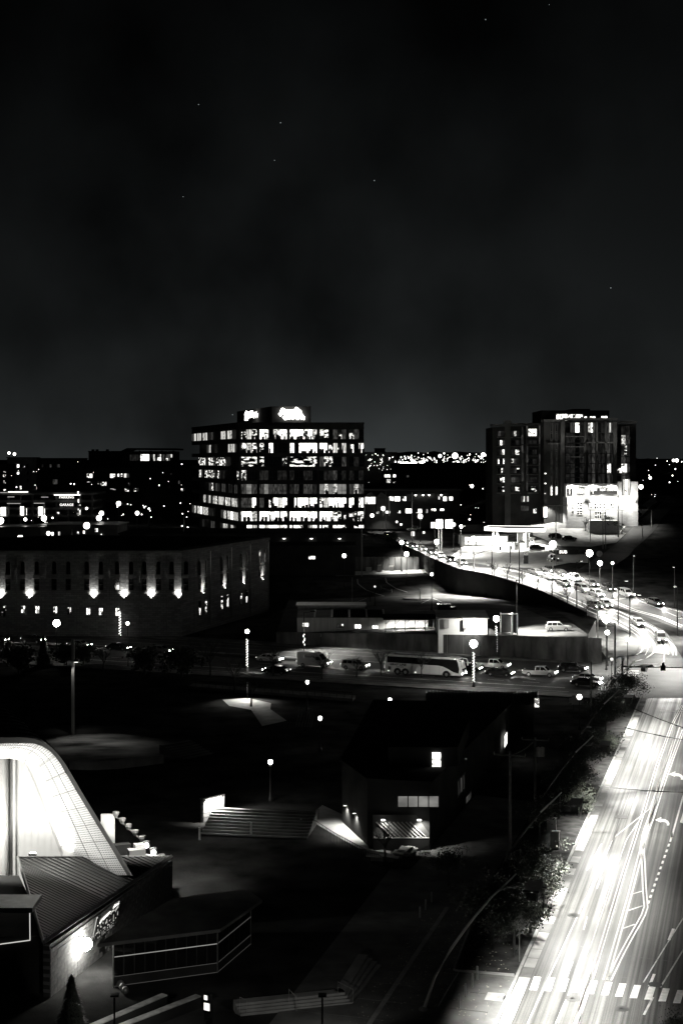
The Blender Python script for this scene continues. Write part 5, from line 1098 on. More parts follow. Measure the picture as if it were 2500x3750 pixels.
for x, y in ((1946, 1988), (1890, 2008), (1840, 2004)):
    p = G(x, y + 6); l = thing('fuel_pump', {1946: 'white fuel pump right of the canopy columns', 1890: 'fuel pump at the foot of the middle column', 1840: 'fuel pump left of the middle column'}[x], 'fuel pump', p, 0, 'fuel pumps under the canopy')
    mb = MB(); mb.box((p.x, p.y, p.z + .9), (1.1, .7, 1.8)); mb.build('cabinet', 'white_metal', l); mb = MB(); mb.box((p.x, p.y - .1, p.z + 1.9), (1.7, .7, .45)); mb.build('topper', 'white_metal', l)
    mb = MB(); mb.box((p.x, p.y - .36, p.z + 1.2), (.5, .03, .35)); mb.build('display', 'dark_glass', l)
    mb = MB(); mb.tube([(p.x + .6, p.y - .2, p.z + 1.5), (p.x + .8, p.y - .3, p.z + .6), (p.x + .6, p.y - .3, p.z + .8)], .04, 5); mb.build('hose', 'rubber', l)
for x, y in ((1815, 6), (1870, 2), (1925, 2), (1970, 2), (1850, 8), (1940, 8)):
    Y = gd + y; X = (x - CX) * Y / F; mb = MB(); mb.box((X, Y, cz0 + .26), (1.0, 1.0, .04)); mb.build('canopy_lamp', 'strip_bright', st); spot('canopy_light', (X, Y, cz0 + .1), (X, Y, gz), 15000, 122, .6, st, .4)
ks = bld('station_store', 'glowing glass-fronted station store under a dark roof left of the canopy', 'shop', 1690, 1860, 1960, 2000, gd + 16, 12, 'white_wall', 'dark_roof', wins=[(1700, 1966, 1740, 1994, 'BBB'), (1744, 1964, 1800, 1996, 'WWWW'), (1804, 1964, 1856, 1996, 'WWWW')], over=1.2)
for x in (1720, 1770, 1830): Y = gd + 14.2; X = (x - CX) * Y / F; spot('wall_light', (X, Y, gzz(1964, Y)), (X, Y - 3, gz), 12000, 125, .7, ks, .4)
bld('dark_shop', 'dark flat-roofed shop behind the station canopy', 'shop', 1690, 1860, 1925, 1985, gd + 34, 14, 'dark_wall')
kio = thing('gabled_hut', 'small pale gabled hut with a barred window behind the station canopy', 'hut', (gx(1880), gd + 36, gz + 1))
hd_ = gd + 36; q0, q1 = D(1832, 1950, hd_), D(1915, 1890, hd_); mb = MB(); mb.span((q0.x, hd_, q0.z - 2), (q1.x, hd_ + 7, q1.z)); mb.build('wall', 'pale_wall', kio)
q2 = D(1870, 1872, hd_); mb = MB(); vs = [(q0.x - .4, hd_ - .4, q1.z), (q1.x + .4, hd_ - .4, q1.z), (q2.x, hd_ - .4, q2.z), (q0.x - .4, hd_ + 7.4, q1.z), (q1.x + .4, hd_ + 7.4, q1.z), (q2.x, hd_ + 7.4, q2.z)]
mb.add(vs, [(0, 1, 2), (5, 4, 3), (0, 2, 5, 3), (2, 1, 4, 5), (0, 3, 4, 1)]); mb.build('roof', 'membrane_roof', kio)
winpx(kio, 1866, 1894, 1888, 1912, hd_, 'kkk/kkk'); mb = MB(); q3, q4 = D(1915, 1905, hd_ + 3), D(1940, 1878, hd_ + 3); mb.span((q3.x, hd_ + 3, q3.z - 2), (q4.x, hd_ + 9, q4.z)); mb.build('lean_to', 'mid_wall', kio)
pp = G(1924, 2066); pt = thing('price_sign', 'tall dark price pillar with a square letter panel at the station entrance', 'sign', pp)
mb = MB(); s_ = pp.y / F; mb.span((pp.x - 9 * s_, pp.y, pp.z), (pp.x + 9 * s_, pp.y + .4, pp.z + 46 * s_)); mb.build('pillar', 'dark_metal', pt)
mb = MB(); mb.span((pp.x - 7 * s_, pp.y - .06, pp.z + 33 * s_), (pp.x + 9 * s_, pp.y - .003, pp.z + 47 * s_)); mb.build('panel', 'paint_worn', pt)
words('C', 'letter', 'lettering', pt, (pp.x - 3.5 * s_, pp.y - .07, pp.z + 36 * s_), 0, .75, .005, bold=.03)
# the sub shop
ss = bld('sub_shop', 'low shop with a pale side wall and big letters on its dark roof edge', 'shop', 2036, 2152, 2030, 2066, 372, 11, 'pale_wall', 'dark_roof')
q = D(2046, 2029, 371.5); words('SUB', 'letters', 'sign_soft', ss, (q.x, 371.3, q.z + .2), 0, 1.1, .06, bold=.05, space=1.1)
mb = MB(); a, b_ = D(2046, 2030, 371.6), D(2100, 2018, 371.6); mb.span((a.x - .5, 371.45, a.z), (b_.x + 1, 371.6, b_.z + .3)); mb.build('roof_board', 'dark_metal', ss)
mb = MB(); a = D(2193, 2028, 370); mb.lathe((a.x, 370, a.z), [(.001, 0), (.001, .001)], 12)
rs = thing('round_sign', 'small round sign on a post right of the sub shop lamp', 'sign', (a.x, 370, a.z - 4)); mb = MB(); mb.tube([(a.x, 370, a.z), (a.x, 370.1, a.z)], .8, 14); mb.build('disc', 'paint_worn', rs); mb = MB(); mb.tube([(a.x, 370.05, a.z - 6), (a.x, 370.05, a.z)], .07, 6); mb.build('post', 'dark_metal', rs)
# lit advertising boxes on the pole left of the station
for x0, x1, lab in ((1596, 1620, 'left of two glowing sign boxes on one tall pole'), (1631, 1656, 'right of two glowing sign boxes on one tall pole')):
    d = 392; a, b_ = D(x0, 1935, d), D(x1, 1903, d); s_ = thing('sign_box', lab, 'sign', ((a.x + b_.x) / 2, d, a.z), 0, 'glowing sign boxes')
    mb = MB(); mb.span((a.x, d, a.z), (b_.x, d + .5, b_.z)); mb.build('box', 'sign_light', s_); mb = MB(); mb.span((a.x - .1, d + .02, a.z - .12), (b_.x + .1, d + .48, a.z - .003)); mb.build('frame', 'dark_metal', s_)
d = 392.6; a = D(1608, 1900, d); sp = thing('sign_pole', 'pair of tall steel posts carrying the glowing sign boxes', 'sign post', (a.x, d, 10))
for x in (1606, 1616): q = D(x, 2075, d); mb = MB(); mb.tube([(q.x, d, 9), (q.x, d, a.z)], .2, 6); mb.build('post', 'galvanised', sp)
bx = thing('billboard', 'pale lit billboard behind the sign posts', 'sign', D(1585, 1935, 400)); a, b_ = D(1577, 1934, 400), D(1596, 1912, 400); mb = MB(); mb.span((a.x, 400, a.z), (b_.x, 400.2, b_.z)); mb.build('board', 'sign_soft', bx); mb = MB(); mb.span((a.x + 1, 400.05, a.z - 4), (a.x + 1.2, 400.15, a.z - .003)); mb.build('post', 'dark_metal', bx)
for x0, y0, x1, y1, lab, mt in ((1505, 1947, 1517, 1963, 'small lit notice board by the pale boxy car', 'sign_soft'), (1547, 1946, 1555, 1954, 'tiny lit notice board right of the pale boxy car', 'sign_soft'), (1340, 2078, 1360, 2093, 'left of three pale boxes by the lower road', 'pale_wall'), (1381, 2070, 1398, 2093, 'middle and tallest of three pale boxes by the lower road', 'pale_wall'), (1423, 2073, 1440, 2090, 'right of three pale boxes by the lower road', 'pale_wall')):
    p = G((x0 + x1) / 2, y1 + 3); d = p.y; a, b_ = D(x0, y1, d), D(x1, y0, d); t = thing('notice_board' if 'board' in lab else 'storage_box', lab, 'sign' if 'board' in lab else 'box', p)
    mb = MB(); mb.span((a.x, d, a.z), (b_.x, d + (.1 if 'board' in lab else 1.2), b_.z)); mb.build('panel', mt, t)
    mb = MB(); mb.span((a.x + .1, d + .02, p.z - .2), (a.x + .2, d + .1, a.z - .003)); mb.span((b_.x - .2, d + .02, p.z - .2), (b_.x - .1, d + .1, a.z - .003)); mb.build('legs', 'dark_metal', t)
# fence wall below the uphill road
fw = thing('block_wall', 'long dark block wall with piers below the uphill road', 'wall', G(1400, 2085))
for i in range(12):
    x0, x1 = 1270 + i * 22, 1290 + i * 22; p, q = G(x0, 2088), G(x1, 2088); mb = MB(); mb.prism([(p.x, p.y), (q.x, q.y), (q.x, q.y + .4), (p.x, p.y + .4)], min(p.z, q.z) - 1, p.z + 3.6); mb.build('wall_panel', 'stained_concrete', fw)
# cabins in the lower lot
def CBn(c, y, d): return D(1060 + c / 2.613, 2180 + y / 2.613, d)
cd_ = 284.0; lz = LZ(0)
cbn = thing('site_cabin', 'long low grey cabin with ridged roof panels and four small lit windows', 'cabin', (0, cd_, lz))
ca, cb = CBn(72, 380, cd_), CBn(905, 225, cd_); ctop = CBn(72, 214, cd_).z
for i in range(5):
    x0, x1 = lerp(ca.x, cb.x, i / 5), lerp(ca.x, cb.x, (i + 1) / 5); mb = MB(); mb.span((x0 + .012, cd_ + R.uniform(0, .02), 0), (x1 - .012, cd_ + 9, ctop)); mb.build('wall_panel', 'siding', cbn)
    mb = MB(); vs = [(x0, cd_ - .3, ctop), (x1, cd_ - .3, ctop), (x1, cd_ + 9.2, ctop + .5), (x0, cd_ + 9.2, ctop + .5)]; mb.add(vs + [(a, b_, c + .12) for a, b_, c in vs], [(0, 3, 2, 1), (4, 5, 6, 7), (0, 1, 5, 4), (1, 2, 6, 5), (2, 3, 7, 6), (3, 0, 4, 7)]); mb.build('roof_panel', 'membrane_roof' if i < 2 else 'dark_roof', cbn)
    mb = MB(); mb.box((x1, cd_ + 4.4, ctop + .42), (.35, 9.4, .16)); mb.v = [Vector((q.x, q.y, q.z + (q.y - cd_ - 4.4) * .053)) for q in mb.v]; mb.build('roof_ridge', 'galvanised', cbn)
for c0, y0, c1, y1, sg in ((125, 262, 183, 300, 'BB'), (455, 272, 515, 310, 'gtt'), (622, 278, 683, 318, 'WW'), (790, 284, 850, 320, 'WB')): a = CBn(c0, y1, cd_); b_ = CBn(c1, y0, cd_); bay(cbn, (a.x, cd_, a.z), 0, b_.x - a.x, b_.z - a.z, sg, fr=.08)
cb2 = thing('site_cabin', 'flat-roofed cabin standing behind the long grey one at its left end', 'cabin', (-2, 298, lz)); a, b_ = CBn(75, 240, 297), CBn(720, 105, 297); mb = MB(); mb.span((a.x, 297, 0), (b_.x, 303, b_.z)); mb.build('wall', 'siding', cb2); mb = MB(); mb.span((a.x - .3, 296.7, b_.z + .003), (b_.x + .3, 303.3, b_.z + .25)); mb.build('roof', 'galvanised', cb2)
dk = thing('covered_deck', 'open timber deck with a dark roof and a bright white inside', 'shelter', (11, 277, LZ(11)))
d0 = 277.5; a, b_ = CBn(910, 380, d0), CBn(1395, 235, d0); dz = a.z + .25; dt = b_.z
mb = MB(); mb.span((a.x, d0, 0), (b_.x, d0 + 8, dz)); mb.build('floor', 'wood', dk)
mb = MB(); mb.span((a.x - .3, d0 - .4, dt), (b_.x + .3, d0 + 8.6, dt + .25)); mb.build('roof', 'dark_roof', dk)
mb = MB(); mb.span((a.x, d0 + 7.8, dz + .003), (b_.x - 1, d0 + 8, dt - .01)); mb.build('back_wall', 'white_wall', dk)
for i in range(6):
    X = lerp(a.x + .15, b_.x - .15, i / 5); mb = MB(); mb.span((X - .08, d0 + .02, dz), (X + .08, d0 + .18, dt)); mb.tube([(X, d0 + .1, dt - .9), (X + .8, d0 + .1, dt - .05)], .05, 4); mb.build('post', 'wood', dk)
for z in (.45, .95): mb = MB(); mb.span((a.x, d0 - .05, dz + z), (b_.x, d0 + .0, dz + z + .12)); mb.build('rail', 'wood', dk)
for i in range(4): Y = d0 + 2 * i; mb = MB(); mb.span((b_.x - .1, Y, dz), (b_.x + .05, Y + .14, dt)); mb.build('post', 'wood', dk)
for x in (.3, .7): X = lerp(a.x, b_.x, x); mb = MB(); mb.box((X, d0 + 4, dt - .08), (1.4, .3, .1)); mb.build('tube_light', 'strip_bright', dk); spot('deck_light', (X, d0 + 4, dt - .15), (X, d0 + 4.5, dz), 5000, 150, .6, dk, .3)
for x in (.22, .55, .8): X = lerp(a.x, b_.x, x); mb = MB(); mb.box((X, d0 + 5, dz + .74), (1.4, .9, .05)); mb.box((X, d0 + 5, dz + .36), (.12, .12, .7)); tag(mb.build('picnic_table', 'wood'), {.22: 'left table on the bright deck', .55: 'middle table on the bright deck', .8: 'right table on the bright deck'}[x], 'table', 'tables on the deck')
wd = 269.5; wc = thing('white_cabin', 'glaring white cabin with two door hoods and wall-hung coolers', 'cabin', (24, wd, LZ(24)))
a, b_ = CBn(1422, 385, wd), CBn(1890, 222, wd); wt_ = b_.z
mb = MB(); mb.span((a.x, wd, 0), (b_.x, wd + 7, wt_)); mb.build('wall', 'white_wall', wc)
mb = MB(); vs = [(a.x - .3, wd - .4, wt_), (b_.x + .3, wd - .4, wt_), (b_.x + .3, wd + 7.3, wt_ + .7), (a.x - .3, wd + 7.3, wt_ + .7)]; mb.add(vs + [(p, q, r + .14) for p, q, r in vs], [(0, 3, 2, 1), (4, 5, 6, 7), (0, 1, 5, 4), (1, 2, 6, 5), (2, 3, 7, 6), (3, 0, 4, 7)]); mb.build('roof', 'membrane_roof', wc)
for x in (1633, 1702): q = D(x, 2290, wd); mb = MB(); mb.span((q.x - .45, wd - .55, q.z - .5), (q.x + .45, wd - .003, q.z + 1.1)); mb.build('cooler', 'pale_wall', wc)
q = D(1690, 2300, wd); mb = MB(); mb.span((q.x - .4, wd - .05, q.z - .7), (q.x + .4, wd - .003, q.z + 1.4)); mb.build('door', 'dark_wall', wc)
spot('wall_light', D(1740, 2272, wd - 4), D(1720, 2310, wd), 2400, 130, .8, wc, .3)
for i in range(6): X = b_.x + .3 + i * .4; mb = MB(); mb.span((X, wd - .2, 0), (X + .36, wd + 1.4, LZ(25) + 1.2 - i * .18)); mb.build('step', 'wood', wc)
sf = thing('mesh_enclosure', 'tall mesh enclosure with a pale frame right of the white cabin', 'enclosure', D(1860, 2320, 268)); 
for (x0, x1, dd) in ((1832, 1874, 272), (1874, 1893, 268)):
    for x in (x0, x1): q = D(x, 2322, dd); q2 = D(x, 2250 if dd == 268 else 2242, dd); mb = MB(); mb.tube([(q.x, dd, q.z - 1), (q.x, dd, q2.z)], .14, 5); mb.build('post', 'white_metal', sf)
    q, q2 = D(x0, 2248, dd), D(x1, 2248, dd); mb = MB(); mb.tube([q, q2], .12, 5); mb.build('rail', 'white_metal', sf)
    mb = MB(); mb.span((q.x + .15, dd + .02, q.z - 3.6), (q2.x - .15, dd + .04, q.z - .1)); mb.build('mesh_panel', 'dark_metal', sf)
lp = D(1890, 2130, 270); mb = MB(); mb.tube([(lp.x, 270, 3.5), (lp.x, 270, lp.z + .2)], .08, 6); mb.box((lp.x + .2, 270, lp.z + .25), (.8, .5, .14)); mb.build('added_lot_lamp', 'dark_metal', sf); spot('added_lot_light', lp + Vector((.3, 0, 0)), Vector((lp.x + 5.5, 271.5, 4)), 110000, 88, .6, sf, .25)  # added lamp and spot that brighten the lower lot
tr_ = thing('work_truck', 'small dark boxy truck parked behind the white cabin', 'truck', G(1632, 2262))
q = G(1632, 2262); mb = MB(); mb.span((q.x - 1.7, q.y, q.z + .5), (q.x + 1.0, q.y + 2, q.z + 2.8)); mb.build('box', 'car_black', tr_); mb = MB(); mb.span((q.x + 1.02, q.y, q.z + .5), (q.x + 2.2, q.y + 2, q.z + 2.2)); mb.build('cab', 'car_black', tr_)
for x in (-1.1, 1.6): mb = MB(); mb.tube([(q.x + x, q.y - .05, q.z + .42), (q.x + x, q.y + .2, q.z + .42)], .42, 12); mb.build('wheel', 'rubber', tr_)
fe = thing('sheet_fence', 'pale ribbed sheet fence at the end of the lower lot by the corner', 'fence', G(2165, 2340))
for i in range(14):
    f_ = i / 14; x = lerp(2153, 2180, f_); a = D(x, lerp(2352, 2330, f_), lerp(258, 268, f_)); b_ = D(lerp(2153, 2180, f_ + 1 / 14), 0, lerp(258, 268, f_ + 1 / 14)); mb = MB(); mb.prism([(a.x, a.y), (b_.x, b_.y), (b_.x, b_.y + .15), (a.x, a.y + .15)], 0, lerp(5.2, 6.6, f_)); mb.build('fence_board', 'siding', fe)
for p, lab in (((340, 590), 'low barrier plank across the drive in the lower lot'),):
    a, b_ = C7(325, 580), C7(410, 605); t = thing('barrier', lab, 'barrier', a); mb = MB(); mb.tube([a + Vector((0, 0, .4)), b_ + Vector((0, 0, .4))], .16, 5); mb.build('plank', 'concrete', t)
    for q in (a, b_): mb = MB(); mb.tube([q, q + Vector((0, 0, .9))], .14, 6); mb.build('post', 'concrete', t)
t = lamp(1372, 2148, 4.5, 'unlit short post lamp at the foot of the drive', None, 'dim_point', .25)

# ================================================================== poles, wires, signals, signs
def pole(x, yb, yt, label, r=.15, arms=(), d=None, mat='wood', name='utility_pole', cat='pole', fn=G):
    p = fn(x, yb) if d is None else D(x, yb, d); top = D(x, yt, p.y); t = thing(name, label, cat, p, 0, 'utility poles' if name == 'utility_pole' else None) if name == 'utility_pole' else thing(name, label, cat, p)
    mb = MB(); mb.tube([p - Vector((0, 0, .5)), (p.x, p.y, top.z)], [r, r * .75], 8); mb.build('shaft', mat, t)
    for (xa, ya, xb, yb_) in arms:
        a, b_ = D(xa, ya, p.y - .15), D(xb, yb_, p.y - .15); mb = MB(); mb.tube([a, b_], r * .55, 5); arm = mb.build('crossarm', mat, t)
        for k in range(3): q = a.lerp(b_, k / 2); mb = MB(); mb.lathe(q + Vector((0, 0, .05)), [(.05, 0), (.07, .1), (.04, .2)], 6); mb.build('insulator', 'pale_wall', arm)
    return t
pole(1866, 3150, 2750, 'nearest utility pole, with one long crossarm above the dark yard', .16, [(1808, 2762, 1922, 2770)], fn=lambda x, y: P(x, y))
t = pole(1958, 2960, 2700, 'utility pole with a pair of drum transformers in the dark trees', .15, [(1910, 2708, 2008, 2712)], fn=lambda x, y: P(x, y))
for x in (1970, 1984): q = D(x, 2770, P(1958, 2960).y - .4); mb = MB(); mb.lathe(q, [(.28, 0), (.28, .9), (.1, 1.0)], 10); mb.build('transformer', 'galvanised', t)
pole(2163, 2620, 2420, 'slim dark post among the shrubs left of the crossing', .14, fn=lambda x, y: P(x, y))
pole(2250, 2480, 2280, 'thick dark pole left of the signal mast at the crossing', .20, fn=lambda x, y: P(x, y))
pole(2187, 2425, 2205, 'tall pale twin-line pole in front of the sheet fence', .16, mat='galvanised', fn=lambda x, y: P(x, y))
pole(2034, 2070, 1855, 'pole with a wide crossarm in front of the bright stone base', .15, [(1990, 1852, 2106, 1852)], fn=GR)
pole(2262, 1968, 1814, 'thick pole at the corner of the hill road', .2, [(2215, 1866, 2285, 1868)], fn=GR)
pole(2206, 2010, 1868, 'left of a close pair of poles by the hill road', .13, [(2185, 1868, 2232, 1868)], fn=GR)
pole(2216, 2010, 1868, 'right of a close pair of poles by the hill road', .13, fn=GR)
pole(2160, 1985, 1866, 'slim pole left of the close pair before the tower', .12, fn=GR)
pole(2350, 1970, 1918, 'short pole on the dark side of the hill road', .14, fn=GR)
pole(2384, 1935, 1868, 'tall pole on the dark side of the hill road', .13, fn=GR)
pole(1508, 1985, 1802, 'tall pale flag pole before the shops', .14, mat='white_metal', name='flag_pole', cat='pole')
pole(1412, 1960, 1800, 'thin dark pole before the tent entrance', .12, fn=GR)
pole(1324, 2110, 1900, 'dark pole left of the block wall below the office', .16)
pole(674, 2040, 1890, 'thin pale mast rising behind the brick roof', .12, mat='galvanised', name='mast', cat='pole')
pole(1537, 2205, 2155, 'short pale bollard-like post in the lower lot', .12, mat='white_metal', name='post', cat='post')
pole(1289, 2208, 2115, 'thin pale post left of the drive', .07, mat='galvanised', name='post', cat='post')
def wire(pts, label, r=.045):
    q = []
    for (a, b_) in zip(pts, pts[1:]):
        for k in range(9): s = k / 8; q.append(Vector(a).lerp(Vector(b_), s) - Vector((0, 0, 3.2 * s * (1 - s) * (Vector(b_) - Vector(a)).length / 60)))
    mb = MB(); mb.tube(q, r, 5); tag(mb.build('overhead_wire', 'rubber'), label, 'wire', 'overhead wires')
pA = P(1866, 3150); tA = D(1866, 2766, pA.y); pB = P(1958, 2960); tB = D(1958, 2710, pB.y)
for (x0, y0, x1, y1, d, lab) in ((2190, 2878, 2520, 2902, 141, 'lowest wire across the near road'), (2285, 2664, 2520, 2712, 158, 'middle wire across the near road'), (2262, 2570, 2520, 2672, 168, 'upper wire across the near road')):
    a, b_ = D(x0, y0, d), D(x1, y1, d); wire([a, b_], lab)
mb = MB(); wire([tA, tB], 'wire slung between the two utility poles', .03)
mb = None
# signal mast over the crossing
sp_ = P(2277, 2522); sg = thing('signal_mast', 'dark signal mast whose long arm reaches over the crossing', 'traffic light', sp_); dS = sp_.y
a, b_ = D(2280, 2441, dS), D(2560, 2446, dS)
mb = MB(); mb.tube([sp_, (sp_.x, sp_.y, D(0, 2418, dS).z)], [.22, .15], 8); mb.build('post', 'dark_metal', sg); mb = MB(); mb.tube([a, b_], [.13, .07], 8); mb.build('arm', 'dark_metal', sg)
mb = MB(); mb.ball(D(2277, 2412, dS), .27, 10, 6); mb.build('lamp_globe', 'pale_wall', sg, smooth=True)
for x, y in ((2421, 2446), (2430, 2446), (2426, 2432)): q = D(x, y, dS - .3); mb = MB(); mb.box(q, (.38, .3, .85 if y > 2440 else .5)); mb.build('signal_head', 'rubber', sg)
q = D(2382, 2439, dS - .2); mb = MB(); mb.box(q, (.62, .1, .42)); mb.build('sign_plate', 'pale_wall', sg)
s2 = GR(1735, 2085); sg2 = thing('signal_mast', 'signal mast with a rising arm before the filling station', 'traffic light', s2); d2 = s2.y; mb = MB(); mb.tube([s2, D(1733, 2022, d2)], .16, 7); mb.build('post', 'dark_metal', sg2); mb = MB(); mb.tube([D(1735, 2032, d2), D(1775, 2018, d2), D(1830, 2009, d2)], [.12, .1, .07], 7); mb.build('arm', 'dark_metal', sg2); q = D(1830, 2008, d2); mb = MB(); mb.box(q, (.5, .4, 1.0)); mb.build('signal_head', 'rubber', sg2)
s3 = GR(1867, 2064); sg3 = thing('signal_post', 'signal post on the bright apron beside the price pillar', 'traffic light', s3); d3 = s3.y; mb = MB(); mb.tube([s3, D(1867, 2000, d3)], .12, 7); mb.build('post', 'dark_metal', sg3); mb = MB(); mb.box(D(1869, 2006, d3), (.6, .4, 1.0)); mb.build('signal_head', 'grey_metal', sg3)
# diamond sign, utility cabinets
dp = C8(225, 1065); t = thing('road_sign', 'grey diamond road sign seen from behind, in the planting near the crossing stripes', 'sign', dp); mb = MB(); mb.tube([dp, dp + Vector((0, 0, 3.0))], .035, 6); mb.build('post', 'galvanised', t)
q = dp + Vector((.03, -.05, 2.95)); mb = MB(); r = .62; mb.prism([(r, 0), (0, r), (-r, 0), (0, -r)], 0, .02); mb.v = [Vector((q.x + v_.x, q.y + v_.z, q.z + v_.y)) for v_ in mb.v]; mb.build('plate', 'grey_metal', t)
for x, y, w_, h_, lab in ((2018, 3010, .9, 1.4, 'upper of two pale utility cabinets in the planting'), (2030, 3068, .8, 1.6, 'lower of two pale utility cabinets in the planting')):
    p = P(x, y + 40); t = thing('utility_cabinet', lab, 'cabinet', p, KR, 'utility cabinets'); mb = MB(); mb.box((0, 0, h_ / 2), (w_, .5, h_)); mb.build('case', 'pale_wall', t, world=False); mb = MB(); mb.box((0, 0, h_ + .05), (w_ + .12, .62, .08)); mb.build('lid', 'pale_wall', t, world=False)
ph = P(2112, 2585); t = thing('sign_board', 'cross-shaped pale board on a frame below the queue of cars', 'sign', ph); dB = P(2110, 2630).y
for (x0, y0, x1, y1) in ((2092, 2546, 2126, 2580), (2084, 2556, 2134, 2574)): a, b_ = D(x0, y1, dB), D(x1, y0, dB); mb = MB(); mb.span((a.x, dB + (.03 if x0 == 2084 else 0), a.z), (b_.x, dB + .06 + (.03 if x0 == 2084 else 0), b_.z)); mb.build('board', 'grey_metal', t)
for x in (2098, 2120): a, b_ = D(x, 2580, dB + .1), D(x, 2640, dB + .1); mb = MB(); mb.tube([a, b_], .06, 5); mb.build('leg', 'dark_metal', t)

# ================================================================== plants
def branch(mb, p, d, L_, r, depth, spread, n=3, up=.15, tips=None):
    segs = 3; pts = [p]; q = p
    for i in range(segs):
        d = (d + Vector((R.gauss(0, .12), R.gauss(0, .12), R.gauss(0, .06) + up * .3))).normalized(); q = q + d * L_ / segs; pts.append(q)
    mb.tube(pts, [lerp(r, r * .55, i / segs) for i in range(segs + 1)], 5 if depth > 1 else 3)
    if depth <= 0:
        if tips is not None: tips.append(q)
        return
    for k in range(n):
        s = R.uniform(.35, 1); a = pts[0].lerp(pts[-1], s); b_ = R.uniform(0, 6.28); ax = d.cross(Vector((math.cos(b_), math.sin(b_), .3))).normalized()
        nd = (Matrix.Rotation(R.uniform(.35, spread), 3, ax) @ d).normalized(); branch(mb, a, nd, L_ * R.uniform(.55, .8), r * .5, depth - 1, spread, n, up, tips)
def make_bare(seed, h=6.5, depth=4, name='bare_tree', spread=.95):
    R.seed(seed); t = thing(name, '', 'tree'); del t['label']; mb = MB(); mb.tube([(0, 0, 0), (.05, 0, h * .18), (.02, .04, h * .34)], [.16, .12, .10], 7); mb.build('trunk', 'bark', t, world=False)
    mb = MB()
    for k in range(6): a = k * 1.05 + R.uniform(-.3, .3); branch(mb, Vector((.02, .02, h * R.uniform(.24, .36))), Vector((math.cos(a) * .6, math.sin(a) * .6, .9)).normalized(), h * .36, .06, depth - 1, spread)
    branch(mb, Vector((.02, .04, h * .32)), Vector((0, 0, 1)), h * .42, .09, depth - 1, spread); mb.build('branches', 'bark', t, world=False); return t
def leaves(mb, c, r, n, size, squash=.9, mi=0):
    clumps = [Vector((R.gauss(0, .42), R.gauss(0, .42), R.gauss(0, .38) * squash)) for _ in range(max(5, n // 45))]
    for i in range(n):
        k = R.choice(clumps); v_ = c + Vector(((k.x + R.gauss(0, .16)) * r, (k.y + R.gauss(0, .16)) * r, (k.z + R.gauss(0, .14)) * r)); s = size * R.uniform(.6, 1.3)
        a = Vector((R.gauss(0, 1), R.gauss(0, 1), R.gauss(0, .6))).normalized(); b_ = a.orthogonal().normalized() * s * .5; b_ = Matrix.Rotation(R.uniform(0, 6.28), 3, a) @ b_
        e = a.cross(b_).normalized() * s; mb.add([v_ - e * .5, v_ + b_, v_ + e * .5, v_ - b_], [(0, 1, 2, 3)], mi)
def make_leafy(seed, h, r, n, mat, size=.22, name='leafy_tree', trunk=True):
    R.seed(seed); t = thing(name, '', 'tree'); del t['label']; mb = MB()
    mb.tube([(0, 0, 0), (.06, 0, h * .3), (0, .06, h * .62)], [.15, .11, .06], 7)
    for k in range(5): a = k * 1.26; branch(mb, Vector((.03, .02, h * (.3 + .06 * k))), Vector((math.cos(a), math.sin(a), .8)).normalized(), r * .9, .06, 2, .9, 2)
    mb.build('trunk', 'bark', t, world=False); mb = MB(); leaves(mb, Vector((0, 0, h * .68)), r, n, size, .8); mb.build('crown', mat, t, world=False); return t
def make_conifer(seed, h=5, r=1.5):
    R.seed(seed); t = thing('conifer', '', 'tree'); del t['label']; mb = MB(); mb.tube([(0, 0, 0), (0, 0, h * .8)], [.14, .04], 6); mb.build('trunk', 'bark', t, world=False); mb = MB()
    for i in range(1500):
        z = R.random() ** 1.4; rr = r * (1 - z) * R.uniform(.5, 1.05); a = R.uniform(0, 6.28); p = Vector((rr * math.cos(a), rr * math.sin(a), .3 + z * h)); o = Vector((math.cos(a), math.sin(a), -.35)) * .35; s = Vector((-math.sin(a), math.cos(a), 0)) * .12
        mb.add([p - s, p + o, p + s, p + Vector((0, 0, .15))], [(0, 1, 2, 3)])
    mb.build('crown', 'leaf_dark', t, world=False); return t
_tp = {}
def tree(kind, p, label, group, scale=1.0, fn=None):
    if kind not in _tp:
        t = _tp[kind] = {'bareA': lambda: make_bare(3), 'bareB': lambda: make_bare(8, 6.0), 'bareC': lambda: make_bare(21, 5.0, 4), 'leafA': lambda: make_leafy(5, 5.6, 2.5, 5600, 'leaf_dark', .15), 'leafB': lambda: make_leafy(6, 5.0, 2.2, 3600, 'leaf_dark', .15), 'paleA': lambda: make_leafy(9, 3.0, 1.5, 2400, 'leaf_pale', .13, 'pale_shrub'), 'paleB': lambda: make_leafy(14, 2.8, 1.4, 2000, 'leaf_pale', .13, 'pale_shrub'), 'con': lambda: make_conifer(2), 'roundA': lambda: make_leafy(31, 3.4, 1.9, 1900, 'leaf_dark', .3, 'round_shrub')}[kind]()
        t.location = p; t['label'] = label; t.scale = (scale,) * 3
    else: t = copy_tree(_tp[kind], p, random.Random(label).uniform(0, 6), label, None, None, scale)
    t['group'] = group; return t
ST = 'bare street trees'
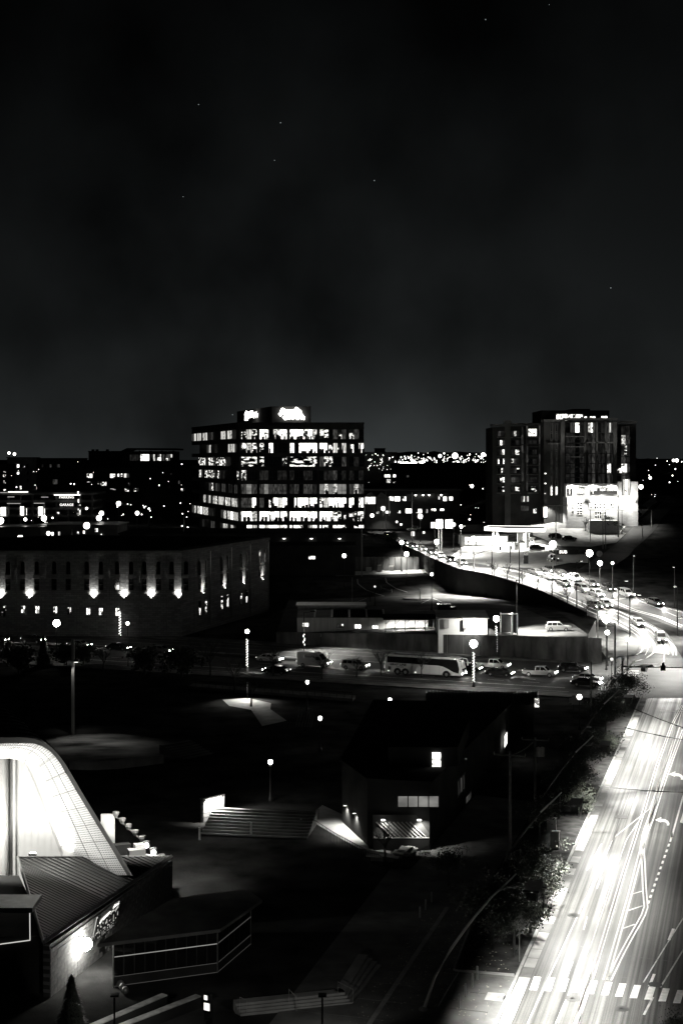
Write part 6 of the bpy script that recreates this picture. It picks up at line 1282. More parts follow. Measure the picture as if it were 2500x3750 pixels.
for x, yb, k, lab, s in ((1000, 2480, 'bareA', 'bare tree in front of the white saloon', 1.0), (1178, 2490, 'bareB', 'bare tree crossing the nose of the white van', .9), (1305, 2480, 'bareC', 'bare tree in front of the white car behind the coach', .8), (1543, 2482, 'bareA', 'bare tree in front of the middle of the coach', .82), (1395, 2474, 'bareB', 'dark bare tree at the tail of the coach', .9), (30, 2440, 'bareB', 'bare tree at the left edge of the street', 1.1), (380, 2460, 'bareC', 'bare tree right of the round dark shrubs', 1.0), (770, 2480, 'bareA', 'twiggy bare tree left of the string-lit lamp', 1.15), (860, 2540, 'bareB', 'bare tree before the bright path under the walkway, left one', 1.1), (920, 2588, 'bareC', 'bare tree before the bright path under the walkway, right one', 1.1), (470, 2440, 'bareA', 'bare tree below the black saloon', .8)): tree(k, P(x, yb), lab, ST, s)
BT = 'bare trees along the bend'
for x, yb, k, lab, s in ((1808, 2112, 'bareC', 'first bare tree along the wall of the bend, from the left', .85), (1856, 2128, 'bareB', 'second bare tree along the wall of the bend', .8), (1911, 2146, 'bareC', 'third bare tree along the wall of the bend', .85), (2020, 2190, 'bareB', 'fourth bare tree along the wall of the bend', .95), (2076, 2225, 'bareA', 'fifth bare tree along the wall of the bend', .95), (2146, 2262, 'bareC', 'sixth bare tree along the wall of the bend, by the bright corner lamp', 1.0), (1966, 2164, 'bareC', 'small bare tree between the third and fourth of the bend', .75)): tree(k, GR(x, yb), lab, BT, s)
for x, yb, k, lab, s in ((2142, 1945, 'bareC', 'bare tree before the bright stone base, left one', 1.0), (2230, 1915, 'bareB', 'bare tree before the bright stone base, right one', 1.0), (2320, 1880, 'bareC', 'bare tree on the pavement of the hill road', 1.1), (1652, 1905, 'bareC', 'bare tree in the shop lot', .9), (80, 1775, 'bareA', 'bare tree before the pale apartment block', 1.3), (1355, 2205, 'bareC', 'bare sapling on the drive of the lower lot', .6), (1745, 1985, 'bareC', 'bare tree before the station store', .8)): tree(k, G(x, yb), lab, 'bare trees on the hill', s)
DS = 'dark shrubs and conifers by the street'
for x, yb, k, lab, s in ((160, 2440, 'con', 'dark conifer in front of the street, left of the lamp', 1.05), (244, 2440, 'roundA', 'left of two round dark shrubs in front of the street', 1.15), (306, 2436, 'roundA', 'right of two round dark shrubs in front of the street', 1.0), (530, 2470, 'roundA', 'round dark shrub below the black saloon', 1.3), (665, 2480, 'roundA', 'broad dark shrub left of the string-lit lamp', 1.4), (70, 2470, 'roundA', 'dark shrub at the left edge of the street', 1.3), (1615, 2120, 'leafB', 'dark bushy tree below the signal posts of the uphill road', .95), (1432, 2000, 'roundA', 'round dark shrub beside the uphill road', 1.2), (2225, 1940, 'roundA', 'dark round shrub before the bright stone base', 1.1), (2250, 1950, 'roundA', 'second dark round shrub before the bright stone base', 1.0)): tree(k, G(x, yb), lab, DS, s)
NR = 'trees along the near road'
for x, yb, k, lab, s in ((1800, 3480, 'leafA', 'big leafy tree over the lit pavement near the bottom', 1.0), (1880, 3505, 'leafB', 'leafy tree right of the big one by the pavement edge', .95), (1960, 3330, 'leafB', 'dark leafy tree left of the lit shrub', 1.0), (2290, 2600, 'leafA', 'leafy tree at the corner of the crossing', 1.05), (2215, 2700, 'leafB', 'dark tree behind the corner tree', 1.1), (2240, 2640, 'leafB', 'dark leafy tree beside the corner tree', 1.0), (2140, 2860, 'leafB', 'dark tree with a few bright leaves beside the utility pole', 1.1), (2100, 2950, 'leafA', 'dark tree left of the middle mast', .9), (1975, 3080, 'leafB', 'dark tree left of the utility cabinets', .9), (2050, 2960, 'leafB', 'dark tree above the utility cabinets', .9), (1640, 3250, 'leafB', 'dim bush beside the dark building corner', .7), (2492, 3900, 'leafA', 'leafy tree crown at the bottom right corner', .55)): tree(k, P(x, yb), lab, NR, s)
for x, yb, k, lab, s in ((1985, 3330, 'paleA', 'brightly lit shrub by the kerb near the diamond sign', 1.1), (2120, 2995, 'paleB', 'brightly lit shrub by the kerb beside the cabinets', 1.1), (2222, 2770, 'paleA', 'brightly lit shrub by the kerb below the crossing', .95), (1940, 3420, 'paleB', 'half-lit shrub below the brightest shrub', .9)): tree(k, P(x, yb), lab, 'lit shrubs by the kerb', s)
R.seed(77)
tk = P(440, 2335); t = thing('string_lit_tree', 'thin tree trunk wound with tiny bulbs before the brick building', 'tree', tk); mb = MB(); mb.tube([tk, tk + Vector((.1, 0, 5.6))], [.14, .07], 6); mb.build('trunk', 'bark', t); mb = MB()
for i in range(70): a = i * .8; mb.ball(tk + Vector((.17 * math.cos(a), .17 * math.sin(a), .5 + i * .072)), .055 if i % 2 else .08, 5, 3)
mb.build('string_lights', 'bulb', t, kind='stuff')
tk = P(1113, 2385); t = thing('string_lit_post', 'slim dark post with a spiral of bulbs above the white van', 'post', tk); mb = MB(); mb.tube([tk, tk + Vector((0, 0, 7.5))], .1, 6); mb.build('post', 'dark_metal', t); mb = MB()
for i in range(24): a = i * .5; mb.ball(tk + Vector((.15 * math.cos(a), .15 * math.sin(a), 1.2 + i * .09)), .08, 5, 3)
mb.build('string_lights', 'bulb', t, kind='stuff')
q = tk + Vector((0, 0, 7.6)); mb = MB(); mb.tube([q - Vector((0, 0, .2)), q + Vector((1.6, -.8, .1))], .05, 5); mb.build('arm', 'dark_metal', t); q = q + Vector((1.7, -.9, .1)); mb = MB(); mb.box((q.x, q.y, q.z + .08), (.9, .5, .16)); mb.build('lamp_head', 'dark_metal', t)
spot('beam', q - Vector((0, 0, .06)), q + Vector((1.5, -2.5, -7)), 34000, 118, .8, t, .25)  # added lamp head and beam to brighten the van and street
# ================================================================== the park
def W0(x, y, z=0.0): return P(x, y, z)
def wallpx(mb, a, b_, h, th=.4, mi=0, base=-.3, top=None):
    t = (b_ - a); t.z = 0; t.normalize(); n = Vector((-t.y, t.x, 0)) * th; mb.prism([a, b_, b_ + n, a + n], base, h, mi)
# paths and the lit walk
def flat(name, pts, mat, z=.04): mb = MB(); mb.add([Vector((p[0], p[1], z)) for p in pts], [tuple(range(len(pts)))]); return struct(mb.build(name, mat))
# walkway deck with a lit path under it
brg = thing('footbridge', 'low dark walkway crossing over a brightly lit path', 'bridge', W0(920, 2590)); a, b_ = W0(700, 2600), W0(1200, 2600)
mb = MB(); p = D(690, 2560, 225), ; q = D(1300, 2560, 205)
mb.prism([(D(690, 0, 228).x, 228), (D(1290, 0, 216).x, 216), (D(1290, 0, 216).x + .5, 219), (D(690, 0, 228).x + .5, 231)], .1, .55); mb.build('deck', 'dark_concrete', brg)
mb = MB(); a, b_ = D(692, 0, 227.9), D(1288, 0, 215.9); mb.tube([(a.x, 227.9, 1.5), (b_.x, 215.9, 1.5)], .05, 5)
for i in range(24): k = i / 23; mb.tube([(lerp(a.x, b_.x, k), lerp(227.9, 215.9, k), .55), (lerp(a.x, b_.x, k), lerp(227.9, 215.9, k), 1.5)], .03, 4)
mb.build('railing', 'dark_metal', brg)
path = flat('path', [W0(815, 2563), W0(905, 2556), W0(992, 2576), W0(990, 2598), W0(1050, 2640), W0(960, 2660), W0(920, 2600), W0(840, 2586)], 'concrete')
bl_ = W0(905, 2566); spot('added_path_light', (bl_.x, bl_.y + .5, 2.6), (bl_.x, bl_.y - .6, 0), 2600, 140, .6, brg, .3)
mb = MB(); mb.box((bl_.x, bl_.y + .5, 2.68), (.5, .3, .08)); mb.tube([(bl_.x, bl_.y + .8, 0), (bl_.x, bl_.y + .6, 2.66)], .05, 5); mb.build('added_path_lamp', 'dark_metal', brg)  # added lamp and spot to light the path by the walkway
# lawn with a pool of light, curved terrace wall
flat('lawn', [W0(60, 2800), W0(80, 2690), W0(250, 2655), W0(500, 2660), W0(640, 2700), W0(640, 2785), W0(520, 2800), W0(420, 2812), W0(260, 2812)], 'lawn', .03)
tw_ = thing('terrace_wall', 'long curved low wall at the near side of the lit lawn', 'wall', W0(420, 2820))
cv = [W0(x, y) for x, y in ((255, 2818), (340, 2820), (430, 2816), (520, 2806), (600, 2795))]
for a, b_ in zip(cv, cv[1:]): mb = MB(); wallpx(mb, a, b_, 1.0); mb.build('wall_panel', 'concrete', tw_)
sp = W0(268, 2690); t = thing('park_mast', 'tall pale square light mast above the lit lawn', 'street lamp', sp); mb = MB(); mb.box((sp.x, sp.y, 6.4), (.36, .36, 12.8)); mb.build('mast', 'pale_wall', t)
q = D(272, 2424, sp.y); mb = MB(); mb.box((q.x + .35, sp.y - .2, q.z + .2), (.7, .5, .3)); mb.build('lamp_head', 'dark_metal', t); mb = MB(); mb.box((q.x + .35, sp.y - .2, q.z + .03), (.5, .4, .04)); mb.build('lens', 'bulb', t)
spot('beam', (q.x + .35, sp.y - .3, q.z), W0(340, 2722), 7000, 74, 1.0, t, .3)
spot('roof_fill_beam', (q.x + .35, sp.y - .4, q.z + .1), (-30, 128, 13), 15000, 26, 1.0, t, .3); spot('mast_light', (q.x + .1, sp.y - .85, q.z + .1), (q.x - .05, sp.y + .1, 7), 160, 50, 1, t, .05)  # the roof spot is added to bring out the shell's ribs
# park steps
def steps(name, label, L0, R0, n, rise, tread, mat='dark_concrete', z0=0.0, back=None):
    t = thing(name, label, 'steps', (L0 + R0) / 2); d = (R0 - L0); d.z = 0; d.normalize(); nb = Vector((-d.y, d.x, 0)) if back is None else back
    for i in range(n):
        a, b_ = L0 + nb * tread * i, R0 + nb * tread * i; mb = MB(); mb.prism([a, b_, b_ + nb * tread * (n - i), a + nb * tread * (n - i)], z0 + rise * i + .002 * i, z0 + rise * (i + 1)); mb.build('step', mat, t)
        mb = MB(); mb.prism([a + nb * .02, b_ + nb * .02, b_ + nb * .10, a + nb * .10], z0 + rise * (i + 1), z0 + rise * (i + 1) + .012); mb.build('nosing', 'pale_concrete', t)
    return t
steps('garden_steps', 'faint flight of steps right of the lit lawn', W0(672, 2782), W0(780, 2762), 7, .16, .7)
big = steps('stairs', 'wide flight of stairs brightly lit at its left end', W0(735, 3056), W0(1125, 3072), 9, .15, .62)
wl_ = thing('stair_wall', 'short lit stone wall at the head of the wide stairs', 'wall', W0(790, 3000)); mb = MB(); a, b_ = W0(745, 3012), W0(822, 2992); wallpx(mb, a, b_, 2.3, .4); mb.build('wall', 'stone_wall', wl_); mb = MB(); wallpx(mb, a + Vector((-.05, -.05, 0)), b_ + Vector((.05, -.05, 0)), 2.42, .5, base=2.303); mb.build('coping', 'dark_concrete', wl_)
mb = MB(); q = a.lerp(b_, .5) + Vector((0, -.2, 2.26)); mb.box(q, (2.2, .12, .06), math.atan2(b_.y - a.y, b_.x - a.x)); mb.build('strip_lamp', 'strip_bright', wl_)
for k in (.25, .75): q = a.lerp(b_, k) + Vector((.1, -.5, 2.2)); spot('wall_light', q, q + Vector((.2, .5, -1.2)), 1500, 160, .8, wl_, .2)
q = b_ + Vector((.2, -.8, 2.0)); spot('stair_light', q, W0(900, 3045), 1900, 105, 1.0, wl_, .15)
for x, y0, y1, lab in ((920, 3060, 3012, 'pale post in the middle of the wide stairs'), (1102, 3035, 2998, 'pale post at the right end of the wide stairs'), (731, 3075, 3030, 'pale post at the left foot of the wide stairs')): pole(x, y0, y1, lab, .13, fn=lambda x, y: W0(x, y), mat='pale_wall', name='stair_post', cat='post')
def railing(label, pts, h=1.05, n=None, mat='dark_metal', name='railing', r=.035):
    t = thing(name, label, 'railing', pts[0]); mb = MB()
    mb.tube([p + Vector((0, 0, h)) for p in pts], r, 5); mb.build('top_rail', mat, t)
    ps = resample(pts, n or int(sum((b - a).length for a, b in zip(pts, pts[1:])) / .9) + 2)
    for p in ps: mb = MB(); mb.tube([p, p + Vector((0, 0, h))], r * .7, 4); mb.build('baluster', mat, t)
    return t
# pale ramp down to the dark building with its balustrade
flat('ramp', [W0(1122, 2998), W0(1180, 2950), W0(1255, 2985), W0(1262, 3020), W0(1345, 3095), W0(1350, 3110), W0(1430, 3118), W0(1430, 3128), W0(1310, 3108), W0(1225, 3060)], 'concrete', .06)
railing('long balustrade edging the pale ramp', [W0(1130, 3030), W0(1230, 3095), W0(1330, 3150), W0(1392, 3178)], 1.1, 46, 'dark_metal')
railing('short balustrade at the head of the pale ramp', [W0(1130, 3030), W0(1166, 3002)], 1.1, 6)
railing('balustrade on the planted terrace, right side', [W0(1392, 3178), W0(1470, 3190), W0(1575, 3128)], 1.0, 34)
# planted terrace
flat('planting', [W0(1320, 3118), W0(1450, 3130), W0(1560, 3140), W0(1500, 3185), W0(1390, 3185)], 'soil', .05)
for (x, y, w_, l_, lab) in ((1485, 3130, 1.3, 2.2, 'pale slab table on the planted terrace'), (1460, 3140, 1.0, 1.2, 'pale slab seat left of the table on the terrace'), (1508, 3134, .7, 1.8, 'pale slab bench right of the table on the terrace'), (1400, 3155, 3.0, .6, 'long pale slab at the near edge of the terrace')):
    p = W0(x, y); t = thing('stone_slab', lab, 'bench', p, -.25, 'pale slabs on the planted terrace'); mb = MB(); mb.box((0, 0, .48), (w_, l_, .12)); mb.build('top', 'pale_concrete', t, world=False); mb = MB(); mb.box((0, 0, .21), (w_ * .7, l_ * .7, .42)); mb.build('base', 'dark_concrete', t, world=False)
tree('bareC', W0(1408, 3160), 'thin bare tree on the planted terrace', 'bare trees in the park', .85)
# the dark building
db = thing('dark_building', 'large unlit dark building with stepped flat roofs and a few bright openings', 'building', W0(1480, 3110))
f0, f1, f2 = W0(1252, 3012), W0(1345, 3098), W0(1572, 3112); bk1 = Vector((21.0, 178, 0)); bk0 = Vector((4, 180, 0))
mb = MB(); mb.prism([f0, f1, f2, bk1, bk0], -.3, 6.2); mb.build('lower_block', 'dark_wall', db)
mb = MB(); mb.prism([f0 + Vector((-.2, -.1, 0)), f1 + Vector((-.1, -.25, 0)), f2 + Vector((.25, -.2, 0)), bk1 + Vector((.3, 0, 0)), bk0], 6.203, 6.5); mb.build('roof_edge', 'dark_roof', db)
mb = MB(); mb.prism([(4.6, 141), (11.5, 141), (14, 156), (5, 156)], 6.5, 8.4); mb.build('upper_block', 'dark_wall', db)
def onwall(par, x0, y0, x1, y1, d, segs, ang=0, **k): return winpx(par, x0, y0, x1, y1, d, segs, **k)
dF = 134.5; onwall(db, 1455, 2913, 1606, 2956, dF, 'hhhh', fr=.1)
onwall(db, 1580, 2753, 1614, 2812, 140.9, 'W/W', fr=.06); onwall(db, 1700, 2776, 1708, 2782, 140.9, 'T')
sa = math.atan2(bk1.y - f2.y, bk1.x - f2.x)
for (x0, x1, y0, y1, sg) in ((1670, 1698, 2860, 2920, 'fgf'), (1700, 1722, 2920, 2975, 'g')):
    def side(x): k = (x - CX) / F; dr = bk1 - f2; s = (k * f2.y - f2.x) / (dr.x - k * dr.y); return f2 + dr * s
    a, b_ = side(x0), side(x1); zt = D(x0, y0, a.y).z; zb = max(.3, D(x0, y1, a.y).z); bay(db, (a.x, a.y, zb), sa, (b_ - a).length, zt - zb, sg, fr=.1)
k = (1842 - CX) / F; a = D(1842, 2742, 172); bay(db, (a.x, 172, a.z), sa + .05, 3.2, D(0, 2694, 172).z - a.z, 'W', fr=.06, frame='dark_metal')
mb = MB(); p = Vector((a.x - .3, 172.4, 0)); mb.prism([p + Vector((-.2, -1, 0)), p + Vector((1.2, 4, 0)), p + Vector((-5, 5, 0)), p + Vector((-6.4, 0, 0))], 0, a.z + 3.4); mb.build('side_block', 'dark_wall', db)
ws_ = thing('wall_lights_bracket', '', ''); bpy.data.objects.remove(ws_)
for x, y, lab in ((1272, 2948, 'left wall lamp beside the pale ramp'), (1306, 2976, 'right wall lamp beside the pale ramp')):
    k = (x - CX) / F; dr = f1 - f0; s = (k * f0.y - f0.x) / (dr.x - k * dr.y); p = f0 + dr * s; z = D(x, y, p.y).z; nn = Vector((dr.y, -dr.x, 0)).normalized() * -1
    if nn.y > 0: nn = -nn
    p = Vector((p.x, p.y, z)); l = thing('wall_lamp', lab, 'wall light', p, 0, 'wall lamps beside the ramp'); q = p + nn * .25; mb = MB(); mb.box(q + Vector((0, 0, .06)), (.4, .3, .12)); mb.build('hood', 'dark_metal', l); mb = MB(); mb.box(q - Vector((0, 0, .03)), (.3, .2, .05)); mb.build('lens', 'bulb', l)
    spot('beam', q - Vector((0, 0, .1)), p + Vector((0, 0, -4)) + nn * .9, 900, 130, .7, l, .1)
# striped ceiling of the covered bay, with its dark front
mb = MB(); a, b_ = W0(1365, 3110) + Vector((0, -.2, 0)), W0(1570, 3112) + Vector((0, -.2, 0)); za, zb_ = D(0, 3068, a.y).z, D(0, 3010, a.y).z
mb.span((a.x, a.y - .3, 0), (b_.x, a.y - .12, za)); mb.build('bay_front', 'dark_wall', db)
mb = MB(); mb.span((a.x, a.y - .32, za + .002), (b_.x, a.y - .1, za + .1)); mb.build('bay_coping', 'pale_concrete', db)
mb = MB(); mb.quad((a.x, a.y - .05, za), (b_.x, a.y - .05, za), (b_.x, a.y + .3, zb_ + .6), (a.x, a.y + .3, zb_ + .6)); mb.build('bay_back', 'mid_wall', db)
for i in range(9):
    x = lerp(a.x + .3, b_.x - 1.8, i / 8); mb = MB(); mb.tube([(x, a.y - .02, zb_), (x + 1.5, a.y - .16, za + .1)], .07, 4); mb.build('louvre', 'pale_concrete', db)
for k, pw in ((.82, 500), (.18, 120)): x = lerp(a.x, b_.x, k); mb = MB(); mb.box((x, a.y - .5, zb_ + .3), (.4, .3, .08)); mb.build('lamp', 'bulb', db); spot('bay_light', (x, a.y - .6, zb_ + .2), (x + .6, a.y, za), pw, 120, .8, db, .1)
# ribbed metal roofs behind it
def ribbed(label, x0, x1, yt, yb, d, depth, n, mat='metal_roof', x2=None, x3=None, cat='roof', wall=True):
    a, b_ = D(x0, yb, d), D(x1, yb, d); c_ = D(x3 or x1, yt, d + depth); e = D(x2 or x0, yt, d + depth); t = thing('metal_roof_hall', label, 'building', (a.x, d, 0))
    mb = MB(); mb.add([a, b_, c_, e], [(0, 1, 2, 3)]); mb.build('roof', mat, t)
    for i in range(n + 1):
        k = i / n; p, q = a.lerp(b_, k), e.lerp(c_, k); mb = MB(); mb.tube([p + Vector((0, 0, .05)), q + Vector((0, 0, .05))], .05, 4); mb.build('roof_seam', mat, t)
    mb = MB(); mb.prism([(a.x + .5, d + .6), (b_.x - .5, d + .6), (c_.x - .5, d + depth), (e.x + .5, d + depth)], 0, a.z - .1); mb.build('wall', 'dark_wall', t); return t
rh = ribbed('hall with a long ribbed metal roof that catches the lamp light', 1560, 1968, 2532, 2582, 190, 5.6, 32)
winpx(rh, 1955, 2556, 1973, 2590, 189.8, 'B'); q = D(1676, 2608, 188); mb = MB(); mb.tube([q, q + Vector((2.0, 0, -.1))], .06, 5); mb.build('tube_light', 'strip_light', rh)
ribbed('lower ribbed roof in the dark behind the unlit building', 1690, 1790, 2625, 2660, 172, 4, 8, 'dark_metal_roof')
spot('roof_lamp', (D(1733, 2520, 224).x, 224, 8.0), (D(1733, 2560, 208).x, 208, 3), 4000, 60, 1, None, .2) if False else None
sh = thing('curved_screen', 'faint curved slatted screen beside a park lamp', 'screen', W0(1135, 2680))
for i in range(7): a = .5 + i * .22; c = W0(1110, 2670); mb = MB(); mb.tube([(c.x + 1.9 * math.cos(a) - .6, c.y + 1.9 * math.sin(a), 0), (c.x + 1.9 * math.cos(a) - .2, c.y + 1.9 * math.sin(a), 1.6), (c.x + 1.4 * math.cos(a), c.y + 1.9 * math.sin(a), 2.6)], .07, 4); mb.build('slat', 'wood', sh)
steps('garden_steps', 'faint ladder of steps in the dark beyond the lit doorway', W0(1432, 2735), W0(1505, 2735), 8, .15, .9, 'dark_concrete')

# ================================================================== the stage shell
def prof(pts, d, n=44): return resample([D(x, y, d) for x, y in pts], n)
ro = prof([(-60, 2699), (20, 2701), (85, 2700), (130, 2706), (165, 2720), (195, 2742), (220, 2770), (240, 2797), (300, 2900), (370, 3015), (430, 3112), (486, 3205)], 112)
ri = prof([(-60, 2724), (30, 2722), (85, 2721), (125, 2723), (155, 2732), (185, 2752), (205, 2772), (222, 2797), (285, 2905), (350, 3012), (405, 3100), (466, 3205)], 112)
po = prof([(-60, 2750), (0, 2748), (60, 2745), (90, 2752), (115, 2768), (137, 2790), (150, 2815), (165, 2850), (190, 2910), (215, 2975), (245, 3060), (300, 3205)], 117)
pi_ = prof([(-60, 2781), (0, 2779), (40, 2778), (75, 2785), (98, 2800), (115, 2822), (130, 2855), (155, 2915), (180, 2980), (205, 3050), (262, 3205)], 118.5)
AX = Vector((-.385, .923, 0))
shl = thing('stage_shell', 'huge white flood-lit stage shell with a perforated lining and a grey rim', 'stage roof', (-24, 114, 0))
n = len(ro)
for i in range(0, n - 1, 6):
    j = min(i + 6, n - 1); mb = MB(); k = j - i + 1
    f = lambda P_, o=Vector(): [p + o for p in P_[i:j + 1]]
    fr_, fi = f(ro), f(ri); bo = f(ro, AX * .5); vs = fr_ + fi + bo
    g_ = .006 if i else 0
    vs[0] = vs[0].lerp(vs[1], g_); vs[k] = vs[k].lerp(vs[k + 1], g_)
    mb.add(vs, [(a, a + 1, k + a + 1, k + a) for a in range(k - 1)] + [(2 * k + a, 2 * k + a + 1, a + 1, a) for a in range(k - 1)]); mb.build('rim_panel', 'fascia', shl)
# perforated lining: dark dots in the colour stand in for shaded holes
m, t_ = newmat('perforated'); N = t_.nodes.new; L = t_.links.new
b = N('ShaderNodeBsdfPrincipled'); o = N('ShaderNodeOutputMaterial'); L(b.outputs[0], o.inputs[0]); b.inputs['Roughness'].default_value = .55
tcn = N('ShaderNodeTexCoord'); vv = N('ShaderNodeTexVoronoi'); vv.inputs['Scale'].default_value = 1.0; vv.inputs['Randomness'].default_value = 0; L(tcn.outputs['UV'], vv.inputs['Vector'])
r_ = N('ShaderNodeMapRange'); L(vv.outputs['Distance'], r_.inputs[0]); r_.inputs[1].default_value = .20; r_.inputs[2].default_value = .30; r_.inputs[3].default_value = .03; r_.inputs[4].default_value = .82
c_ = N('ShaderNodeCombineColor'); [L(r_.outputs[0], c_.inputs[i]) for i in range(3)]; L(c_.outputs[0], b.inputs['Base Color'])
def strip(name, A, B, mat, nb=2, uv=None):
    mb = MB(); vs = []
    for a, b_ in zip(A, B):
        for j in range(nb): vs.append(a.lerp(b_, j / (nb - 1)))
    mb.add(vs, [(i * nb + j, i * nb + j + 1, (i + 1) * nb + j + 1, (i + 1) * nb + j) for i in range(len(A) - 1) for j in range(nb - 1)])
    o = mb.build(name, mat, shl, smooth=True)
    if uv:
        ul = o.data.uv_layers.new(name='UVMap'); su, sv = uv; acc = [0.0]
        for a, b_ in zip(A, A[1:]): acc.append(acc[-1] + (b_ - a).length)
        for lp in o.data.loops:
            i, j = divmod(lp.vertex_index, nb); wd = (B[i] - A[i]).length; ul.data[lp.index].uv = (acc[i] * su, j / (nb - 1) * 5.0 * sv)
    return o
strip('lining', [p + AX * .02 for p in ri], po, 'perforated', 6, (5.0, 5.0)); strip('inner_band', po, pi_, 'shell_white', 3)
for i in range(3, len(ri) - 1, 4):
    mb = MB(); mb.tube([ri[i].lerp(po[i], k / 5) - AX * .03 for k in range(6)], .035, 4); mb.build('lining_seam', 'fascia', shl)
    if i % 8 == 3: mb = MB(); mb.tube([po[i] - AX * .03, po[i].lerp(pi_[i], .5) - AX * .03, pi_[i] - AX * .03], .025, 4); mb.build('band_joint', 'fascia', shl)
for f_ in (.33, .66): mb = MB(); mb.tube([a.lerp(b_, f_) - AX * .03 for a, b_ in zip(ri, po)], .03, 4); mb.build('lining_seam', 'fascia', shl)
strip('inner_reveal', pi_, [p + AX * 2.5 for p in pi_], 'shell_white')
# back wall of white tiles, dark gap and the round pier at left
bwd = 122.5
bwp = [p + AX * 2.45 for p in pi_ if p.x > D(33, 0, 118.5).x]; mb = MB(); vs = [(bwp[0].x, bwp[0].y, -.5)] + bwp + [(bwp[-1].x, bwp[-1].y, -.5)]; mb.add(vs, [tuple(range(len(vs)))]); mb.build('back_wall', 'pale_tile', shl)
zt_ = max(v_[2] for v_ in bwp); xa, xb_ = bwp[0].x, bwp[-1].x; yb0, yb1 = bwp[0].y, bwp[-1].y; mb = MB(); ply = [(v_[0], v_[2]) for v_ in vs]
for i in range(int((xb_ - xa) / .56)):
    for j in range(int(zt_ / .2)):
        x0, z0_ = xa + .02 + i * .56, j * .2; x1_, z1_ = x0 + .54, z0_ + .185
        if not all(inpoly(a_, b__, ply) for a_, b__ in ((x0, z0_), (x1_, z0_), (x0, z1_), (x1_, z1_))): continue
        y_ = lerp(yb0, yb1, (x0 - xa) / (xb_ - xa)) - .03 - R.uniform(0, .012); mb.quad((x0, y_, z0_), (x1_, y_, z0_), (x1_, y_, z1_), (x0, y_, z1_))
mb.build('wall_tiles', 'pale_tile', shl, kind='stuff')
mb = MB(); a, b_ = D(-200, 3230, bwd + 4), D(40, 2770, bwd + 4); mb.span((a.x, bwd + 4, -.5), (b_.x, bwd + 4.3, b_.z + 1)); mb.build('side_wall', 'shell_white', shl)
q = D(8, 3180, 119.5); mb = MB(); mb.tube([(q.x, 119.5, 0), (q.x, 119.5, D(0, 2770, 119.5).z)], .55, 14); mb.build('pier', 'shell_white', shl, smooth=True)
q = D(36, 3180, 119); mb = MB(); mb.tube([(q.x, 119, 0), (q.x, 119, D(0, 2775, 119).z)], .09, 6); mb.build('pipe', 'dark_metal', shl)
# roof skin with ribs running back from the rim
ribs = 22
sk = MB(); ro2 = [p + AX * 46 for p in ro]; strip('roof_skin', [p + AX * .5 for p in ro], ro2, 'dark_metal_roof', 14)
for i in range(1, ribs):
    o_ = AX * (i * 1.9); mb = MB(); mb.tube([p + o_ + Vector((0, 0, .06)) for p in ro[:28:2]], .06, 4); mb.build('roof_rib', 'metal_roof', shl)
mb = MB(); vs = [ro[3] + AX * 3 + Vector((0, 0, .05)), ro[6] + AX * 3 + Vector((0, 0, .06)), ro[6] + AX * 40 + Vector((0, 0, .06)), ro[3] + AX * 40 + Vector((0, 0, .05))]; mb.add(vs, [(0, 1, 2, 3)]); mb.build('roof_walkway', 'dark_roof', shl)
# flood lamps on the entrance roof edge that wash the shell
for k, (x, y, pw) in enumerate(((120, 3140, 700), (240, 3146, 800), (360, 3150, 900))):
    fx = D(x, y, 116.2).x; q = Vector((fx, 116.2, lerp(5.0, 3.7, (fx + 25.6) / 10.9) - .35)); l = thing('shell_floodlight', ['left', 'middle', 'right'][k] + ' low floodlight at the foot of the white shell', 'floodlight', q, 0, 'floodlights washing the shell'); mb = MB(); mb.box(q, (.6, .3, .3)); mb.build('housing', 'dark_metal', l)
    mb = MB(); mb.box(q + Vector((0, .1, .17)), (.5, .2, .03)); mb.build('lens', 'lamp_low', l); 
    spot('beam', q + Vector((0, .25, .25)), D((90, 150, 250)[k], 2850, 118.5), pw, 140, .7, l, .4)
# side terrace in bright light right of the rim
flat('terrace', [D(420, 3095, 122) * 1.0, D(412, 2985, 122), D(500, 3040, 122), D(600, 3150, 121), D(470, 3160, 121)], 'concrete', 3.2)
tr2 = thing('side_terrace_wall', 'small bright wall and clutter right of the shell rim', 'wall', D(440, 3000, 126)); a, b_ = D(370, 3080, 126), D(420, 2982, 126); mb = MB(); mb.span((a.x, 126, 0), (b_.x, 126.3, b_.z)); mb.build('wall', 'shell_white', tr2)
mb = MB(); mb.prism([D(410, 0, 122), D(600, 0, 121.5), D(600, 0, 119.5), D(440, 0, 119)], 0, 3.19); mb.build('platform', 'dark_concrete', tr2)
FLA = [(425, 2985), (448, 3008), (470, 3030), (495, 3052), (520, 3074), (536, 3093), (562, 3118), (592, 3142)]
fb = thing('lamp_rail', 'slanting rail carrying a row of stage lamps', 'rail', D(425, 2985, 123)); mb = MB(); mb.tube([D(418, 2984, 123), D(600, 3152, 121.5)], .09, 5); mb.build('rail', 'dark_metal', fb)
for k, (x, y) in enumerate(FLA):
    q = D(x, y, lerp(122.9, 121.5, k / 7)); l = thing('stage_lamp', ['topmost', 'second', 'third', 'fourth', 'fifth', 'sixth, glowing', 'seventh, brightest', 'lowest'][k] + ' stage lamp on the slanting rail, counted from the top', 'lamp', q, 0, 'stage lamps on the rail')
    mb = MB(); mb.lathe(q, [(.12, -.2), (.28, .1), (.3, .3), (.001, .34)], 8); mb.build('housing', 'grey_metal', l)
    if k > 4: mb = MB(); mb.ball(q + Vector((.05, -.25, 0)), .22 if k < 7 else .14, 8, 5); mb.build('bulb', 'lamp_low' if k < 7 else 'bulb', l, smooth=True)
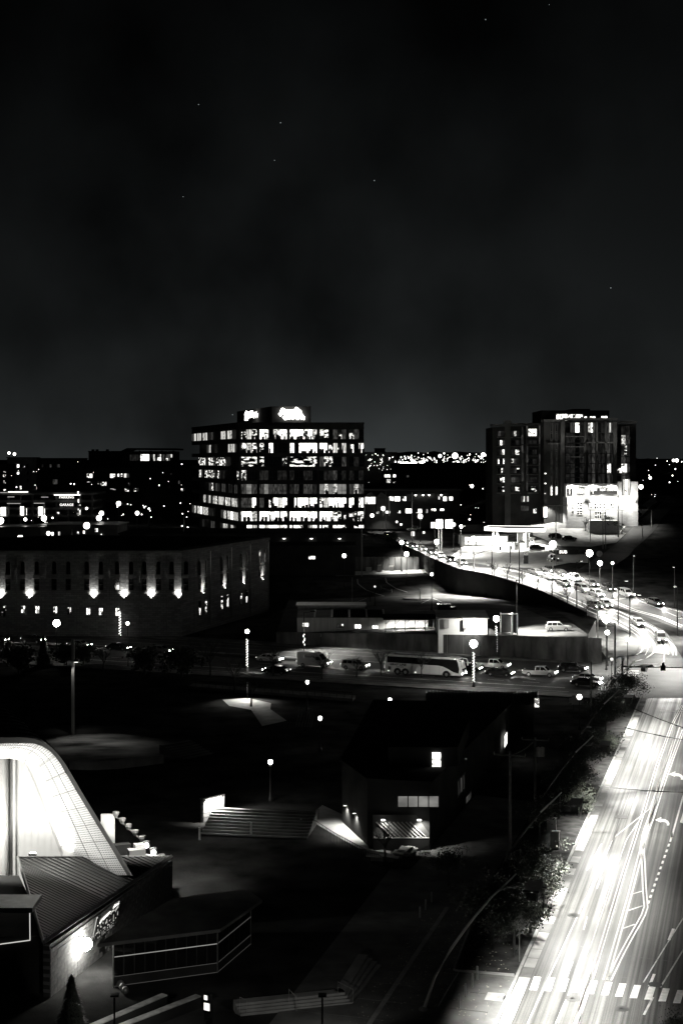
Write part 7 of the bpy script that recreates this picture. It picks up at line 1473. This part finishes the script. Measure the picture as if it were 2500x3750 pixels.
for k, (x, y, w_, h_) in enumerate(((445, 3050, 1.2, .5), (470, 3075, 1.6, .9), (520, 3105, .8, .9), (500, 3130, 1.4, .6))): q = P(x, y, 3.3); mb = MB(); mb.box((q.x, min(q.y, 121.5), 3.2 + h_ / 2), (w_, .8, h_), .4); tag(mb.build('equipment_case', ('shell_white', 'dark_metal', 'shell_white', 'pale_wall')[k]), ['small pale case nearest the top of the lamp rail', 'dark equipment case on the bright side terrace', 'white upright case below the glowing lamp', 'pale flat case at the near end of the side terrace'][k], 'case', 'cases on the side terrace')
spot('added_side_light', D(500, 3000, 120) + Vector((0, 0, 2)), D(470, 3100, 122), 5000, 130, .8, fb, .3)  # added spot to brighten the side terrace

# ================================================================== the entrance building
c0, c1 = W0(183, 3652), W0(632, 3292); zc0, zc1 = 3.7, 3.2
eb = thing('entrance_building', 'brick entrance building with a triangular ribbed roof and a backlit sign', 'building', c0)
A_ = Vector((-25.8, 113.5, 5.2)); B_ = Vector((c1.x - .1, c1.y, 3.55)); C_r = Vector((c0.x - .35, c0.y - .3, 3.85))
wdir = (c1 - c0).normalized(); wn2 = Vector((wdir.y, -wdir.x, 0)); wang = math.atan2(wdir.y, wdir.x); wl2 = (c1 - c0).length
mb = MB(); th_ = -wn2 * .5; mb.prism([c0, c1, c1 + th_, c0 + th_], -.3, lambda p: 3.6 if (Vector((p[0], p[1], 0)) - c0).length < 3 else 3.15)
def wall_local(name, mat, par, L_, z0, z1, z1b=None):
    mb = MB(); z1b = z1 if z1b is None else z1b; mb.add([(0, 0, z0), (L_, 0, z0), (L_, 0, z1b), (0, 0, z1), (0, .5, z0), (L_, .5, z0), (L_, .5, z1b), (0, .5, z1)], [(0, 1, 2, 3), (5, 4, 7, 6), (4, 0, 3, 7), (1, 5, 6, 2), (3, 2, 6, 7)])
    o = mb.build(name, mat); o.parent = par; o.matrix_local = parent_matrix(par).inverted() @ (Matrix.Translation(c0) @ Matrix.Rotation(wang, 4, 'Z')); return o
ew = wall_local('wall', 'stage_brick', eb, wl2, -.3, 3.62, 3.2)
R.seed(19); _bk = []
for k in range(6):
    mb = MB(); mb.span((.012, -.05 - R.uniform(0, .03), .012), (1.05, .0, .318)); o_ = mb.build('tmp', 'stage_stone'); _bk.append(o_.data); bpy.data.objects.remove(o_)
nb_ = 0
for r_ in range(11):
    for c_i in range(24):
        x = c_i * 1.062 - (.53 if r_ % 2 else 0); z = -.02 + r_ * .33
        if x + 1.06 > wl2 or z + .33 > lerp(3.6, 3.2, max(0, x) / wl2): continue
        if 8.0 < x + .5 < 9.2 and z < 2.2: continue
        o_ = bpy.data.objects.new('stone_block', R.choice(_bk)); COL.objects.link(o_); o_.parent = ew; o_.location = (max(x, 0), 0, z); o_.scale = (.5 if x < 0 else 1, 1, 1); nb_ += 1
mb = MB(); mb.add([A_, C_r, B_, A_ - Vector((0, 0, .18)), C_r - Vector((0, 0, .18)), B_ - Vector((0, 0, .18))], [(0, 1, 2), (5, 4, 3), (0, 3, 4, 1), (1, 4, 5, 2), (2, 5, 3, 0)]); mb.build('roof', 'metal_roof', eb)
# raised seams parallel to the photo's: from the left edge down to the eave
_n = (B_ - A_).cross(C_r - A_)
def onroof(x, y):
    o = Vector((0, 0, H)); d_ = D(x, y, 100) - o; return o + d_ * ((A_ - o).dot(_n) / d_.dot(_n))
sd = (onroof(388, 3336) - onroof(98, 3197)).normalized(); nrm = (B_ - A_).cross(C_r - A_).normalized(); nrm = nrm if nrm.z > 0 else -nrm
for i in range(-22, 27):
    p = A_.lerp(C_r, i / 27) if i > 0 else A_.lerp(B_, -i / 23 + .01); e = C_r - p; Bv = B_ - C_r
    # intersect with the eave line C-B in plan
    den = sd.x * Bv.y - sd.y * Bv.x; s = ((C_r.x - p.x) * Bv.y - (C_r.y - p.y) * Bv.x) / den; q = p + sd * s
    u = (q - C_r).dot(Bv) / Bv.length_squared; q = C_r.lerp(B_, min(1, max(0, u)))
    mb = MB(); mb.tube([p.lerp(q, .015) + nrm * .03, q.lerp(p, .02) + nrm * .03], .05, 4); mb.build('roof_seam', 'dark_metal_roof', eb)
mb = MB(); mb.tube([C_r + nrm * .02, B_ + nrm * .02], .17, 4); mb.build('gutter', 'grey_metal', eb); mb = MB(); mb.tube([A_ + nrm * .02, C_r + nrm * .02], .13, 4); mb.build('verge', 'grey_metal', eb)
mb = MB(); mb.tube([A_ + nrm * .05, B_ + nrm * .05], .05, 4); mb.build('ridge', 'pale_wall', eb)
mb = MB(); a = c0 + wdir * 8.1; mb.prism([a, a + wdir * 1.0, a + wdir * 1.0 + wn2 * .03, a + wn2 * .03], 0, 2.2); mb.build('door', 'dark_metal', eb)
# backlit sign: dark raised letters in front of a lit wall, and the glowing end of its lamp box
def onw(x, y):
    k = (x - CX) / F; s = (k * c0.y - c0.x) / (wdir.x - k * wdir.y); p = c0 + wdir * s; return s, p, H - (y - HY) * p.y / F
sgw = thing('wall_sign', 'backlit name sign of dark letters and a swoosh on the entrance wall', 'sign', onw(385, 3400)[1])
s0, p0, z0 = onw(338, 3430); s1, p1, z1 = onw(434, 3360)
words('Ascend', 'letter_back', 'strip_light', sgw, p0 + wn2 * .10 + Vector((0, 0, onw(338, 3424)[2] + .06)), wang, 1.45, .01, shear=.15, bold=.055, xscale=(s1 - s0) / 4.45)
words('Ascend', 'lettering', 'lettering', sgw, p0 + wn2 * .16 + Vector((0, 0, onw(338, 3424)[2])), wang, 1.45, .04, shear=.15, bold=.02, xscale=(s1 - s0) / 4.45)
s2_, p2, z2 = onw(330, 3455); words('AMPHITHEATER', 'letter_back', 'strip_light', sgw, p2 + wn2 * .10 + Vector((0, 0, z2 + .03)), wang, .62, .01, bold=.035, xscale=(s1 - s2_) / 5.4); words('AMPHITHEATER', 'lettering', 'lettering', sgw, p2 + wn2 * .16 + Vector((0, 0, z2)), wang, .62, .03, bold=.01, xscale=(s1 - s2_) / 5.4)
for pts in ([(350, 3392), (375, 3362), (399, 3337)], [(409, 3326), (418, 3314), (432, 3307)]):
    mb = MB(); mb.tube([onw(x, y)[1] + wn2 * .14 + Vector((0, 0, onw(x, y)[2])) for x, y in pts], [.03, .09, .04], 5); mb.build('swoosh', 'sign_soft', sgw)
for s_, z_, pw in ((s0 + .8, z0 + .5, 70), (lerp(s0, s1, .45), onw(380, 3400)[2] + .2, 70), (s1 - .6, onw(425, 3370)[2] + .3, 60)):
    p = c0 + wdir * s_ + wn2 * .10; p.z = z_; l = bpy.data.lights.new('halo_light', 'POINT'); l.energy = pw * .5; l.color = WARM; l.shadow_soft_size = .05; lo = bpy.data.objects.new('halo_light', l); COL.objects.link(lo); lo.parent = sgw; lo.matrix_local = parent_matrix(sgw).inverted() @ Matrix.Translation(p)
gs_, gp, gz_ = onw(283, 3455)
fl = thing('wall_floodlight', 'blinding floodlight on the brick wall left of the name sign', 'floodlight', gp); q = gp + wn2 * .66 + Vector((0, 0, gz_)); mb = MB(); mb.tube([gp + Vector((0, 0, gz_ + .5)), q + Vector((0, 0, .5))], .05, 5); mb.build('bracket', 'dark_metal', fl)
mb = MB(); mb.ball(q, .46, 16, 11); mb.build('lamp_globe', 'lamp_wash', fl, smooth=True)
# dark wing at left with a trimmed opening
lw = thing('dark_wing', 'unlit wing left of the entrance with one light-trimmed opening', 'building', W0(60, 3640)); dl = 97.5
mb = MB(); mb.prism([(-30, dl + 1), (c0.x - .3, dl + 1), (A_.x + .2, 113), (-34, 113)], -.3, 3.9); mb.build('wall', 'dark_wall', lw)
a, b_ = D(-40, 3335, dl + .7), D(128, 3313, dl + .7); mb = MB(); mb.span((a.x, dl, b_.z - .35), (b_.x, dl + 3, b_.z)); mb.build('canopy', 'grey_metal', lw)
for p, q in (((-30, 3462), (112, 3443)), ((111, 3443), (110, 3335))): a, b_ = D(*p, dl + .9), D(*q, dl + .9); mb = MB(); mb.tube([a, b_], .035, 4); mb.build('trim', 'strip_light', lw)
mb = MB(); a = D(50, 3256, 105); mb.box((a.x, 105, 3.95), (.7, .4, .1)); mb.build('roof_hatch', 'pale_wall', lw)
# ticket annex with window lines
an = [W0(415, 3614), W0(795, 3562), W0(916, 3458)]; ta = thing('ticket_annex', 'low dark ticket annex with thin lit lines and a folded roof edge', 'building', an[1]); zt = 3.4
bk_ = [Vector((-7.4, 111, 0)), Vector((-12.9, 108.7, 0))]
mb = MB(); mb.prism(an + bk_, -.2, zt - .25); mb.build('wall', 'dark_wall', ta)
ov = [Vector((-16.9, 98.5, 0)), an[1] + Vector((.3, -.8, 0)), an[2] + Vector((.9, 0, 0))]; mb = MB(); mb.prism(ov + bk_, zt - .24, zt); mb.build('roof', 'dark_concrete', ta)
for (i, j) in ((0, 1), (1, 2)):
    a, b_ = an[i], an[j]; dv = (b_ - a).normalized(); o_ = Vector((dv.y, -dv.x, 0)) * .06; ng = 10 if i == 0 else 6
    for k in range(ng): p, q = a.lerp(b_, (k + .06) / ng), a.lerp(b_, (k + .94) / ng); mb = MB(); mb.quad(p + o_ * .5 + Vector((0, 0, .75)), q + o_ * .5 + Vector((0, 0, .75)), q + o_ * .5 + Vector((0, 0, zt - .5)), p + o_ * .5 + Vector((0, 0, zt - .5))); mb.build('pane', 'dark_glass', ta)
    for z, mt in ((2.1, 'strip_light'), (.72, 'dim_point'), (.05, 'dim_point')): mb = MB(); mb.tube([a + o_ + Vector((0, 0, z)), b_ + o_ + Vector((0, 0, z))], .03 if z > 1 else .016, 4); mb.build('line_light', 'strip_dim' if z < 1 or i else 'strip_mid', ta)
    for p in (a, b_): mb = MB(); mb.tube([p + o_ + Vector((0, 0, 0)), p + o_ + Vector((0, 0, zt - .4))], .05 if (i, p) == (0, a) else .03, 4); mb.build('jamb', 'galvanised', ta)
spot('annex_light', an[0] + Vector((1, -1.6, 3.0)), an[0] + Vector((-.2, 0, 1)), 8, 120, 1, ta, .2)
# planter walls, pylon, steps, bollards
for x0, y0, x1, y1, lab in ((330, 3765, 612, 3642, 'upper of two slanting pale-topped planter walls at bottom left'), (420, 3770, 735, 3646, 'lower of two slanting pale-topped planter walls at bottom left')):
    a, b_ = P(x0, y0, .8), P(x1, y1, .8); a.z = b_.z = 0; t = thing('planter_wall', lab, 'wall', a, 0, 'planter walls'); mb = MB(); wallpx(mb, a, b_, .72, .42); mb.build('wall', 'dark_wall', t); mb = MB(); wallpx(mb, a + Vector((-.03, -.05, 0)), b_ + Vector((.03, -.05, 0)), .8, .52, base=.723); mb.build('coping', 'paint_worn', t)  # sides coloured dark in place of shade below the lit tops
pyl = W0(762, 3802); t = thing('pylon_sign', 'square pylon sign with a white panel and a ring mark at the bottom edge', 'sign', pyl, -.5); hgt = 2.9
mb = MB(); mb.box((0, 0, hgt / 2), (.5, .28, hgt)); mb.build('body', 'grey_metal', t, world=False)
for z, h_, mt, w_ in ((2.62, .28, 'sign_soft', .24), (2.05, .46, 'sign_soft', .42)): mb = MB(); mb.box(((-.08 if w_ < .3 else 0), -.146, z), (w_, .012, h_)); mb.build('panel', mt, t, world=False)
for z in (2.40, 1.74): mb = MB(); mb.box((0, -.146, z), (.5, .013, .13)); mb.build('band', 'lettering', t, world=False)
mb = MB(); mb.tube([(.16 * math.cos(a * .4) + .03, -.15, 1.05 + .17 * math.sin(a * .4)) for a in range(3, 15)], .03, 5); mb.build('ring_mark', 'paint_white', t, world=False)
mb = MB(); mb.tube([(.16, -.15, 1.42), (.02, -.15, 1.32), (.14, -.15, 1.25), (-.02, -.15, 1.2)], .02, 5); mb.build('mark', 'paint_worn', t, world=False)
tl = thing('terrace_steps', 'angled flight of four pale stone steps at the bottom', 'steps', W0(1100, 3680))
S0 = [(880, 3708), (1282, 3668), (1378, 3530)]
for i in range(4):
    off = i * 12; q = [P(x0, y0 - off, .16 * (i + 1)) for x0, y0 in ((880 + i * -6, 3712), (1290 - i * 9, 3670), (1396 - i * 16, 3532))]
    q = [Vector((p.x, p.y, 0)) for p in q]
    for k, (a, b_) in enumerate(zip(q, q[1:])):
        nn = 6 if k == 0 else 4
        for j in range(nn):
            p, r = a.lerp(b_, (j + .005) / nn), a.lerp(b_, (j + .995) / nn); mb = MB(); wallpx(mb, p, r, .16 * (i + 1), .62 if i < 3 else .75, base=-.05); mb.build('stone_block', 'concrete', tl)
for x0, y0, x1, y1, lab in ((904, 3700, 878, 3650, 'left handrail on the angled stone steps'), (1085, 3690, 1058, 3620, 'middle handrail on the angled stone steps'), (1292, 3660, 1237, 3592, 'right handrail on the angled stone steps')):
    a, b_ = P(x0, y0 + 12, .1), P(x1, y1 + 52, .6); t = thing('handrail', lab, 'handrail', a, 0, 'handrails on the stone steps'); mb = MB(); mb.tube([a, a + Vector((0, 0, .9)), b_ + Vector((0, 0, .9)), b_], .03, 6); mb.build('rail', 'galvanised', t)
# paved yard by the near road
yard = flat('pavement', [K(-20, -.25), K(50, -.25), K(60, -7), K(62, -16), K(20, -15), K(-20, -14)], 'dark_concrete', .035)
for i in range(22):
    for j in range(4):
        if j == 0 and i > 7: continue
        t0 = -12 + i * 3.2; o0 = -1.0 - j * 3.1; mb = MB(); mb.prism([K(t0 + .03, o0), K(t0 + 3.17, o0), K(t0 + 3.17, o0 - 3.07), K(t0 + .03, o0 - 3.07)], .036, .058 + R.uniform(-.004, .004)); mb.build('paving_slab', 'dark_concrete', yard)
for i in range(34): t0 = -12 + i * 1.0; mb = MB(); mb.prism([K(t0 + .02, -7.9), K(t0 + .98, -7.9), K(t0 + .98, -8.25), K(t0 + .02, -8.25)], .06, .072); mb.build('paving_brick', 'concrete', yard)
flat('planting', [K(8, -.3), K(120, -.3), K(120, -6), K(30, -6), K(8, -4.4)], 'soil', .075)
for a, b_ in ((K(8, -.35), K(7.8, -4.6)), (K(7.8, -4.6), K(30, -6.1))): mb = MB(); wallpx(mb, a, b_, .2, .15); struct(mb.build('kerb', 'concrete'))
for k in range(9): mb = MB(); a = K(3 + .16 * k, -.4); b_ = K(3 + .16 * k, -1.6); mb.tube([a + Vector((0, 0, .06)), b_ + Vector((0, 0, .06))], .03, 4); mb.build('tactile_bar', 'pale_concrete', yard)
c = C8(80, 1357); mb = MB(); mb.lathe((c.x, c.y, .05), [(.36, 0), (.36, .02), (.3, .022), (.001, .02)], 14); mb.build('manhole_cover', 'dark_metal', yard)
for x, y, h_, lab in ((1680, 3695, .95, 'nearest of four bollards by the paved yard'), (1703, 3655, .95, 'second of four bollards by the paved yard'), (1729, 3618, .95, 'third of four bollards by the paved yard'), (1746, 3590, .95, 'farthest of four bollards by the paved yard'), (1537, 3362, .85, 'nearest of three thin bollards in the dark'), (1558, 3334, .85, 'middle of three thin bollards in the dark'), (1579, 3306, .85, 'farthest of three thin bollards in the dark')):
    p = W0(x, y); t = thing('bollard', lab, 'bollard', p, 0, 'bollards'); mb = MB(); mb.tube([p, p + Vector((0, 0, h_))], .075, 8); mb.build('post', 'galvanised', t); mb = MB(); mb.ball(p + Vector((0, 0, h_)), .085, 8, 4); mb.build('cap', 'galvanised', t)
mb = MB(); stripe(mb, [W0(1755, 3436), W0(1690, 3545), W0(1640, 3625), W0(1603, 3690)], .10, .075, fn=lambda x, y: 0); o = mb.build('edge_strip', 'paint_worn', yard)
R.seed(4); mb = MB()
for i in range(620):
    t0, o0 = R.gauss(9, 9), -R.random() ** .7 * 9 - .4; p = K(t0, o0, .075 if t0 < 8 or o0 < -5 else .09); a = R.uniform(0, 6.28); s = R.uniform(.05, .11); mb.add([p + Vector((s * math.cos(a), s * math.sin(a), .01)), p + Vector((s * .6 * math.cos(a + 1.6), s * .6 * math.sin(a + 1.6), .03)), p - Vector((s * math.cos(a), s * math.sin(a), -.015)), p + Vector((s * .6 * math.cos(a - 1.6), s * .6 * math.sin(a - 1.6), .0))], [(0, 1, 2, 3)])
mb.build('fallen_leaves', 'leaf_litter', kind='stuff')
tree('con', W0(262, 3790), 'dark pointed conifer before the flood-lit brick wall', DS, .72)
for x, y, lab in ((442, 3618, 'upper of three pale ball ornaments by the annex'), (450, 3630, 'middle of three pale ball ornaments by the annex'), (460, 3642, 'lowest of three pale ball ornaments by the annex')):
    p = W0(x, y); mb = MB(); mb.ball(p + Vector((0, 0, .3)), .26, 10, 6); o = mb.build('ball_ornament', 'grey_metal', smooth=True); tag(o, lab, 'ornament', 'pale ball ornaments')
# added lamps out of view, put in to light the steps and planters
for x, y, h_, pw, tx, ty, lab in ((1180, 3905, 4.2, 700, 1120, 3660, 'added unseen path lamp below the angled stone steps'), (420, 3905, 4.2, 750, 520, 3690, 'added unseen path lamp below the planter walls')):
    p = W0(x, y); t = thing('added_path_lamp', lab, 'street lamp', p, 0, 'added path lamps below the view'); mb = MB(); mb.tube([p, p + Vector((0, 0, h_))], .06, 7); mb.build('pole', 'dark_metal', t); q = p + Vector((0, .25, h_)); mb = MB(); mb.box((q.x, q.y, q.z + .05), (.5, .5, .1)); mb.build('lamp_head', 'dark_metal', t)
    spot('beam', q - Vector((0, 0, .03)), W0(tx, ty), pw, 95, .9, t, .1)
tr_ = thing('added_stage_truss', 'added unseen lighting truss left of the view, shining into the shell', 'truss', (-31, 109, 0))
for x in (-33, -29): mb = MB(); mb.tube([(x, 109.5, 0), (x, 109.5, 13)], .15, 6); mb.build('truss_leg', 'galvanised', tr_)
mb = MB(); mb.tube([(-33.2, 109.5, 12.6), (-28.8, 109.5, 12.6)], .15, 6); mb.build('truss_beam', 'galvanised', tr_)
for z in (5.5, 9.5): mb = MB(); mb.box((-29, 109.8, z + .2), (.5, .4, .3)); mb.build('added_flood_lamp', 'dark_metal', tr_); spot('flood', (-28.7, 110.1, z), D(150, 2960, 117), 2700, 140, .6, tr_, .4)  # added floods out of view that whiten the shell lining
